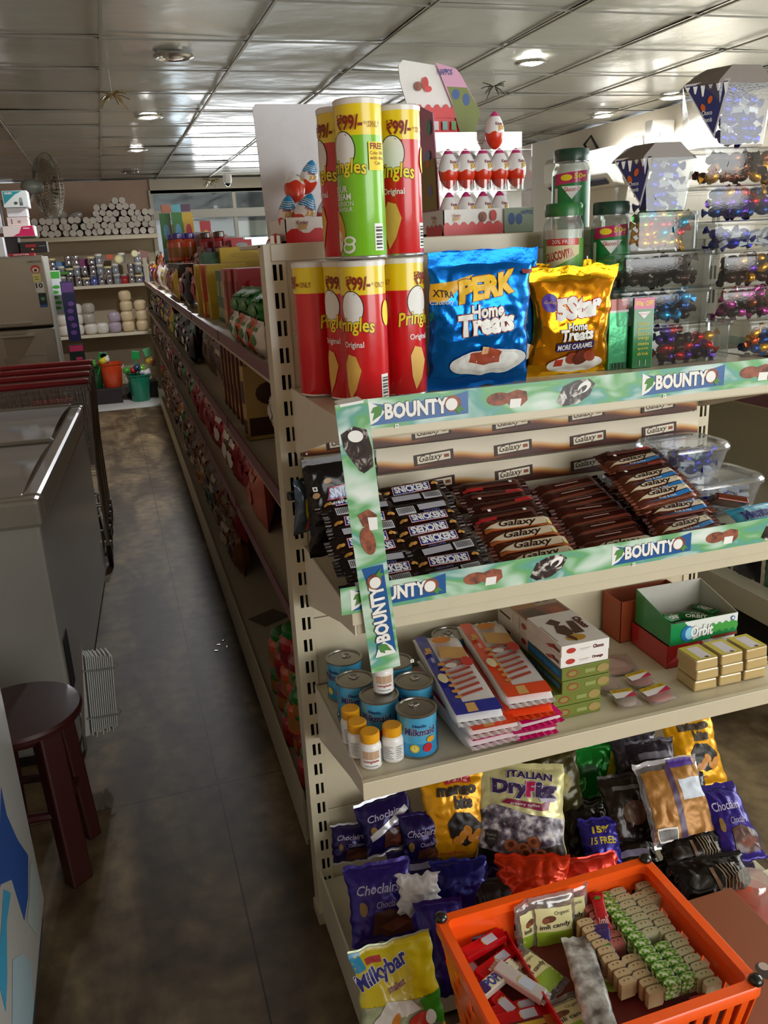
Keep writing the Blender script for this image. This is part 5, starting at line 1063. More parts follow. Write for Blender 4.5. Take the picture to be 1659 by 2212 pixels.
def noodle_art(d, w, h):
    for i in range(6): d.poly([(w*(.05+.05*i), h*.2), (w*(.12+.05*i), h*.45), (w*(.06+.05*i), h*.75), (w*(.075+.05*i), h*.75), (w*(.14+.05*i), h*.45), (w*(.065+.05*i), h*.2)], M('#7a6448', .3))
    d.ell(-w*.22, h*.45, w*.16, h*.16, M('#1c1008', .3)); d.poly([(-w*.05,h*.7),(-w*.0,h*.7),(w*.03,h*.3),(-w*.01,h*.15)], M('#6a4a30', .4))
bag('dark_curl_bag', 'dark glossy bag with curled gold lines behind the basket corner', 'sweet bag', ((.948,1.30,.262),(1.085,1.27,.262),(.955,1.225,.21)), .035, foil('#171211', .16, .4), noodle_art, None, 80, h=.10)
bag('dark_curl_bag', 'second dark glossy bag with curled gold lines, nearer the carton', 'sweet bag', ((.925,1.222,.245),(1.09,1.20,.245),(.94,1.15,.20)), .035, foil('#171211', .16, .4), noodle_art, None, 81, h=.095)
bag('chocolate_sweet_bag', 'purple sweet bag at the far right of the bottom bay', 'sweet bag', ((1.11,1.34,.31),(1.21,1.33,.31),(1.085,1.19,.20)), .05, PUR2, choc_art(), None, 82, h=.17, group=gB)
for i, (pts, c, lb) in enumerate((
    (((.40,1.46,.25),(.52,1.44,.25),(.40,1.38,.17)), PURP, 'purple sweet bag lying under the yellow bag, left part of the pile'),
    (((.52,1.45,.23),(.66,1.43,.23),(.53,1.36,.16)), foil('#2a1c50', .24, .3), 'dark purple sweet bag under the bottom edge of the dry fig bag'),
    (((.66,1.45,.24),(.80,1.43,.24),(.67,1.34,.16)), foil('#3a2a1c', .24, .3), 'brown sweet bag behind the lower edge of the dry fig bag'),
    (((.80,1.47,.26),(.92,1.45,.26),(.80,1.36,.17)), foil('#221c18', .22, .3), 'black sweet bag right of the dry fig bag, behind the violet one'),
    (((.86,1.36,.22),(.98,1.34,.22),(.86,1.26,.15)), foil('#2a2018', .22, .3), 'dark brown sweet bag under the brown-backed bag'),
    (((.98,1.52,.37),(1.09,1.50,.37),(.98,1.44,.25)), foil('#3c3a44', .2, .3), 'grey-black sweet bag standing behind the brown-backed bag'),
    (((1.08,1.44,.27),(1.20,1.43,.27),(1.07,1.35,.18)), foil('#2a2430', .22, .3), 'dark sweet bag under the right-hand yellow mango bag'),
    (((.31,1.44,.23),(.42,1.43,.23),(.31,1.36,.15)), foil('#8a8898', .25, .4), 'silvery side of a sweet bag between the small and the big purple bags'),
    (((.44,1.28,.20),(.56,1.27,.20),(.44,1.24,.13)), PURP, 'purple sweet bag low at the front behind the basket corner'),
    (((.95,1.28,.20),(1.08,1.26,.20),(.95,1.245,.13)), foil('#1c1614', .18, .3), 'black sweet bag under the two curled-line bags'),
    (((1.12,1.30,.20),(1.22,1.29,.20),(1.10,1.245,.14)), foil('#2c2440', .2, .3), 'dark bag low at the right end behind the clear jar'))):
    bag('sweet_bag', lb, 'sweet bag', pts, .05, c, (lambda d, w, h: (d.rect(-w*.3, h*.6, w*.3, h*.72, M('#8a84a0', .4)), d.ell(0, h*.3, w*.25, h*.12, CHOC))) if i % 2 == 0 else None, None, 100+i, crk=.008)
b = MB(); b.box(.845, .70, 0, 1.03, 1.12, .245, M('#8a4c2c', .5, 0, .05, 20.)); o = b.build('carton_body', None, bevel=.002); o.name = 'brown_carton'; o.rotation_euler = (0, 0, .0); tag(o, 'reddish brown cardboard carton on the floor right of the orange basket', 'carton')
d = D(); d.ell(.95, .93, .016, .02, M('#3a2c28', .4)); d.ell(.953, .94, .009, .009, M('#b8a89c', .4)); [d.rect(.90+.012*i, .96, .904+.012*i, 1.06, M('#b07850', .5)) for i in range(3)]; d.build(lambda x, y, q: (x, y, .245+q), o, 'printed_top')
t = T('sweet_jar', 'clear jar with an orange wrapper at the right edge by the carton', 'jar', (1.085, 1.12, .13)); b = MB(); b.lathe([(.04, 0), (.042, .01), (.042, .10), (.03, .12)], clear('#f0e0d4', .2, .08, .08), 24); b.build('jar_body', t, True); b = MB(); b.lathe([(.038, .005), (.038, .085)], gloss('#d0481c'), 20); b.build('wrapper', t, True)

# ------------------------------------------------------------ orange shopping basket and its contents
ORG = M('#ff5c0c', .35, 0, 0, 60, .25); bt = T('shopping_basket', 'bright orange plastic basket of small sweets standing in front of the bottom bay', 'basket', (0, 0, 0))
bx0, bx1, by0, by1, bz0, bz1 = .392, .806, .795, 1.092, .185, .405
def wallg(f, nu, nv, hole):
    b = MB(); vs = [tuple(f(i/nu, j/nv)) for j in range(nv+1) for i in range(nu+1)]; fs = [(j*(nu+1)+i, j*(nu+1)+i+1, (j+1)*(nu+1)+i+1, (j+1)*(nu+1)+i) for j in range(nv) for i in range(nu) if not hole(i, j)]
    b.add(vs, fs, ORG); return b
tp = .03; hole = lambda i, j: 3 <= j <= 12 and i % 3 != 0 and (i//3+j//3) % 2 == 0 and j % 3 != 0
sides = [lambda u, v: (bx0+tp*(1-v), by0+tp*(1-v)+(by1-by0-2*tp*(1-v))*u, bz0+(bz1-bz0)*v), lambda u, v: (bx1-tp*(1-v), by0+tp*(1-v)+(by1-by0-2*tp*(1-v))*u, bz0+(bz1-bz0)*v),
         lambda u, v: (bx0+tp*(1-v)+(bx1-bx0-2*tp*(1-v))*u, by0+tp*(1-v), bz0+(bz1-bz0)*v), lambda u, v: (bx0+tp*(1-v)+(bx1-bx0-2*tp*(1-v))*u, by1-tp*(1-v), bz0+(bz1-bz0)*v)]
for k, f in enumerate(sides):
    o = wallg(f, 30, 16, hole if k != 2 else (lambda i, j: 4 <= j <= 13 and i % 2)).build('side_wall', bt); m_ = o.modifiers.new('s', 'SOLIDIFY'); m_.thickness = .003; m_.offset = 0
b = MB(); b.box(bx0+tp, by0+tp, bz0, bx1-tp, by1-tp, bz0+.003, ORG); b.build('bottom', bt)
b = MB(); r_ = .014
ro = rrect(bx1-bx0+.01, by1-by0+.01, .018, 4); ri = rrect(bx1-bx0-.026, by1-by0-.026, .012, 4); cx_, cy_ = (bx0+bx1)/2, (by0+by1)/2; n = len(ro)
vs = []
for (pts, zz) in ((ro, bz1-.018), (ro, bz1-.002), ([(x*.985, y*.985) for x, y in ro], bz1+.001), (ri, bz1+.001), (ri, bz1-.018)): vs += [(cx_+x, cy_+y, zz) for x, y in pts]
fs = [(j*n+i, j*n+(i+1) % n, (j+1)*n+(i+1) % n, (j+1)*n+i) for j in range(4) for i in range(n)]
b.add(vs, fs, ORG); b.build('rim', bt, True, bevel=0)
for x, y in ((bx0+.006, by1-.006), (bx1-.006, by1-.006), (bx1-.006, by0+.006), (bx0+.006, by0+.006)):
    b = MB(); b.ball((x, y, bz1+.004), .0115, .0115, .009, M('#14120f', .2, 0, 0, 60, .5), 16, 10); b.build('corner_knob', bt, True)
b = MB(); b.box(.40, .80, 0, .80, 1.08, .175, M('#9c6c44', .6, 0, .05, 20.)); tag(b.build('cardboard_box', bevel=.002), 'plain cardboard box on the floor under the orange basket', 'box')
b = MB(); b.add([(.516, .84, .25), (.516, 1.06, .25), (.512, 1.075, .352), (.512, .80, .352), (.519, .84, .25), (.519, 1.06, .25), (.515, 1.075, .352), (.515, .80, .352)], [(0,1,2,3), (7,6,5,4), (0,4,5,1), (1,5,6,2), (2,6,7,3), (3,7,4,0)], gloss('#b80f20')); tag(b.build('divider_card'), 'red card divider standing inside the orange basket', 'divider')
b = MB(); b.box(.425, .828, .19, .777, 1.06, .318, M('#6a1c10', .6)); tag(b.build('inner_carton'), 'low open carton at the bottom of the orange basket holding the sweets', 'carton')
def stick(name, label, loc, rot, L, W, H_, mat, art, group, cat='wafer bar'):
    t = T(name, label, cat, loc, rot, group); b = MB(); b.taper(-L/2, -W/2, 0, L/2, W/2, H_, -.0015, mat); o = b.build('wrapper', t, bevel=.002)
    for s_ in (-1, 1): b = MB(); b.grid(lambda u, v: (s_*(L/2+.006*v), (u-.5)*W, H_/2+.001*math.sin(u*25)), 14, 1, mat); b.build('crimp', o, True)
    d = D(); art(d, L, W); d.build(topf(0, 0, H_), t, dl=.0002); return t
def ra(d, L, W): d.rect(L*.0, -W*.3, L*.28, W*.3, M('#b8c4d4', .4)); d.rect(-L*.03, -W*.2, L*.0, W*.2, M('#c0b060', .5))
def pa(d, L, W): d.rect(-L*.46, -W*.4, L*.46, W*.4, M('#c8c4a0', .4)); d.rect(-L*.46, -W*.4, -L*.3, W*.4, M('#3a1c50', .4)); d.text('POPKINS', -L*.3, -W*.3, L*.36, W*.32, M('#2c3a8a', .4), .04)
def ya(d, L, W): d.rect(-L*.46, -W*.1, L*.46, W*.25, M('#b89a1c', .4)); d.rect(L*.3, -W*.4, L*.46, W*.4, M('#a85c1c', .4)); d.rect(-L*.4, -W*.4, L*.2, -W*.15, M('#b0a8b8', .4))
REDF = foil('#c2121c', .22, .4); rg_ = 'small bars in the left part of the orange basket'
lay = [(.462, 1.058, .03, .32, ra, REDF), (.475, 1.032, .012, .42, ra, REDF), (.437, 1.03, .0, 1.75, ra, REDF), (.458, .995, .02, .45, pa, foil('#d8d4c8', .3, .3)), (.49, .975, .024, -1.0, ra, M('#b8b4b0', .4)), (.452, .965, .005, -1.2, ra, REDF),
       (.475, .948, .0, .0, ra, REDF), (.468, .928, .005, .0, ra, REDF), (.470, .905, .008, -.03, ya, foil('#5c1420', .25, .3)), (.470, .884, .010, -.02, ya, foil('#3c1438', .25, .3)), (.474, .862, .0, .02, ra, REDF), (.476, .842, .004, .0, ra, REDF)]
wn = ['topmost red wafer bar at the back left corner of the basket', 'red wafer bar just in front of the backmost one', 'red wafer bar standing along the basket wall', 'pale popcorn bar lying aslant over the red bars', 'grey-white wafer bar lying crosswise beside the divider', 'red wafer bar under the crosswise white one', 'red wafer bar in front of the crossed bars', 'red wafer bar just behind the yellow-striped bars', 'yellow-striped maroon bar, the rear one', 'yellow-striped purple bar, the front one', 'red wafer bar in front of the yellow-striped bars', 'red wafer bar nearest the basket front']
for (x, y, dz, rz, art, mt), lb in zip(lay, wn): stick('wafer_bar', lb, (x, y, .318+dz), (.1, .08, rz), .092, .026, .013, mt, art, rg_)
def imli(label, loc, rot, w, h, seed):
    t = T('tamarind_pouch', label, 'sweet pouch', loc, rot, 'clear tamarind candy pouches'); S = pouch_fn(w, h, .02, seed, .003, .08, .02)
    pouch_body(S, w, h, clear('#e8dcd4', .16, .1, .12), t, None); d = D()
    d.poly([(-w*.4,h*.1),(w*.4,h*.1),(w*.4,h*.78),(-w*.4,h*.82)], M('#dcd9a0', .4)); d.poly([(-w*.4,h*.1),(w*.4,h*.1),(w*.4,h*.36),(-w*.4,h*.42)], M('#8fae2c', .4)); d.ell(-w*.12, h*.62, w*.15, h*.06, M('#6a3820', .5)); d.ell(-w*.2, h*.6, w*.08, h*.05, M('#8a5030', .5))
    d.text('Organic', .0, h*.66, w*.34, h*.74, M('#4a4a30', .5)); d.text('imli candy', -w*.34, h*.44, w*.34, h*.54, TXD, .02, 0, WHITE, .02)
    d.build(lambda x, z_, o: S(x, z_, o), t, ml=.008, o0=.0012); return t
imli('clear tamarind candy pouch standing upright against the back rim, front one', (.598, 1.055, .30), (-.16, 0, -.08), .085, .108, 91)
imli('clear tamarind candy pouch standing just left of the front upright one', (.562, 1.068, .30), (-.12, 0, .35), .07, .105, 92)
imli('clear tamarind candy pouch standing behind the front upright one', (.632, 1.072, .295), (-.1, 0, -.1), .085, .11, 93)
imli('clear tamarind candy pouch lying flat beside the red divider', (.553, .955, .318), (-1.45, .0, .5), .07, .10, 94)
imli('clear tamarind candy pouch lying at the front of the basket', (.55, .86, .312), (-1.5, 0, .1), .09, .09, 95)
imli('clear tamarind candy pouch lying right of the grey sachet strip', (.632, .90, .306), (-1.5, 0, -.25), .07, .12, 96)
bag('grey_sachet_strip', 'long translucent grey sachet strip lying over the tamarind pouches', 'sachet', ((.558,1.035,.352),(.606,1.020,.352),(.540,.85,.348)), .016, ramp_mat(((.35, '#5a5654'), (.5, '#a09e9a'), (.65, '#d4d4d0')), 40., 3., .25), None, None, 97, crk=.003, pinch=.0)
bag('purple_snack_sachet', 'small purple and yellow sachet in the middle of the basket', 'sachet', ((.608,1.03,.345),(.64,1.02,.352),(.628,.965,.338)), .01, gloss('#3a2a70'), lambda d, w, h: (d.rect(-w*.3, h*.4, w*.3, h*.5, gloss('#2c9a3c')), d.poly([(-w*.4,h*.1),(-w*.1,h*.1),(-w*.4,h*.6)], gloss('#d8b01c'))), None, 98, crk=.002, h=.075)
bag('red_snack_sachet', 'narrow red sachet with a green dot, leaning on the striped stacks', 'sachet', ((.640,1.085,.362),(.662,1.078,.366),(.66,1.0,.345)), .012, gloss('#c01824'), lambda d, w, h: (d.ell(0, h*.85, w*.25, h*.04, gloss('#2c9a3c')), d.text('Imli', -w*.35, h*.3, w*.35, h*.45, WHITE)), None, 99, crk=.002)
# scalloped biscuit-stick rows
def block_proto(kind):
    m1 = {'beige': M('#c9c9a0', .6, 0, .2, 80), 'green': ramp_mat(((.35, '#3c7a28'), (.5, '#8fbe4c'), (.62, '#e0e4d0')), 160., 2., .4), 'brown': M('#c4aa80', .6, 0, .2, 80), 'pink': M('#b86a62', .6, 0, .2, 80)}[kind]
    b = MB(); pts = []
    for i in range(9): a = PI*i/8; pts.append((.0135*math.cos(a)*1.0, .006*math.sin(a)**.6))
    vs = [(x, y, zz) for zz in (0, .03) for x, y in pts+[(-.0135, -.0075), (.0135, -.0075)]]; n = 11
    b.add(vs, [tuple(range(n))[::-1], tuple(range(n, 2*n))]+[(i, (i+1) % n, n+(i+1) % n, n+i) for i in range(n)], m1); t = T('biscuit_block', 'x', 'biscuit block'); b.build('block', t)
    b = MB(); b.box(.0136, -.0072, .003, .0145, .004, .0305, M('#dcdcd4', .4)); b.build('wrapper_edge', t)
    if kind != 'green': d = D(); d.rect(-.005, -.001, -.003, .001, TXD); d.rect(.003, -.001, .005, .001, TXD); d.build(topf(0, 0, .03), t)
    return t
bp = {k: block_proto(k) for k in ('beige', 'green', 'brown', 'pink')}; bu = set()
rows = [(.648, 'brown', 1.05, .89, 0), (.677, 'pink', 1.075, .965, 0), (.677, 'brown', .955, .87, 0), (.706, 'green', 1.083, .86, 1), (.735, 'beige', 1.083, .96, 2), (.735, 'green', .95, .86, 2), (.764, 'beige', 1.06, .835, 3), (.786, 'beige', 1.08, 1.02, 4)]
RN = ['innermost brown row', 'short pink row', 'front brown row', 'long green speckled row', 'beige row behind the second green row', 'short green row near the front', 'long beige row along the right wall', 'short beige row in the back right corner']
for (x, k, y0, y1, q), rn in zip(rows, RN):
    n = int((y0-y1)/.0165)
    for i in range(n):
        loc = (x+.0012*math.sin(i*2.1), y0-.0165*i-.008, .322+.018*(.3 if k in ('brown', 'pink') else .9)); lb = '%s biscuit block, %s from the back, %s' % ({'beige': 'beige', 'green': 'green speckled', 'brown': 'brown', 'pink': 'pink'}[k], ORD[min(i, 19)], rn)
        if k not in bu: bu.add(k); bp[k].location = loc; bp[k]['label'] = lb; bp[k]['group'] = 'blocks in the '+rn
        else: dup(bp[k], loc, (0, 0, .03*math.sin(i)), lb, 'blocks in the '+rn)
b = MB(); b.box(.722, .83, .325, .765, .852, .352, gloss('#9a1424')); tag(b.build('small_red_box', bevel=.001), 'small dark red box at the front right inside the orange basket', 'box')
# ------------------------------------------------------------ chest freezer in the aisle
FZ = T('chest_freezer', 'grey white chest freezer with sliding glass lids on the left of the aisle', 'freezer', (-.27, 2.5, 0), (0, 0, -.055))
FL_, FW = 1.637, .72; FM = M('#9d9a92', .35, 0, .02, 10., .3); FR = M('#8b867a', .3, 0, 0, 60, .4)
b = MB(); b.box(-FW, 0, .04, 0, FL_, .785, FM); b.build('body', FZ, bevel=.012)
b = MB(); b.box(-FW+.02, .02, 0, -.02, FL_-.02, .05, DARKGAP); b.build('base', FZ)
b = MB(); fr = .05
for (x0, y0, x1, y1) in ((-FW-.01, -.012, .01, fr), (-FW-.01, FL_-fr, .01, FL_+.012), (-FW-.01, fr, -FW+fr, FL_-fr), (-fr, fr, .01, FL_-fr)): b.box(x0, y0, .775, x1, y1, .862, FR)
b.build('rim', FZ, bevel=.014)
b = MB(); b.box(-FW+fr, fr, .5, -fr, FL_-fr, .52, M('#b8b0a0', .5)); b.build('inner_floor', FZ)
for k, (y0, y1, dz) in enumerate(((.04, .86, .0), (.80, FL_-.04, .012))):
    b = MB(); f = lambda u, v: (-FW+.045+(FW-.09)*u, y0+(y1-y0)*v, .857+dz+.018*math.sin(PI*v)); b.grid(f, 4, 10, clear('#e2ded2', .26, .07, .3)); b.build('sliding_glass_lid', FZ, True)  # pale diffuse share imitates wall and ceiling reflections in the glass
    b = MB()
    for yy in (y0, y1-.018): b.box(-FW+.04, yy, .853+dz, -.04, yy+.018, .866+dz, FR)
    b.build('lid_frame', FZ, bevel=.003)
b = MB(); b.box(-.002, .03, .22, .003, .12, .40, DARKGAP); b.build('vent_opening', FZ)
b = MB(); b.tube([(.006, .06, .0), (.012, .05, .12), (.006, .06, .2)], .006, SILVER, 8); b.build('chrome_leg', FZ)
rr = random.Random(5)
fzc = [('#c9b08c', 'tan'), ('#b59a7c', 'brown'), ('#d8c8ac', 'cream'), ('#a06a4a', 'reddish brown'), ('#c8a060', 'golden')]
for i in range(5):
    for j in range(3):
        c, cn = fzc[(i*2+j) % 5]; o = MB().taper(-.09, -.13, 0, .09, .13, .09+.02*((i+j) % 3), -.004, gloss(c)).build('frozen_food_box', bevel=.004)
        o.location = (-.27-.13-.21*j+.055*(.2+.3*i), 2.5+.2+.30*i, .522); o.rotation_euler = (0, 0, -.055+rr.uniform(-.08, .08)); tag(o, '%s frozen food box in the freezer, %s row, %s from the aisle' % (cn, ORD[i], ORD[j]), 'frozen food box', 'boxes inside the freezer')
t = T('white_slat_bundle', 'bundle of thin white slats tied with cord hanging on the freezer corner', 'slat bundle', (-.228, 2.44, .115), (.1, .04, .3))
for i in range(13): b = MB(); h0 = .01*math.sin(i*2.3); b.box(.004+.0052*i, -.004, h0, .0072+.0052*i, .03, .25+.01*math.sin(i*3.1)-.0012*i, M('#d6d7d2', .5)); b.build('slat', t)
for z in (.05, .20): b = MB(); b.tube([(-.006, -.007, z+.01), (.03, -.009, z+.003), (.076, -.008, z-.004), (.082, .0, z-.002), (.076, .006, z+.006)], .0022, M('#8b8a84', .6), 6); b.build('cord', t)
t.scale = (1.2, 1.2, 1.1); b = MB(); b.add([(-.012, .0, .0), (0, 0, 0), (-.0, .0, .29), (-.012, .03, 0), (0, .03, 0), (-.0, .03, .29)], [(0, 1, 2), (5, 4, 3), (0, 3, 4, 1), (1, 4, 5, 2), (2, 5, 3, 0)], M('#c4c4be', .5)); b.build('end_plate', t)
t.parent = None

# stool
ST = M('#34100e', .4, 0, .05, 30., .2); t = T('round_stool', 'dark maroon round stool standing between the freezer and the corner cooler', 'stool', (-.345, 2.035, 0), (0, 0, -.12))
b = MB(); b.lathe([(.02, .425), (.135, .425), (.148, .432), (.15, .444), (.145, .452), (.02, .455)], ST, 40); b.build('seat', t, True)
b = MB(); b.lathe([(.105, .40), (.125, .425), (.12, .425), (.10, .40)], ST, 30, cap=False); b.build('apron', t, True)
for k in range(4):
    a = PI/4+PI/2*k; ca, sa = math.cos(a), math.sin(a); b = MB(); q = lambda r_, z, s_: (r_*ca-s_*sa, r_*sa+s_*ca, z)
    b.add([q(.11, 0, -.03), q(.11, 0, .03), q(.15, 0, .03), q(.15, 0, -.03), q(.08, .43, -.03), q(.08, .43, .03), q(.125, .43, .03), q(.125, .43, -.03)], [(0,3,2,1),(4,5,6,7),(0,1,5,4),(1,2,6,5),(2,3,7,6),(3,0,4,7)], ST); b.build('leg', t, bevel=.006)
for k in range(4):
    a0, a1 = PI/4+PI/2*k, PI/4+PI/2*(k+1); b = MB(); b.tube([(.125*math.cos(a0), .125*math.sin(a0), .2), (.125*math.cos(a1), .125*math.sin(a1), .2)], .012, ST, 8); b.build('stretcher', t)
# corner cooler with blue swirls
t = T('corner_cooler', 'white cooler cabinet with blue swirl graphics at the lower left corner', 'cooler', (0, 0, 0)); CWH = M('#b9b8b4', .35, 0, 0, 60, .3)
b = MB(); b.box(-.98, .85, .05, -.335, 1.832, .86, CWH); b.build('cabinet', t, bevel=.008); b = MB(); b.box(-.96, .87, 0, -.345, 1.82, .05, M('#3a4248', .5)); b.build('plinth', t)
b = MB(); b.box(-.99, .84, .86, -.325, 1.84, .90, M('#8a9298', .4)); b.build('top_rim', t, bevel=.006)
d = D(); BD = M('#1d4f9c', .35); BC = M('#3a9cc4', .35); BP_ = M('#9fb6c0', .4)
d.poly([(1.30,.46),(1.50,.44),(1.63,.50),(1.626,.436),(1.678,.335),(1.75,.24),(1.66,.20),(1.58,.209),(1.55,.337),(1.46,.40),(1.30,.42)], BD)
d.poly([(1.30,.34),(1.40,.36),(1.47,.38),(1.52,.33),(1.44,.33),(1.36,.28),(1.30,.26)], BC); d.poly([(1.30,.2),(1.42,.26),(1.50,.2),(1.56,.12),(1.50,.06),(1.38,.08),(1.30,.12)], BP_)
d.poly([(1.60,.19),(1.66,.19),(1.76,.22),(1.80,.14),(1.74,.08),(1.66,.1)], M('#a9b4b0', .4))
d.poly([(.9,.6),(1.1,.7),(1.3,.6),(1.28,.5),(1.1,.56),(.9,.5)], BD)
d.build(lambda x, z, o: (-.335+o, x, z), t, 'printed_graphic', ml=.05)

# ------------------------------------------------------------ shopping trolleys
WIRE = M('#a9a59c', .3, .85); TR = gloss('#8e1620')
def trolley(label, y0):
    t = T('shopping_trolley', label, 'trolley', (-.375, y0, 0), (0, 0, .0), 'nested shopping trolleys'); w = .235
    b = MB(); b.lathe([(.013, -.24), (.015, -.23), (.015, .23), (.013, .24)], TR, 12); b.v = [(z, y*1.5, .955+x) for x, y, z in b.v]; b.build('handle', t, True)
    b = MB()
    P0 = [(-w, .03, .93), (w, .03, .93), (w*.8, .80, .88), (-w*.8, .80, .88)]; P1 = [(-w*.9, .12, .47), (w*.9, .12, .47), (w*.72, .76, .52), (-w*.72, .76, .52)]
    L_ = lambda a, c, k: tuple(a[i]*(1-k)+c[i]*k for i in range(3))
    b.tube(P0, .004, WIRE, 6, True); b.tube(P1, .003, WIRE, 6, True)
    for k in range(1, 6):
        q = k/6; b.tube([L_(P0[i], P1[i], q) for i in range(4)], .0016, WIRE, 5, True)
    for i in range(4):
        n = 16 if i % 2 else 12
        for k in range(n+1):
            q = k/n; b.tube([L_(P0[i], P0[(i+1) % 4], q), L_(P1[i], P1[(i+1) % 4], q)], .0015, WIRE, 5)
    for k in range(1, 14): q = k/14; b.tube([L_(P1[0], P1[3], q), L_(P1[1], P1[2], q)], .0015, WIRE, 5)
    b.build('wire_basket', t)
    b = MB()
    for s_ in (-1, 1): b.tube([(s_*.235, -.01, .955), (s_*.235, .08, .90), (s_*.215, .12, .5), (s_*.215, .06, .14), (s_*.20, .3, .12), (s_*.165, .78, .12)], .009, WIRE, 8)
    b.tube([(-.2, .3, .12), (.2, .3, .12)], .007, WIRE, 8); b.build('frame', t)
    b = MB()
    for k in range(14): b.tube([(-.2+.4*k/13, .05, .9), (-.2+.4*k/13, .22, .72)], .0016, WIRE, 5)
    for k in range(6): q = k/5; b.tube([(-.2, .05+.17*q, .9-.18*q), (.2, .05+.17*q, .9-.18*q)], .0018, WIRE, 5)
    b.build('child_seat_grid', t); b = MB(); b.box(-.13, .16, .715, .10, .32, .72, TR); b.build('seat_flap', t)
    for x, y in ((.215, .06), (-.215, .06), (.17, .76), (-.17, .76)):
        b = MB(); b.lathe([(.02, -.012), (.055, -.011), (.058, 0), (.055, .011), (.02, .012)], M('#15140f', .6), 18); b.v = [(x+z, y+p, .059+q) for p, q, z in b.v]; wh = b.build('wheel', t, True)
        b = MB(); b.box(x-.016, y-.012, .05, x+.016, y+.012, .135, WIRE); b.build('caster_fork', wh)
    return t
t0 = trolley('nearest shopping trolley, its red handle just behind the freezer', 4.24)
for k, lb in enumerate(('second shopping trolley of the nested row behind the freezer', 'third shopping trolley of the nested row behind the freezer', 'farthest shopping trolley of the nested row, next to the fridge')): dup(t0, (-.375+.004*k, 4.52+.27*k, 0), (0, 0, 0), lb)

# ------------------------------------------------------------ fridge and the boxes on it
t = T('fridge', 'steel coloured two door fridge with energy label, against the left side', 'fridge', (0, 0, 0)); FS = M('#aaa596', .28, .75, .02, 8.)
b = MB(); b.box(-1.0, 6.34, .03, -.372, 6.95, 1.545, M('#8f8b7e', .4, .4)); b.build('cabinet', t, bevel=.006)
for nm_, z0, z1 in (('freezer_door', 1.09, 1.548), ('fridge_door', .08, 1.075)):
    b = MB(); b.box(-1.003, 6.29, z0, -.369, 6.34, z1, FS); o = b.build(nm_, t, bevel=.01)
    b = MB(); b.box(-.99, 6.27, z0+.02 if z0 > 1 else z1-.05, -.5, 6.29, z0+.035 if z0 > 1 else z1-.035, FS); b.build('handle', o, bevel=.003)
b = MB(); b.box(-1.0, 6.31, 1.075, -.372, 6.34, 1.09, DARKGAP); b.build('door_gap', t)
F = flat(0, 6.29, 0); d = D(); d.text('SAMSUNG', -.475, 1.503, -.385, 1.515, M('#4a4238', .5), .02); d.build(F, t, 'printed_name')
d = D(); d.ell(-.428, 1.462, .03, .026, M('#b83a24', .5), 20); d.ell(-.428, 1.456, .02, .016, M('#e8dcc8', .5), 16); d.ell(-.428, 1.455, .011, .01, M('#5a3020', .5), 14); d.rect(-.452, 1.38, -.404, 1.432, M('#cfc470', .5)); d.rect(-.444, 1.41, -.412, 1.413, TXD); d.rect(-.440, 1.395, -.416, 1.398, TXD); d.build(F, t, 'energy_label')
d = D(); d.rect(-.446, 1.31, -.392, 1.378, M('#c9c6bc', .5)); d.text('10', -.440, 1.34, -.400, 1.37, TXD, .03); d.build(F, t, 'warranty_sticker')
d = D(); d.rect(-.436, 1.225, -.386, 1.305, M('#13242e', .4)); d.ell(-.411, 1.268, .014, .012, M('#4c8a50', .4)); d.rect(-.436, 1.212, -.386, 1.228, M('#2c5a8c', .4)); d.build(F, t, 'dark_sticker')
for x0, z0, x1, z1 in ((-.70, .9, -.44, 1.05), (-.72, .75, -.45, .89)): b = MB(); b.box(x0, 6.286, z0, x1, 6.289, z1, M('#9a917c', .7)); b.build('paper_sheet', t)
bxs = [('appliance_box', 'lowest left white and blue blender box on the fridge', -.70, 6.33, 1.55, .20, .2, .125, '#d9dde0', 'juicer'),
       ('flat_box', 'flat red box lying on the fridge top under the blue one', -.50, 6.30, 1.549, .16, .18, .018, '#b02630', 'red'),
       ('black_box', 'black box with red print on the right of the fridge top', -.425, 6.42, 1.568, .17, .2, .072, '#1c1a1a', 'blackr'),
       ('pink_box', 'white and bright pink box stacked above the black box', -.50, 6.42, 1.676, .2, .2, .068, '#e2d6d2', 'pink'),
       ('pale_box', 'pale pinkish carton above the pink and white box', -.50, 6.44, 1.745, .13, .18, .055, '#d8c4c0', 'sq'),
       ('white_box', 'plain white carton second from the top of the fridge pile', -.495, 6.44, 1.801, .125, .18, .058, '#dad8dc', None),
       ('appliance_box', 'topmost white and teal blender box on the fridge pile', -.49, 6.42, 1.86, .155, .2, .105, '#d4dad8', 'juicer2'),
       ('white_box', 'white carton at the left edge of the fridge pile', -.66, 6.44, 1.70, .12, .18, .26, '#cfcdd0', None),
       ('support_box', 'black carton under the stacked boxes at the left of the fridge top', -.62, 6.46, 1.568, .2, .2, .106, '#2a2624', None)]
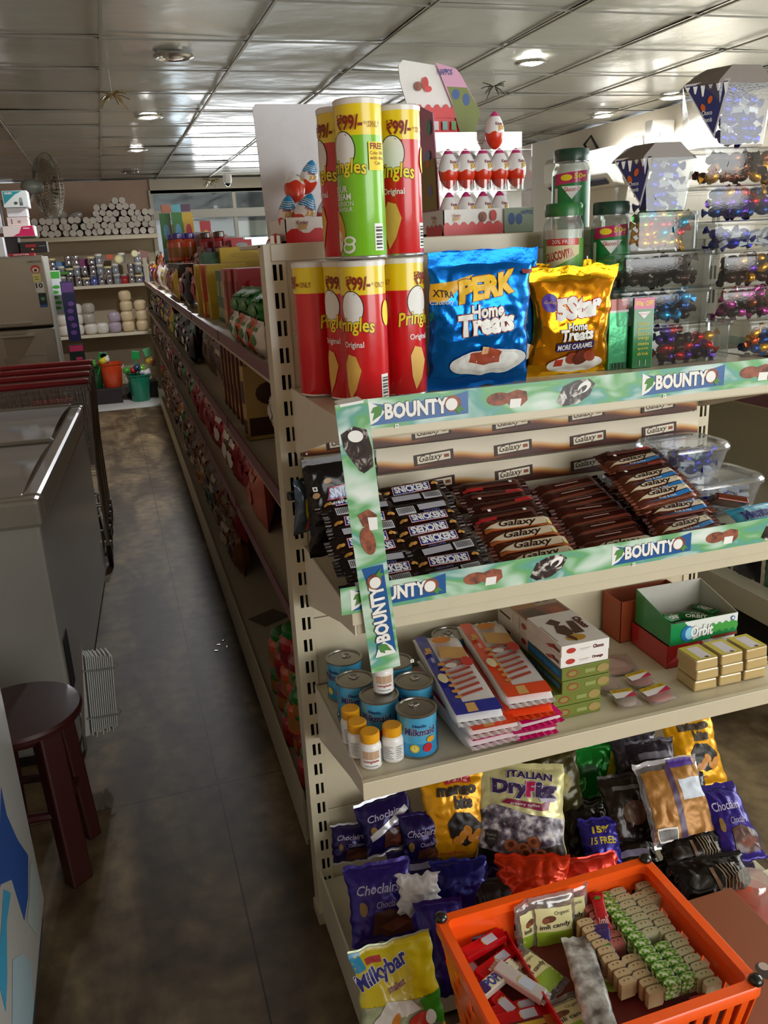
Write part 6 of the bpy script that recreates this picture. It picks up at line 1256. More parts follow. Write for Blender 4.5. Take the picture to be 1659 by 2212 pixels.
for nm_, lb, x, y, z, w_, d_, h_, c, art in bxs:
    t = T(nm_, lb, 'box', (x, y, z), (0, 0, 0)); b = MB(); b.box(-w_/2, 0, 0, w_/2, d_, h_-.001, M(c, .45)); b.build('carton_body', t, bevel=.002); d = D()
    if art in ('juicer', 'juicer2'):
        bl = M('#2c80b4' if art == 'juicer' else '#2b8a94', .4); d.poly([(-w_/2+.006,h_-.004),(w_/2-.03,h_-.004),(0,h_*.75),(-w_*.25,h_*.45),(-w_/2+.006,.02)], bl); d.text('USHA' if art == 'juicer' else 'VIDIEM', -w_*.42, h_*.78, -w_*.1, h_*.9, WHITE, .02); d.ell(w_*.0, h_*.25, .012, .010, M('#4a5a48', .5)); d.ell(w_*.22, h_*.4, .010, .02, M('#8a8f90', .4)); d.rect(w_*.16, h_*.1, w_*.28, h_*.3, M('#5a6064', .4))
    elif art == 'red': d.text('MOSTER', -w_*.3, .004, w_*.3, .013, WHITE, .02)
    elif art == 'blackr': d.rect(-w_*.3, h_*.5, w_*.1, h_*.75, M('#8a1c20', .5)); d.ell(-w_*.05, h_*.3, .008, .006, M('#c8a870', .5)); d.rect(w_*.2, h_*.55, w_*.44, h_*.6, M('#8a8480', .5))
    elif art == 'pink': d.poly([(0,h_*.3),(.02,h_*.9),(w_*.44,h_*.98),(w_*.48,.002),(-w_*.2,.002),(-.02,h_*.2)], gloss('#cc1c5c')); d.rect(w_*.14, h_*.7, w_*.34, h_*.78, WHITE)
    elif art == 'sq': d.rect(.0, h_*.3, .02, h_*.6, M('#a08a88', .5)); d.rect(-.04, h_*.2, -.032, h_*.8, M('#8a7a78', .5))
    if d.sh: d.build(flat(0, 0, 0), t, 'printed_front', dl=.0002)

# wall fan
FG_ = M('#6b6657', .45, .3); t = T('wall_fan', 'grey wall fan with a round wire guard mounted high on the left pillar', 'fan', (-.30, 7.05, 2.035), (0, 0, .40))
b = MB(); 
for k in range(48):
    a = 2*PI*k/48; b.tube([(.045, .03*math.cos(a), .03*math.sin(a)), (.05, .15*math.cos(a), .15*math.sin(a)), (.03, .215*math.cos(a), .215*math.sin(a)), (0, .228*math.cos(a), .228*math.sin(a)), (-.04, .2*math.cos(a), .2*math.sin(a)), (-.065, .09*math.cos(a), .09*math.sin(a))], .0026, FG_, 5)
for r_, x in ((.228, 0), (.18, .045), (.12, .052), (.16, -.055), (.07, .05)): b.tube([(x, r_*math.cos(2*PI*i/40), r_*math.sin(2*PI*i/40)) for i in range(40)], .003 if r_ > .2 else .0018, FG_, 6, True)
b.build('wire_guard', t)
b = MB()
for k in range(3):
    a0 = 2*PI*k/3; b.grid(lambda u, v: (-.012+.03*(v-.5), (.03+.16*u)*math.cos(a0+(v-.5)*1.3), (.03+.16*u)*math.sin(a0+(v-.5)*1.3)), 6, 6, M('#8f8470', .4))
b.build('blades', t, True); b = MB(); b.ball((-.115, 0, -.005), .085, .055, .055, M('#6f7168', .4), 18, 12); b.build('motor_housing', t, True)
b = MB(); b.tube([(-.12, 0, -.05), (-.14, 0, -.10), (-.3, .1, -.11), (-.5, .22, -.08)], .018, M('#6a655a', .5), 10); b.build('wall_bracket', t, True)

# ------------------------------------------------------------ wall shelving at the back
t = T('wall_shelving', 'cream wall shelving at the end of the aisle with four levels', 'rack', (0, 0, 0)); SX0, SX1, SY = -.95, .62, 9.82
WSC = M('#c9bfa6', .45)
b = MB(); b.box(SX0, SY+.42, 0, SX1, SY+.44, 1.76, M('#a8987c', .6)); b.build('back_panel', t)
for z, th in ((1.745, .045), (1.242, .032), (.728, .032)): b = MB(); b.box(SX0, SY, z-th, SX1, SY+.42, z, WSC); b.build('shelf_board', t, bevel=.003)
b = MB(); b.box(SX0, SY+.1, 0, SX1, SY+.42, .12, M('#4a4238', .6)); b.build('base_deck', t)
for x in (SX0, SX1-.03): b = MB(); b.box(x, SY+.38, 0, x+.03, SY+.42, 1.8, WSC); b.build('upright', t)
# rolls
def roll(c): b = MB(); b.lathe([(.033, -.15), (.034, -.149), (.034, .149), (.033, .15)], M(c, .4), 14, cap=False); b.lathe([(.0335, -.1505), (.0335, -.149)], M('#d9d4cc', .5), 14); b.v = [(x, z, y) for x, y, z in b.v]; return b.build('foil_roll', smooth=True)
rp = {c: roll(c) for c in ('#6a1838', '#20343a', '#c9c2b8')}; rn_ = {'#6a1838': 'maroon', '#20343a': 'dark teal', '#c9c2b8': 'white'}; ru = set()
rr = random.Random(3)
def put(protod, usedd, key, loc, rot, label, cat, group):
    if key not in usedd: usedd.add(key); o = protod[key]; o.location = loc; o.rotation_euler = rot; tag(o, label, cat, group); return o
    o = dup(protod[key], loc, rot, label, group); return o
for row in range(6):
    for i in range(17):
        x = -.60+.071*i+.0355*(row % 2); side = x > .02
        hmax = (2+ (3.6-abs(x-.25)*7.5) if side else 2.6+.9*math.sin(i*1.7)) if x > -.1 else 3
        if row >= hmax or x > .58: continue
        c = '#c9c2b8' if (x < -.25 or (not side and row > 1)) else ('#20343a' if x < .04 else '#6a1838')
        sz = rr.uniform(-.004, .004); put(rp, ru, c, (x, SY+.15+rr.uniform(-.02, .02), 1.747+.034+row*.061+sz), (rr.uniform(-.03, .03), 0, rr.uniform(-.08, .08)),
            '%s roll, %s layer up, %s from the left, top wall shelf' % (rn_[c], ORD[row], ORD[i]), 'roll', 'rolls piled on the top wall shelf')
for i, (x, z, r_) in enumerate(((-.42, 1.90, .4), (-.2, 1.93, -.5), (-.33, 1.95, 1.0))):
    o = MB().ball((0, 0, 0), .09, .045, .045, clear('#f0ece8', .25, .15, .35), 14, 8).build('plastic_wrapped_bundle', smooth=True); o.location = (x, SY+.08, z+.02); o.rotation_euler = (0, .5*r_, r_); tag(o, 'crumpled clear plastic bundle lying on the %s part of the white rolls' % ('left', 'right', 'middle')[i], 'plastic bundle')
# steel containers
STL = M('#b9b8c0', .2, .95); 
def canister(r_, h_, lid=None, body=None):
    t = T('steel_canister', 'x', 'container'); b = MB(); b.lathe([(r_*.94, 0), (r_, .006), (r_, h_*.45), (r_*.97, h_*.47), (r_, h_*.49), (r_, h_*.8)], body or STL, 16); b.build('body', t, True)
    b = MB(); b.lathe([(r_*1.03, h_*.78), (r_*1.04, h_*.84), (r_*1.0, h_*.97), (r_*.7, h_)], lid or STL, 16); b.build('lid', t, True); return t
cp = {'small steel': canister(.034, .10), 'tall steel': canister(.04, .145), 'yellow-lidded': canister(.042, .085, M('#cfc48a', .5)), 'blue-tinted': canister(.04, .12, None, M('#7c86c8', .25, .8)), 'red': canister(.038, .10, None, gloss('#a01c24')), 'clear': canister(.036, .11, M('#c9c4b8', .4), M('#9aa0a8', .15, .5))}
cu_ = set(); k = 0
for row, z in enumerate((1.2435, 1.348, 1.455)):
    for i in range(14):
        x = -.50+.079*i
        if row == 2 and (i % 3 == 1 or i in (7, 8, 12)): continue
        if row == 1 and i == 9: continue
        kk = (['small steel', 'blue-tinted', 'small steel', 'clear', 'small steel', 'yellow-lidded', 'small steel'] if row == 0 else ['clear', 'small steel', 'yellow-lidded', 'small steel', 'clear'])[(i*3+row) % (7 if row == 0 else 5)]
        if row == 0 and i == 9: kk = 'red'
        put(cp, cu_, kk, (x+rr.uniform(-.004, .004), SY+.07+rr.uniform(0, .02), z), (0, 0, rr.uniform(0, 3)), '%s kitchen container, %s layer up, %s from the left' % (kk, ORD[row], ORD[i]), 'container', 'kitchen containers on the second wall shelf')
for kk in ('tall steel',):
    for i, x in enumerate((-.16, -.06, .46)): put(cp, cu_, kk, (x, SY+.2, 1.2435+.0), (0, 0, 0), 'tall steel canister at the back of the container shelf, %s from the left' % ORD[i], 'container', 'tall steel canisters on the second wall shelf')
for nm_, lb, x, z, w_, h_, c in (('purple_box', 'magenta and purple box behind the front containers', -.16, 1.40, .24, .12, '#7c2a5c'), ('blue_box', 'light blue boxed set at the left of the container shelf', -.42, 1.40, .16, .10, '#5c8cc0'), ('patterned_box', 'brown patterned box tilted at the right of the containers', .42, 1.46, .11, .12, '#8a5a54'), ('orange_box', 'small orange and pink box among the containers', .09, 1.50, .07, .05, '#c8502c'), ('green_box', 'green topped box at the left end by the fridge', -.42, 1.37, .14, .03, '#4c8a2c')):
    o = MB().box(-w_/2, 0, 0, w_/2, .1, h_, M(c, .45)).build(nm_, bevel=.003); o.location = (x, SY+.16 if 'green' not in nm_ else SY+.01, z-.0+(.0)); o.rotation_euler = (0, .25 if 'patt' in nm_ else 0, 0); tag(o, lb, 'box')
for i, (x, z) in enumerate(((.18, 1.50), (.35, 1.55))):
    t = T('round_tin_lid', 'round yellow lid standing on edge among the containers, %s one' % ('left', 'right')[i], 'lid', (x, SY+.05, z), (PI/2+.1, 0, 0)); b = MB(); b.lathe([(.042-.008*i, 0), (.044-.008*i, .004), (.044-.008*i, .016)], M('#d0c080', .4), 20); b.build('lid_rim', t, True); b = MB(); b.lathe([(.028, .0162), (.028, .017)], M('#e2dcb8', .4), 20); b.build('lid_badge', t, True)
# white bags
def sack(c): 
    b = MB(); 
    def S(u, v): a = 2*PI*u; th = PI*(v*.98+.01); n = 1+.08*noise.noise(Vector((math.cos(a)*1.5, math.sin(a)*1.5, v*4))); e = .55; sx = (abs(math.sin(th))**e)*n; return (.068*sx*math.cos(a), .06*sx*math.sin(a), .06-.06*math.copysign(abs(math.cos(th))**.7, math.cos(th)))
    b.grid(S, 18, 14, M(c, .45, 0, .3, 30., .3)); return b.build('filled_bag', smooth=True)
sp_ = {'white': sack('#d2ccc0'), 'cream': sack('#cdb690'), 'lilac': sack('#a898a4'), 'grey': sack('#a09a8c')}; su = set()
for i, (x, col) in enumerate(((-.47, 'white'), (-.34, 'white'), (-.21, 'grey'), (-.215+.13, 'white'), (.05, 'lilac'), (.19, 'cream'), (.34, 'cream'), (.49, 'cream'))):
    n = (2, 3, 3, 3, 2, 4, 3, 3)[i] if i != 3 else 1
    for k in range(n): c2 = 'white' if (k == 0 and i in (1, 2)) else col; put(sp_, su, c2, (x+rr.uniform(-.006, .006), SY+.08, .7285+.108*k), (rr.uniform(-.05, .05), rr.uniform(-.05, .05), rr.uniform(-.3, .3)), '%s filled bag, %s up in the %s stack from the left' % (c2, ORD[k], ORD[i]), 'filled bag', 'filled bags on the third wall shelf')
# buckets with toys
def bucket(label, x, y, z, r_, h_, c):
    t = T('plastic_bucket', label, 'bucket', (x, y, z)); m_ = gloss(c); b = MB(); b.lathe([(r_*.74, 0), (r_*.76, .004), (r_, h_), (r_*1.07, h_), (r_*1.07, h_-.012), (r_*1.0, h_-.014)], m_, 24, cap=False); b.lathe([(.001, .003), (r_*.75, .003)], m_, 24, cap=False); b.build('bucket_body', t, True)
    b = MB(); b.tube([(r_*1.06*math.cos(a), -.02-.03*math.sin(a), h_-.03-r_*.5*math.sin(a)) for a in [PI*i/14 for i in range(15)]], .003, WHITE, 6); b.build('bail_handle', t); return t
bucket('teal green bucket of toys on the floor before the wall shelving', .215, 9.62, .005, .125, .29, '#0f7a5c')
bucket('orange bucket behind the dark box in front of the wall shelving', -.06, 9.72, .17, .125, .26, '#d2451c')
bucket('dark green bucket left of the orange one', -.25, 9.75, .17, .11, .24, '#0f4a24')
for nm_, lb, x, y, z, w_, d_, h_, c in (('dark_crate', 'dark maroon crate on the floor holding the orange and green buckets', -.16, 9.58, .004, .36, .26, .165, '#2a1c20'), ('dark_box', 'dark box behind the teal bucket', .42, 9.75, .004, .3, .2, .18, '#16161c'), ('dark_box', 'dark blue box left of the floor crate', -.5, 9.68, .004, .24, .2, .3, '#1c2430')):
    o = MB().box(-w_/2, 0, 0, w_/2, d_, h_, M(c, .5)).build(nm_, bevel=.004); o.location = (x, y, z); tag(o, lb, 'box')
toyc = [('#3c9a34', 'green', .10, .34), ('#c02430', 'red', .17, .335), ('#6aae2c', 'lime', .26, .345), ('#e8e4e8', 'white', .31, .30), ('#d8b42c', 'yellow', .35, .42), ('#c8d0e0', 'pale blue', .26, .31), ('#2c3a5c', 'navy', .21, .36), ('#e0502c', 'orange', .46, .30), ('#c02c5c', 'pink', .50, .33), ('#2c5a9c', 'blue', .46, .26),
        ('#d8c02c', 'yellow', -.13, .46), ('#e0e0d8', 'white', -.10, .47), ('#4c9a3c', 'leaf green', -.24, .44), ('#7c2430', 'dark red', .40, .40), ('#b09ac0', 'lilac', .44, .22)]
for i, (c, cn, x, z) in enumerate(toyc):
    o = MB(); o.ball((0, 0, 0), .042, .038, .036, gloss(c), 12, 8); o.ball((.02, .0, .03), .018, .016, .018, gloss(c), 8, 6); o = o.build('toy_ball', smooth=True); o.location = (x, 9.62+.02*(i % 3), z); tag(o, '%s plastic toy piled around the buckets, %s of the heap' % (cn, ORD[i]), 'toy', None)
for x, z, rz, c, cn in ((.19, .44, .12, '#1f9a4c', 'bright green toy spade sticking up from the teal bucket'), (-.20, .46, .35, '#1f8a3c', 'green toy spade standing in the dark green bucket'), (.40, .47, -.3, '#5aa874', 'pale green toy rake sticking up at the right'), (-.03, .46, -.4, '#4f8a60', 'dull green toy spade above the orange bucket')):
    t = T('toy_spade', cn, 'toy', (x, 9.66, z-.14), (0, rz, 0)); b = MB(); b.tube([(0, 0, 0), (0, 0, .17)], .007, gloss(c), 8); b.build('spade_handle', t); b = MB(); b.box(-.04, -.004, .15, .04, .004, .24, gloss(c)); b.build('spade_blade', t, bevel=.004)
# hanging toy packs between fridge and shelves
for lb, x, y, z, w_, h_, c, c2 in (('tall dark blue and purple toy pack beside the fridge', -.27, 6.9, .92, .09, .44, '#1a1c3c', '#5a3a70'), ('white and green header card pack beside the fridge', -.36, 7.0, 1.12, .10, .32, '#cfd4d4', '#3c9a34'), ('dark toy pack with red dots low beside the fridge', -.27, 6.85, .62, .11, .28, '#14201e', '#a02c4c')):
    t = T('toy_pack', lb, 'toy pack', (x, y, z), (0, .0, .1)); b = MB(); b.box(-w_/2, 0, 0, w_/2, .03, h_, M(c, .35)); b.build('card', t, bevel=.002); d = D(); d.rect(-w_*.45, h_*.82, w_*.45, h_*.98, M(c2, .4)); [d.ell(w_*.1*math.sin(k*2), h_*(.15+.12*k), w_*.25, h_*.04, M(c2, .4)) for k in range(5)]; d.build(flat(0, 0, 0), t)
b = MB(); b.box(-.42, 6.8, .0, -.20, 7.2, .62, M('#5a6460', .5)); tag(b.build('grey_cabinet', bevel=.01), 'low grey cabinet beside the fridge under the toy packs', 'cabinet')

# ------------------------------------------------------------ goods along the aisle gondola
def carton_p(c, c2):
    t = T('food_carton', 'x', 'carton'); b = MB(); b.box(-.5, 0, 0, .5, 1, 1, M(c, .4)); b.build('carton_body', t)
    d = D(); d.rect(-.46, .05, .46, .3, M(c2, .4)); d.ell(0, .62, .3, .16, M(c2, .4), 14); d.build(flat(0, 0, 0), t, 'printed_front', o0=.004, dl=.004)
    d = D(); d.rect(-.95, .08, -.05, .28, M(c2, .4)); d.rect(-.8, .5, -.2, .8, M(c2, .4)); d.build(lambda x, z, o: (-.5-o, -x, z), t, 'printed_side', o0=.004, dl=.004); return t
def bagp(c, c2, m_=None):
    t = T('snack_bag', 'x', 'snack bag'); S = pouch_fn(1, 1, .42, hash(c) % 50 if False else int(c[1:3], 16) % 37, .05, .08, .05); pouch_body(S, 1, 1, m_ or foil(c, .26, .25), t, None, nu=12, nv=12)
    d = D(); d.ell(0, .5, .3, .16, M(c2, .35), 14); d.rect(-.3, .74, .3, .84, M(c2, .35)); d.build(lambda x, z, o: S(x, z, o), t, ml=.15, o0=.02, dl=.006); return t
def jarp(c, c2):
    t = T('plastic_jar', 'x', 'jar'); b = MB(); b.lathe([(.44, 0), (.5, .04), (.5, .68), (.36, .8)], gloss(c), 18); b.build('jar_body', t, True); b = MB(); b.lathe([(.4, .8), (.42, .82), (.42, .97), (.38, 1)], gloss(c2), 18); b.build('lid', t, True); b = MB(); b.lathe([(.51, .15), (.51, .5)], M('#9a6428' if c != '#a8202a' else '#7a1a20', .4), 18, cap=False); b.build('wrap_label', t, True); return t
GP = {}; GU = set()
def g(kind, c, c2='#d8c8a0'):
    k = (kind, c, c2)
    if k not in GP: GP[k] = {'carton': carton_p, 'bag': bagp, 'jar': jarp}[kind](c, c2)
    return k
cnm = {'#a8202a': 'red', '#c8a82c': 'yellow', '#1f5a34': 'dark green', '#15701c': 'shiny green', '#b86a5a': 'salmon', '#2c1c60': 'purple', '#3a2218': 'dark brown', '#7a4a2c': 'brown', '#8a2028': 'deep red', '#1c5a5c': 'teal', '#6a5a3c': 'khaki', '#14121a': 'black', '#b87a24': 'golden', '#3a7a34': 'green', '#8a8a88': 'grey', '#c8542a': 'orange', '#b9a890': 'pale beige', '#d8d0c4': 'white', '#6a3a24': 'reddish brown', '#4a2a50': 'plum', '#5ca0c0': 'sky blue', '#a88a50': 'tan'}
cnt = {}
def goods(level, lname, kind, c, x, y, z, sx, sy, sz, rot=(0, 0, 0), c2='#d8c8a0'):
    k = g(kind, c, c2); key = (lname, kind, c); cnt[key] = cnt.get(key, 0)+1; n = cnt[key]
    kn = {'carton': 'carton', 'bag': 'snack bag', 'jar': 'jar'}[kind]
    lb = '%s %s %s from the near end, %s of the aisle gondola' % (ORD[n-1], cnm[c], kn, lname); gp = '%s %ss, %s' % (cnm[c], kn, lname)
    o = put(GP, GU, k, (gx(x, y), y, z), rot, lb, kn, gp); o.scale = (sx, sy, sz); return o
rr = random.Random(12); FX = PI/2  # facing the aisle: local -y -> -x
def face(x, y, z, w_, h_, d_, kind, c, lv, c2='#d8c8a0', tilt=0):   # a pack facing the aisle, w_ along y
    goods(0, lv, kind, c, x, y, z, w_, d_, h_, (-tilt if kind == 'bag' else 0, 0, -PI/2+rr.uniform(-.08, .08)), c2)
L1, L2, L3, L0 = 'top level', 'second level', 'third level', 'bottom level'
# top level near -> far
for y, dz in ((2.10, .055), (2.27, .06), (2.44, .055)): face(.37, y, 1.265+dz, .18, .09, .2, 'bag', '#15701c', L1, '#3a7a34')
for i, y in enumerate((2.0, 2.1, 2.2, 2.3, 2.42)): goods(0, L1, 'bag', '#c8542a' if i % 2 else '#d8d0c4', .33, y, 1.262, .09, .1, .085, (0, 0, -PI/2), '#3a7a34')
for i, (y, c) in enumerate(((2.75, '#a8202a'), (2.83, '#a8202a'), (2.92, '#b86a5a'))): goods(0, L1, 'carton', c, .48-.01*i, y, 1.263, .19, .06, .19, (0, 0, .05), '#7a1a1c' if i < 2 else '#c89a70')
goods(0, L1, 'carton', '#a8202a', .50, 2.68, 1.263, .17, .05, .155, (0, 0, -.05), '#c8a060')
for i, y in enumerate((3.1, 3.2)): goods(0, L1, 'carton', '#1f5a34', .44, y, 1.263, .12, .06, .18, (0, 0, .1), '#8a9a6a')
for i, y in enumerate((3.35, 3.48, 3.62)): goods(0, L1, 'carton', ('#c8a82c', '#c8542a', '#c8a82c')[i], .43-.01*i, y, 1.263, .15, .07, .2, (0, 0, .0), '#d8b02c' if i == 1 else '#b8982c')
goods(0, L1, 'carton', '#1f5a34', .45, 3.75, 1.40, .13, .1, .11, (0, 0, .1), '#3a7a54'); goods(0, L1, 'carton', '#c8a82c', .55, 3.7, 1.44, .2, .1, .085, (0, 0, 0), '#b8982c')
for i in range(26):
    y = 3.8+i*.2; c = rr.choice(['#2c1c60', '#14121a', '#c8542a', '#b9a890', '#a8202a', '#7a4a2c', '#c8a82c', '#4a2a50', '#d8d0c4'])
    face(.37+rr.uniform(-.02, .02), y, 1.263+rr.uniform(0, .02), .2, rr.uniform(.13, .19), .16, 'bag', c, L1, rr.choice(['#c8a82c', '#d8d0c4', '#a8202a']))
    face(.47+rr.uniform(-.02, .04), y+.04, 1.29+rr.uniform(.03, .07), .2, .19, .16, 'bag', rr.choice(['#2c1c60', '#14121a', '#7a4a2c', '#2c1c60', '#c8542a']), L1, rr.choice(['#c8a82c', '#b86a5a']))
for i, (x, y) in enumerate(((.39, 5.2), (.46, 5.25), (.38, 5.45), (.46, 5.5))): goods(0, L1, 'jar', '#c8542a', x, y, 1.47, .075, .075, .155, (0, 0, 0), '#3a2a8a')
for i, (x, y) in enumerate(((.54, 5.1), (.60, 4.95), (.56, 5.4))): goods(0, L1, 'jar', '#a8202a', x, y, 1.46, .075, .075, .16, (0, 0, 0), '#3a2218')
for i, y in enumerate((4.9, 5.15, 5.4, 5.65)): goods(0, L1, 'carton', '#3a2218', .47, y, 1.263, .22, .2, .195, (0, 0, 0), '#7a4a2c')
for i, (x, y, c, c2) in enumerate(((.37, 5.75, '#3a7a34', '#5ca0c0'), (.44, 5.7, '#3a7a34', '#5ca0c0'), (.51, 5.75, '#c8a82c', '#a8202a'), (.42, 6.0, '#b86a5a', '#d8a0a0'), (.52, 5.9, '#a8202a', '#d8d0c4'), (.60, 5.6, '#a8202a', '#c8a82c'))): goods(0, L1, 'carton', c, x, y, 1.46, .062, .05, .3 if i < 3 else .24, (0, 0, 0), c2)
for i, (x, c) in enumerate(((.39, '#b86a5a'), (.45, '#5ca0c0'), (.51, '#4a2a50'))): goods(0, L1, 'carton', c, x, 5.85, 1.77, .06, .05, .045, (0, 0, 0), c)
for i in range(6): goods(0, L1, 'carton', rr.choice(['#a8202a', '#b86a5a', '#8a8a88', '#a8202a']), .55+.03*i, 5.3-.1*i, 1.50, .11, .08, .13-.012*i, (0, 0, 0), '#8a8a88')
# second level
for i, (y, c) in enumerate(((1.85, '#c8a82c'), (1.95, '#a8202a'), (2.05, '#c8a82c'), (2.16, '#8a8a88'), (1.80, '#8a8a88'), (2.28, '#d8d0c4'))): face(.40, y, .988+.03*(i % 2), .13, .12, .11, 'bag', c, L2, '#d8d0c4' if i % 2 else '#a8202a')
for i in range(7): goods(0, L2, 'carton', '#6a3a24', .42, 2.42+.1*i, .987, .16, .055, .215, (0, 0, -.05), '#a88a50' if i else '#c8a060')
goods(0, L2, 'carton', '#a88a50', .40, 2.38, .987, .15, .04, .21, (0, 0, .1), '#3a2218')
for i in range(6): face(.39+rr.uniform(-.02, .02), 3.22+.16*i, .988, .18, .22, .16, 'bag', rr.choice(['#7a4a2c', '#6a5a3c', '#b9a890']), L2, '#3a2218')
for i in range(48): face((.365 if i % 2 else .47)+rr.uniform(-.02, .02), 4.25+.103*i, .988+(0 if i % 2 else .03), .21, rr.uniform(.15, .2), .17, 'bag', rr.choice(['#14121a', '#a8202a', '#c8a82c', '#2c1c60', '#3a7a34', '#1c5a5c', '#14121a']), L2, rr.choice(['#c8a82c', '#d8d0c4', '#4a2a50']))
# third level
for i, (y, c) in enumerate(((1.95, '#3a7a34'), (2.08, '#c8a82c'), (2.2, '#4a2a50'), (1.85, '#4a2a50'))): face(.40, y, .72+.02*(i % 2), .13, .14, .11, 'bag', c, L3, '#c8a82c' if c != '#c8a82c' else '#15701c')
for i in range(20): face((.36 if i % 2 else .46)+rr.uniform(-.01, .02), 2.35+.08*i, .718+(0 if i % 2 else .04), .2, .19, .18, 'bag', ('#8a2028', '#b86a5a', '#8a2028', '#a8202a', '#6a5a3c')[i % 5], L3, rr.choice(['#8a2028', '#b86a5a', '#d8d0c4']))
for i in range(50): face((.365 if i % 2 else .47)+rr.uniform(-.02, .02), 4.0+.104*i, .718+(0 if i % 2 else .03), .21, rr.uniform(.14, .2), .17, 'bag', rr.choice(['#3a2218', '#8a2028', '#14121a', '#6a5a3c', '#3a7a34', '#7a4a2c']), L3, rr.choice(['#6a5a3c', '#b9a890', '#8a2028']))
# bottom level
for i, (y, z) in enumerate(((2.02, 0), (2.02, .11), (2.14, 0), (2.16, .11), (2.27, 0), (2.26, .11), (2.38, 0), (2.37, .10), (2.0, .22), (2.13, .22))):
    goods(0, L0, 'jar', ('#8a2028', '#c8542a', '#15701c', '#a8202a')[(i*3) % 4], .385, y, .172+z, .125, .125, .11, (0, 0, 0), '#15701c' if i % 2 else '#a8202a')
for i in range(8): goods(0, L0, 'jar', ('#a8202a', '#c8542a', '#15701c')[i % 3], .355+.02*(i % 2), 1.87+.11*(i//3), .172+.1*(i % 3), .10, .10, .10, (0, 0, 0), '#15701c')
for i in range(26):
    y = 3.5+.205*i; c = ('#8a2028', '#7a4a2c', '#3a7a34', '#6a5a3c', '#6a5a3c', '#1c5a5c', '#7a4a2c', '#b87a24', '#3a2218', '#7a4a2c', '#6a5a3c')[i % 11] if i < 14 else rr.choice(['#7a4a2c', '#3a2218', '#6a5a3c', '#14121a', '#b87a24'])
    for k in range(3): face(.385+rr.uniform(-.02, .02)+.03*(k == 2), y+rr.uniform(-.03, .03), .172+.135*k, .23, .17, .22, 'bag', c if rr.random() < .75 else '#7a4a2c', L0, rr.choice(['#b9a890', '#3a2218', '#6a5a3c']))
b = MB(); b.box(-.06, -.05, 0, .06, .05, .003, M('#5a5040', .6)); o = b.build('loose_card'); o.location = (gx(.41, 2.95), 2.95, .171); o.rotation_euler = (0, 0, .5); tag(o, 'loose brown card lying on the empty part of the bottom shelf', 'card')
for i, (x, y) in enumerate(((.24, 3.15), (.27, 3.12), (.225, 3.10), (.262, 3.18))): b = MB(); b.taper(-.008, -.004, 0, .008, .004, .003, -.002, SILVER); o = b.build('foil_scrap'); o.location = (x, y, .0005); o.rotation_euler = (0, 0, i*1.3); tag(o, 'tiny shiny foil scrap on the aisle floor', 'litter', 'foil scraps on the floor')
# right hand side gondola goods
for i in range(20):
    for (lv, z, x) in (('lower shelf', .312, 2.04), ('upper shelf', .978, 2.04)):
        k = g('bag', rr.choice(['#14121a', '#3a2218', '#1f5a34', '#3a2218']) , '#6a5a3c'); y = 1.82+.155*i
        o = put(GP, GU, k, (x, y, z), (0, 0, -PI/2), '%s snack bag, %s from the near end, right gondola %s' % (cnm[k[1]], ORD[i], lv), 'snack bag', 'bags on the %s of the right gondola' % lv); o.scale = (.14, .1, .17)

# ------------------------------------------------------------ ceiling lights, tinsel, camera, air conditioner
def downlight(label, x, y, on):
    t = T('ceiling_downlight', label, 'ceiling light', (x, y, ZC-.005), (0, 0, 0), 'round recessed ceiling lights')
    b = MB(); b.lathe([(.09, .004), (.092, -.004), (.075, -.010), (.06, -.004), (.055, .01)], M('#c9c9c4', .2, .9), 28, cap=False); b.build('trim_ring', t, True)
    b = MB(); b.lathe([(.05, .001), (.045, -.008), (.01, -.016)], M('#ffffff', .4, emit=45) if on else M('#9a968a', .2, .8), 20); b.build('bulb', t, True)
    if on:
        l = bpy.data.lights.new('downlight_beam', 'SPOT'); l.energy = (70 if x < 1 else 30) if y > 5 else 12; l.spot_size = 2.6; l.shadow_soft_size = .05; l.color = (.95, .97, 1); o = bpy.data.objects.new('downlight_beam', l); COL.objects.link(o); o.location = (0, 0, -.03); o.parent = t
downlight('unlit ceiling downlight nearest on the left side', .44, 4.39, False)
downlight('lit ceiling downlight, nearer of the two bright ones above the aisle', .42, 6.18, True)
downlight('lit ceiling downlight, farther of the two bright ones above the aisle', .41, 7.98, True)
downlight('unlit ceiling downlight near the back wall', .42, 10.0, False)
downlight('lit ceiling downlight right of the egg display header', 2.27, 4.40, True)
downlight('lit ceiling downlight by the right wall, farther one', 3.80, 6.2, True)
downlight('lit ceiling downlight by the right wall, nearer one', 3.85, 5.4, True)
def tinsel(label, x, y, sc, c):
    t = T('hanging_tinsel', label, 'tinsel', (x, y, ZC-.004)); rr2 = random.Random(int(x*100)); b = MB(); b.tube([(0, 0, 0), (.003, 0, -.10*sc)], .0012, SILVER, 4); b.build('thread', t); b = MB()
    for k in range(26):
        a, e = rr2.uniform(0, 2*PI), rr2.uniform(-.9, .6); L_ = rr2.uniform(.03, .08)*sc; b.tube([(0, 0, -.10*sc), (L_*.6*math.cos(a), L_*.6*math.sin(a), -.10*sc+L_*.5*e), (L_*math.cos(a), L_*math.sin(a), -.10*sc+L_*e-.01)], .0022*sc, foil(c, .2, .9), 4)
    b.build('foil_cluster', t)
tinsel('small gold tinsel cluster hanging from the ceiling at the upper left', .155, 4.7, 1.1, '#b8a878'); tinsel('dark tinsel cluster hanging beside the egg display header', 2.12, 4.55, .9, '#5a5a50'); tinsel('small tinsel cluster hanging near the back windows', 1.22, 9.7, 1.3, '#b8a878')
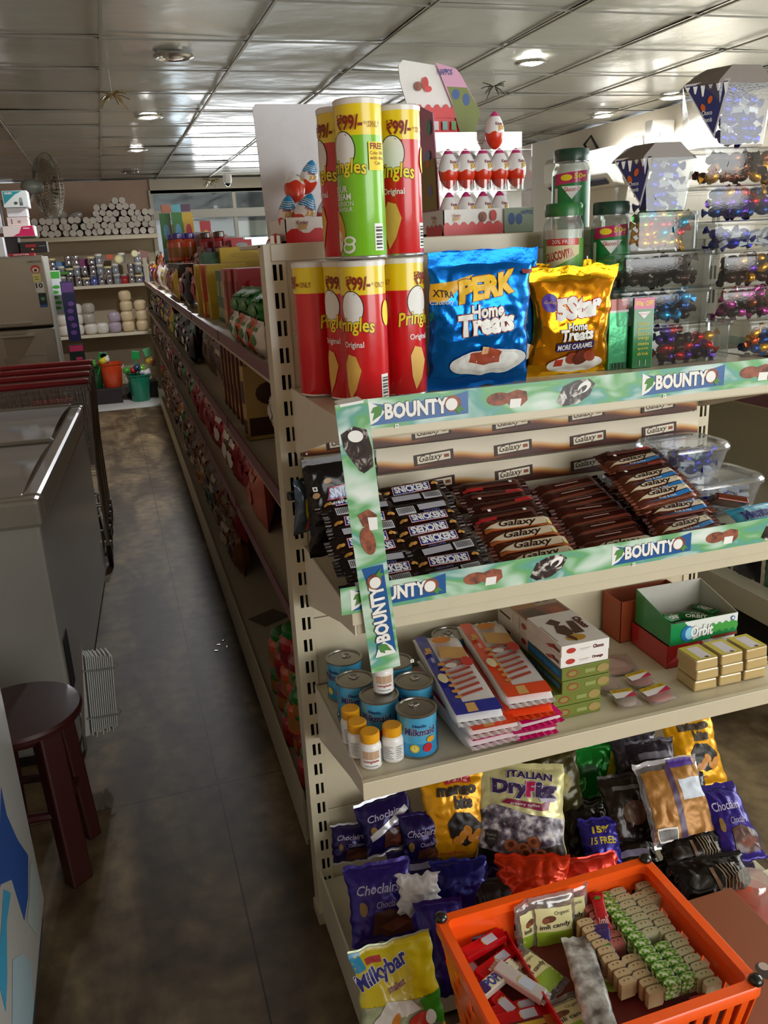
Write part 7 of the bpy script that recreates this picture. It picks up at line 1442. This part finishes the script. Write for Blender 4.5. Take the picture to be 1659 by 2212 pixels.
t = T('dome_camera', 'small white security camera under the ceiling near the back windows', 'camera', (1.50, 10.4, ZC-.02)); b = MB(); b.lathe([(.05, 0), (.05, -.06), (.04, -.09)], WHITE, 18); b.build('housing', t, True); b = MB(); b.ball((0, 0, -.095), .032, .032, .03, M('#10141c', .15), 14, 8); b.build('lens_dome', t, True)
t = T('air_conditioner', 'white split air conditioner on the right wall', 'air conditioner', (0, 0, 0)); AW = M('#e6e2d8', .35)
b = MB(); pts = [(4.115, 1.88), (3.98, 1.90), (3.92, 1.97), (3.915, 2.13), (3.95, 2.17), (4.115, 2.17)]; b.prism(pts, 6.3, 7.35, AW); b.build('casing', t, bevel=.01)
b = MB(); b.prism([(3.975, 1.893), (3.93, 1.93), (3.935, 1.935), (3.98, 1.90)], 6.36, 7.3, M('#2a2c44', .4)); b.build('air_vent', t)
t = T('water_heater', 'rounded white wall appliance with a CE sticker right of the air conditioner', 'appliance', (3.98, 5.95, 1.86)); b = MB(); b.lathe([(.05, -.02), (.10, 0), (.125, .05), (.125, .28), (.10, .33), (.02, .35)], AW, 24); b.build('casing', t, True)
b = MB(); b.box(-.06, -.23, .1, .13, -.13, .42, M('#dedad0', .4)); o = b.build('side_panel', t, bevel=.01); d = D(); d.text('CE', -.03, .30, .02, .33, M('#4a4a48', .5), .02); d.build(flat(0, -.23, 0), t)
b = MB(); b.tube([(4.08, 6.85, 2.17), (4.02, 6.83, 2.24), (4.05, 6.78, 2.3), (4.1, 6.75, 2.2)], .012, BLACK, 8); tag(b.build('looped_cable', smooth=True), 'black looped cable above the air conditioner', 'cable')
# things beyond the back windows, seen through the glass
b = MB(); b.box(.95, 12.2, 0, 1.78, 12.3, 1.95, M('#23262a', .5)); b.box(1.16, 12.15, 1.0, 1.30, 12.2, 1.68, M('#eef2ff', .5, emit=5)); tag(b.build('dark_kiosk'), 'dark shop front seen through the back window', 'shop front')
t = T('poster_panel', 'dark green and purple poster panel seen through the back window', 'poster', (1.55, 12.1, .95)); b = MB(); b.box(-.12, 0, -.95, .13, .01, .75, M('#1c3a34', .5)); b.build('panel', t); d = D(); d.text('HERE', -.08, .6, .04, .66, M('#4a9a80', .5), .03); d.text('BENEFIT', -.09, .38, .05, .44, M('#8a9a94', .5), .03); d.rect(.07, .1, .13, .5, M('#6a3c7c', .5)); d.build(flat(0, 0, 0), t)

BG = M('#78797a', .7, 0, .1, 2.); b = MB(); b.box(-1, 13.2, -.1, 2.08, 13.4, 3.4, BG); b.box(2.9, 13.2, -.1, 7, 13.4, 3.4, BG); b.box(2.08, 13.2, 1.72, 2.9, 13.4, 3.4, BG); b.box(2.08, 13.2, -.1, 2.9, 13.4, 1.25, BG); b.box(.5, 11.6, 2.75, 6, 13.2, 2.8, M('#8f908c', .4)); b.box(1.0, 13.1, 1.75, 4.8, 13.2, 1.95, WALL)  # grey backdrop added to hide the bright sky, with a gap kept for glare
tag(b.build('added_backdrop'), 'added grey backdrop and canopy hiding the bright sky behind the back windows', 'building')
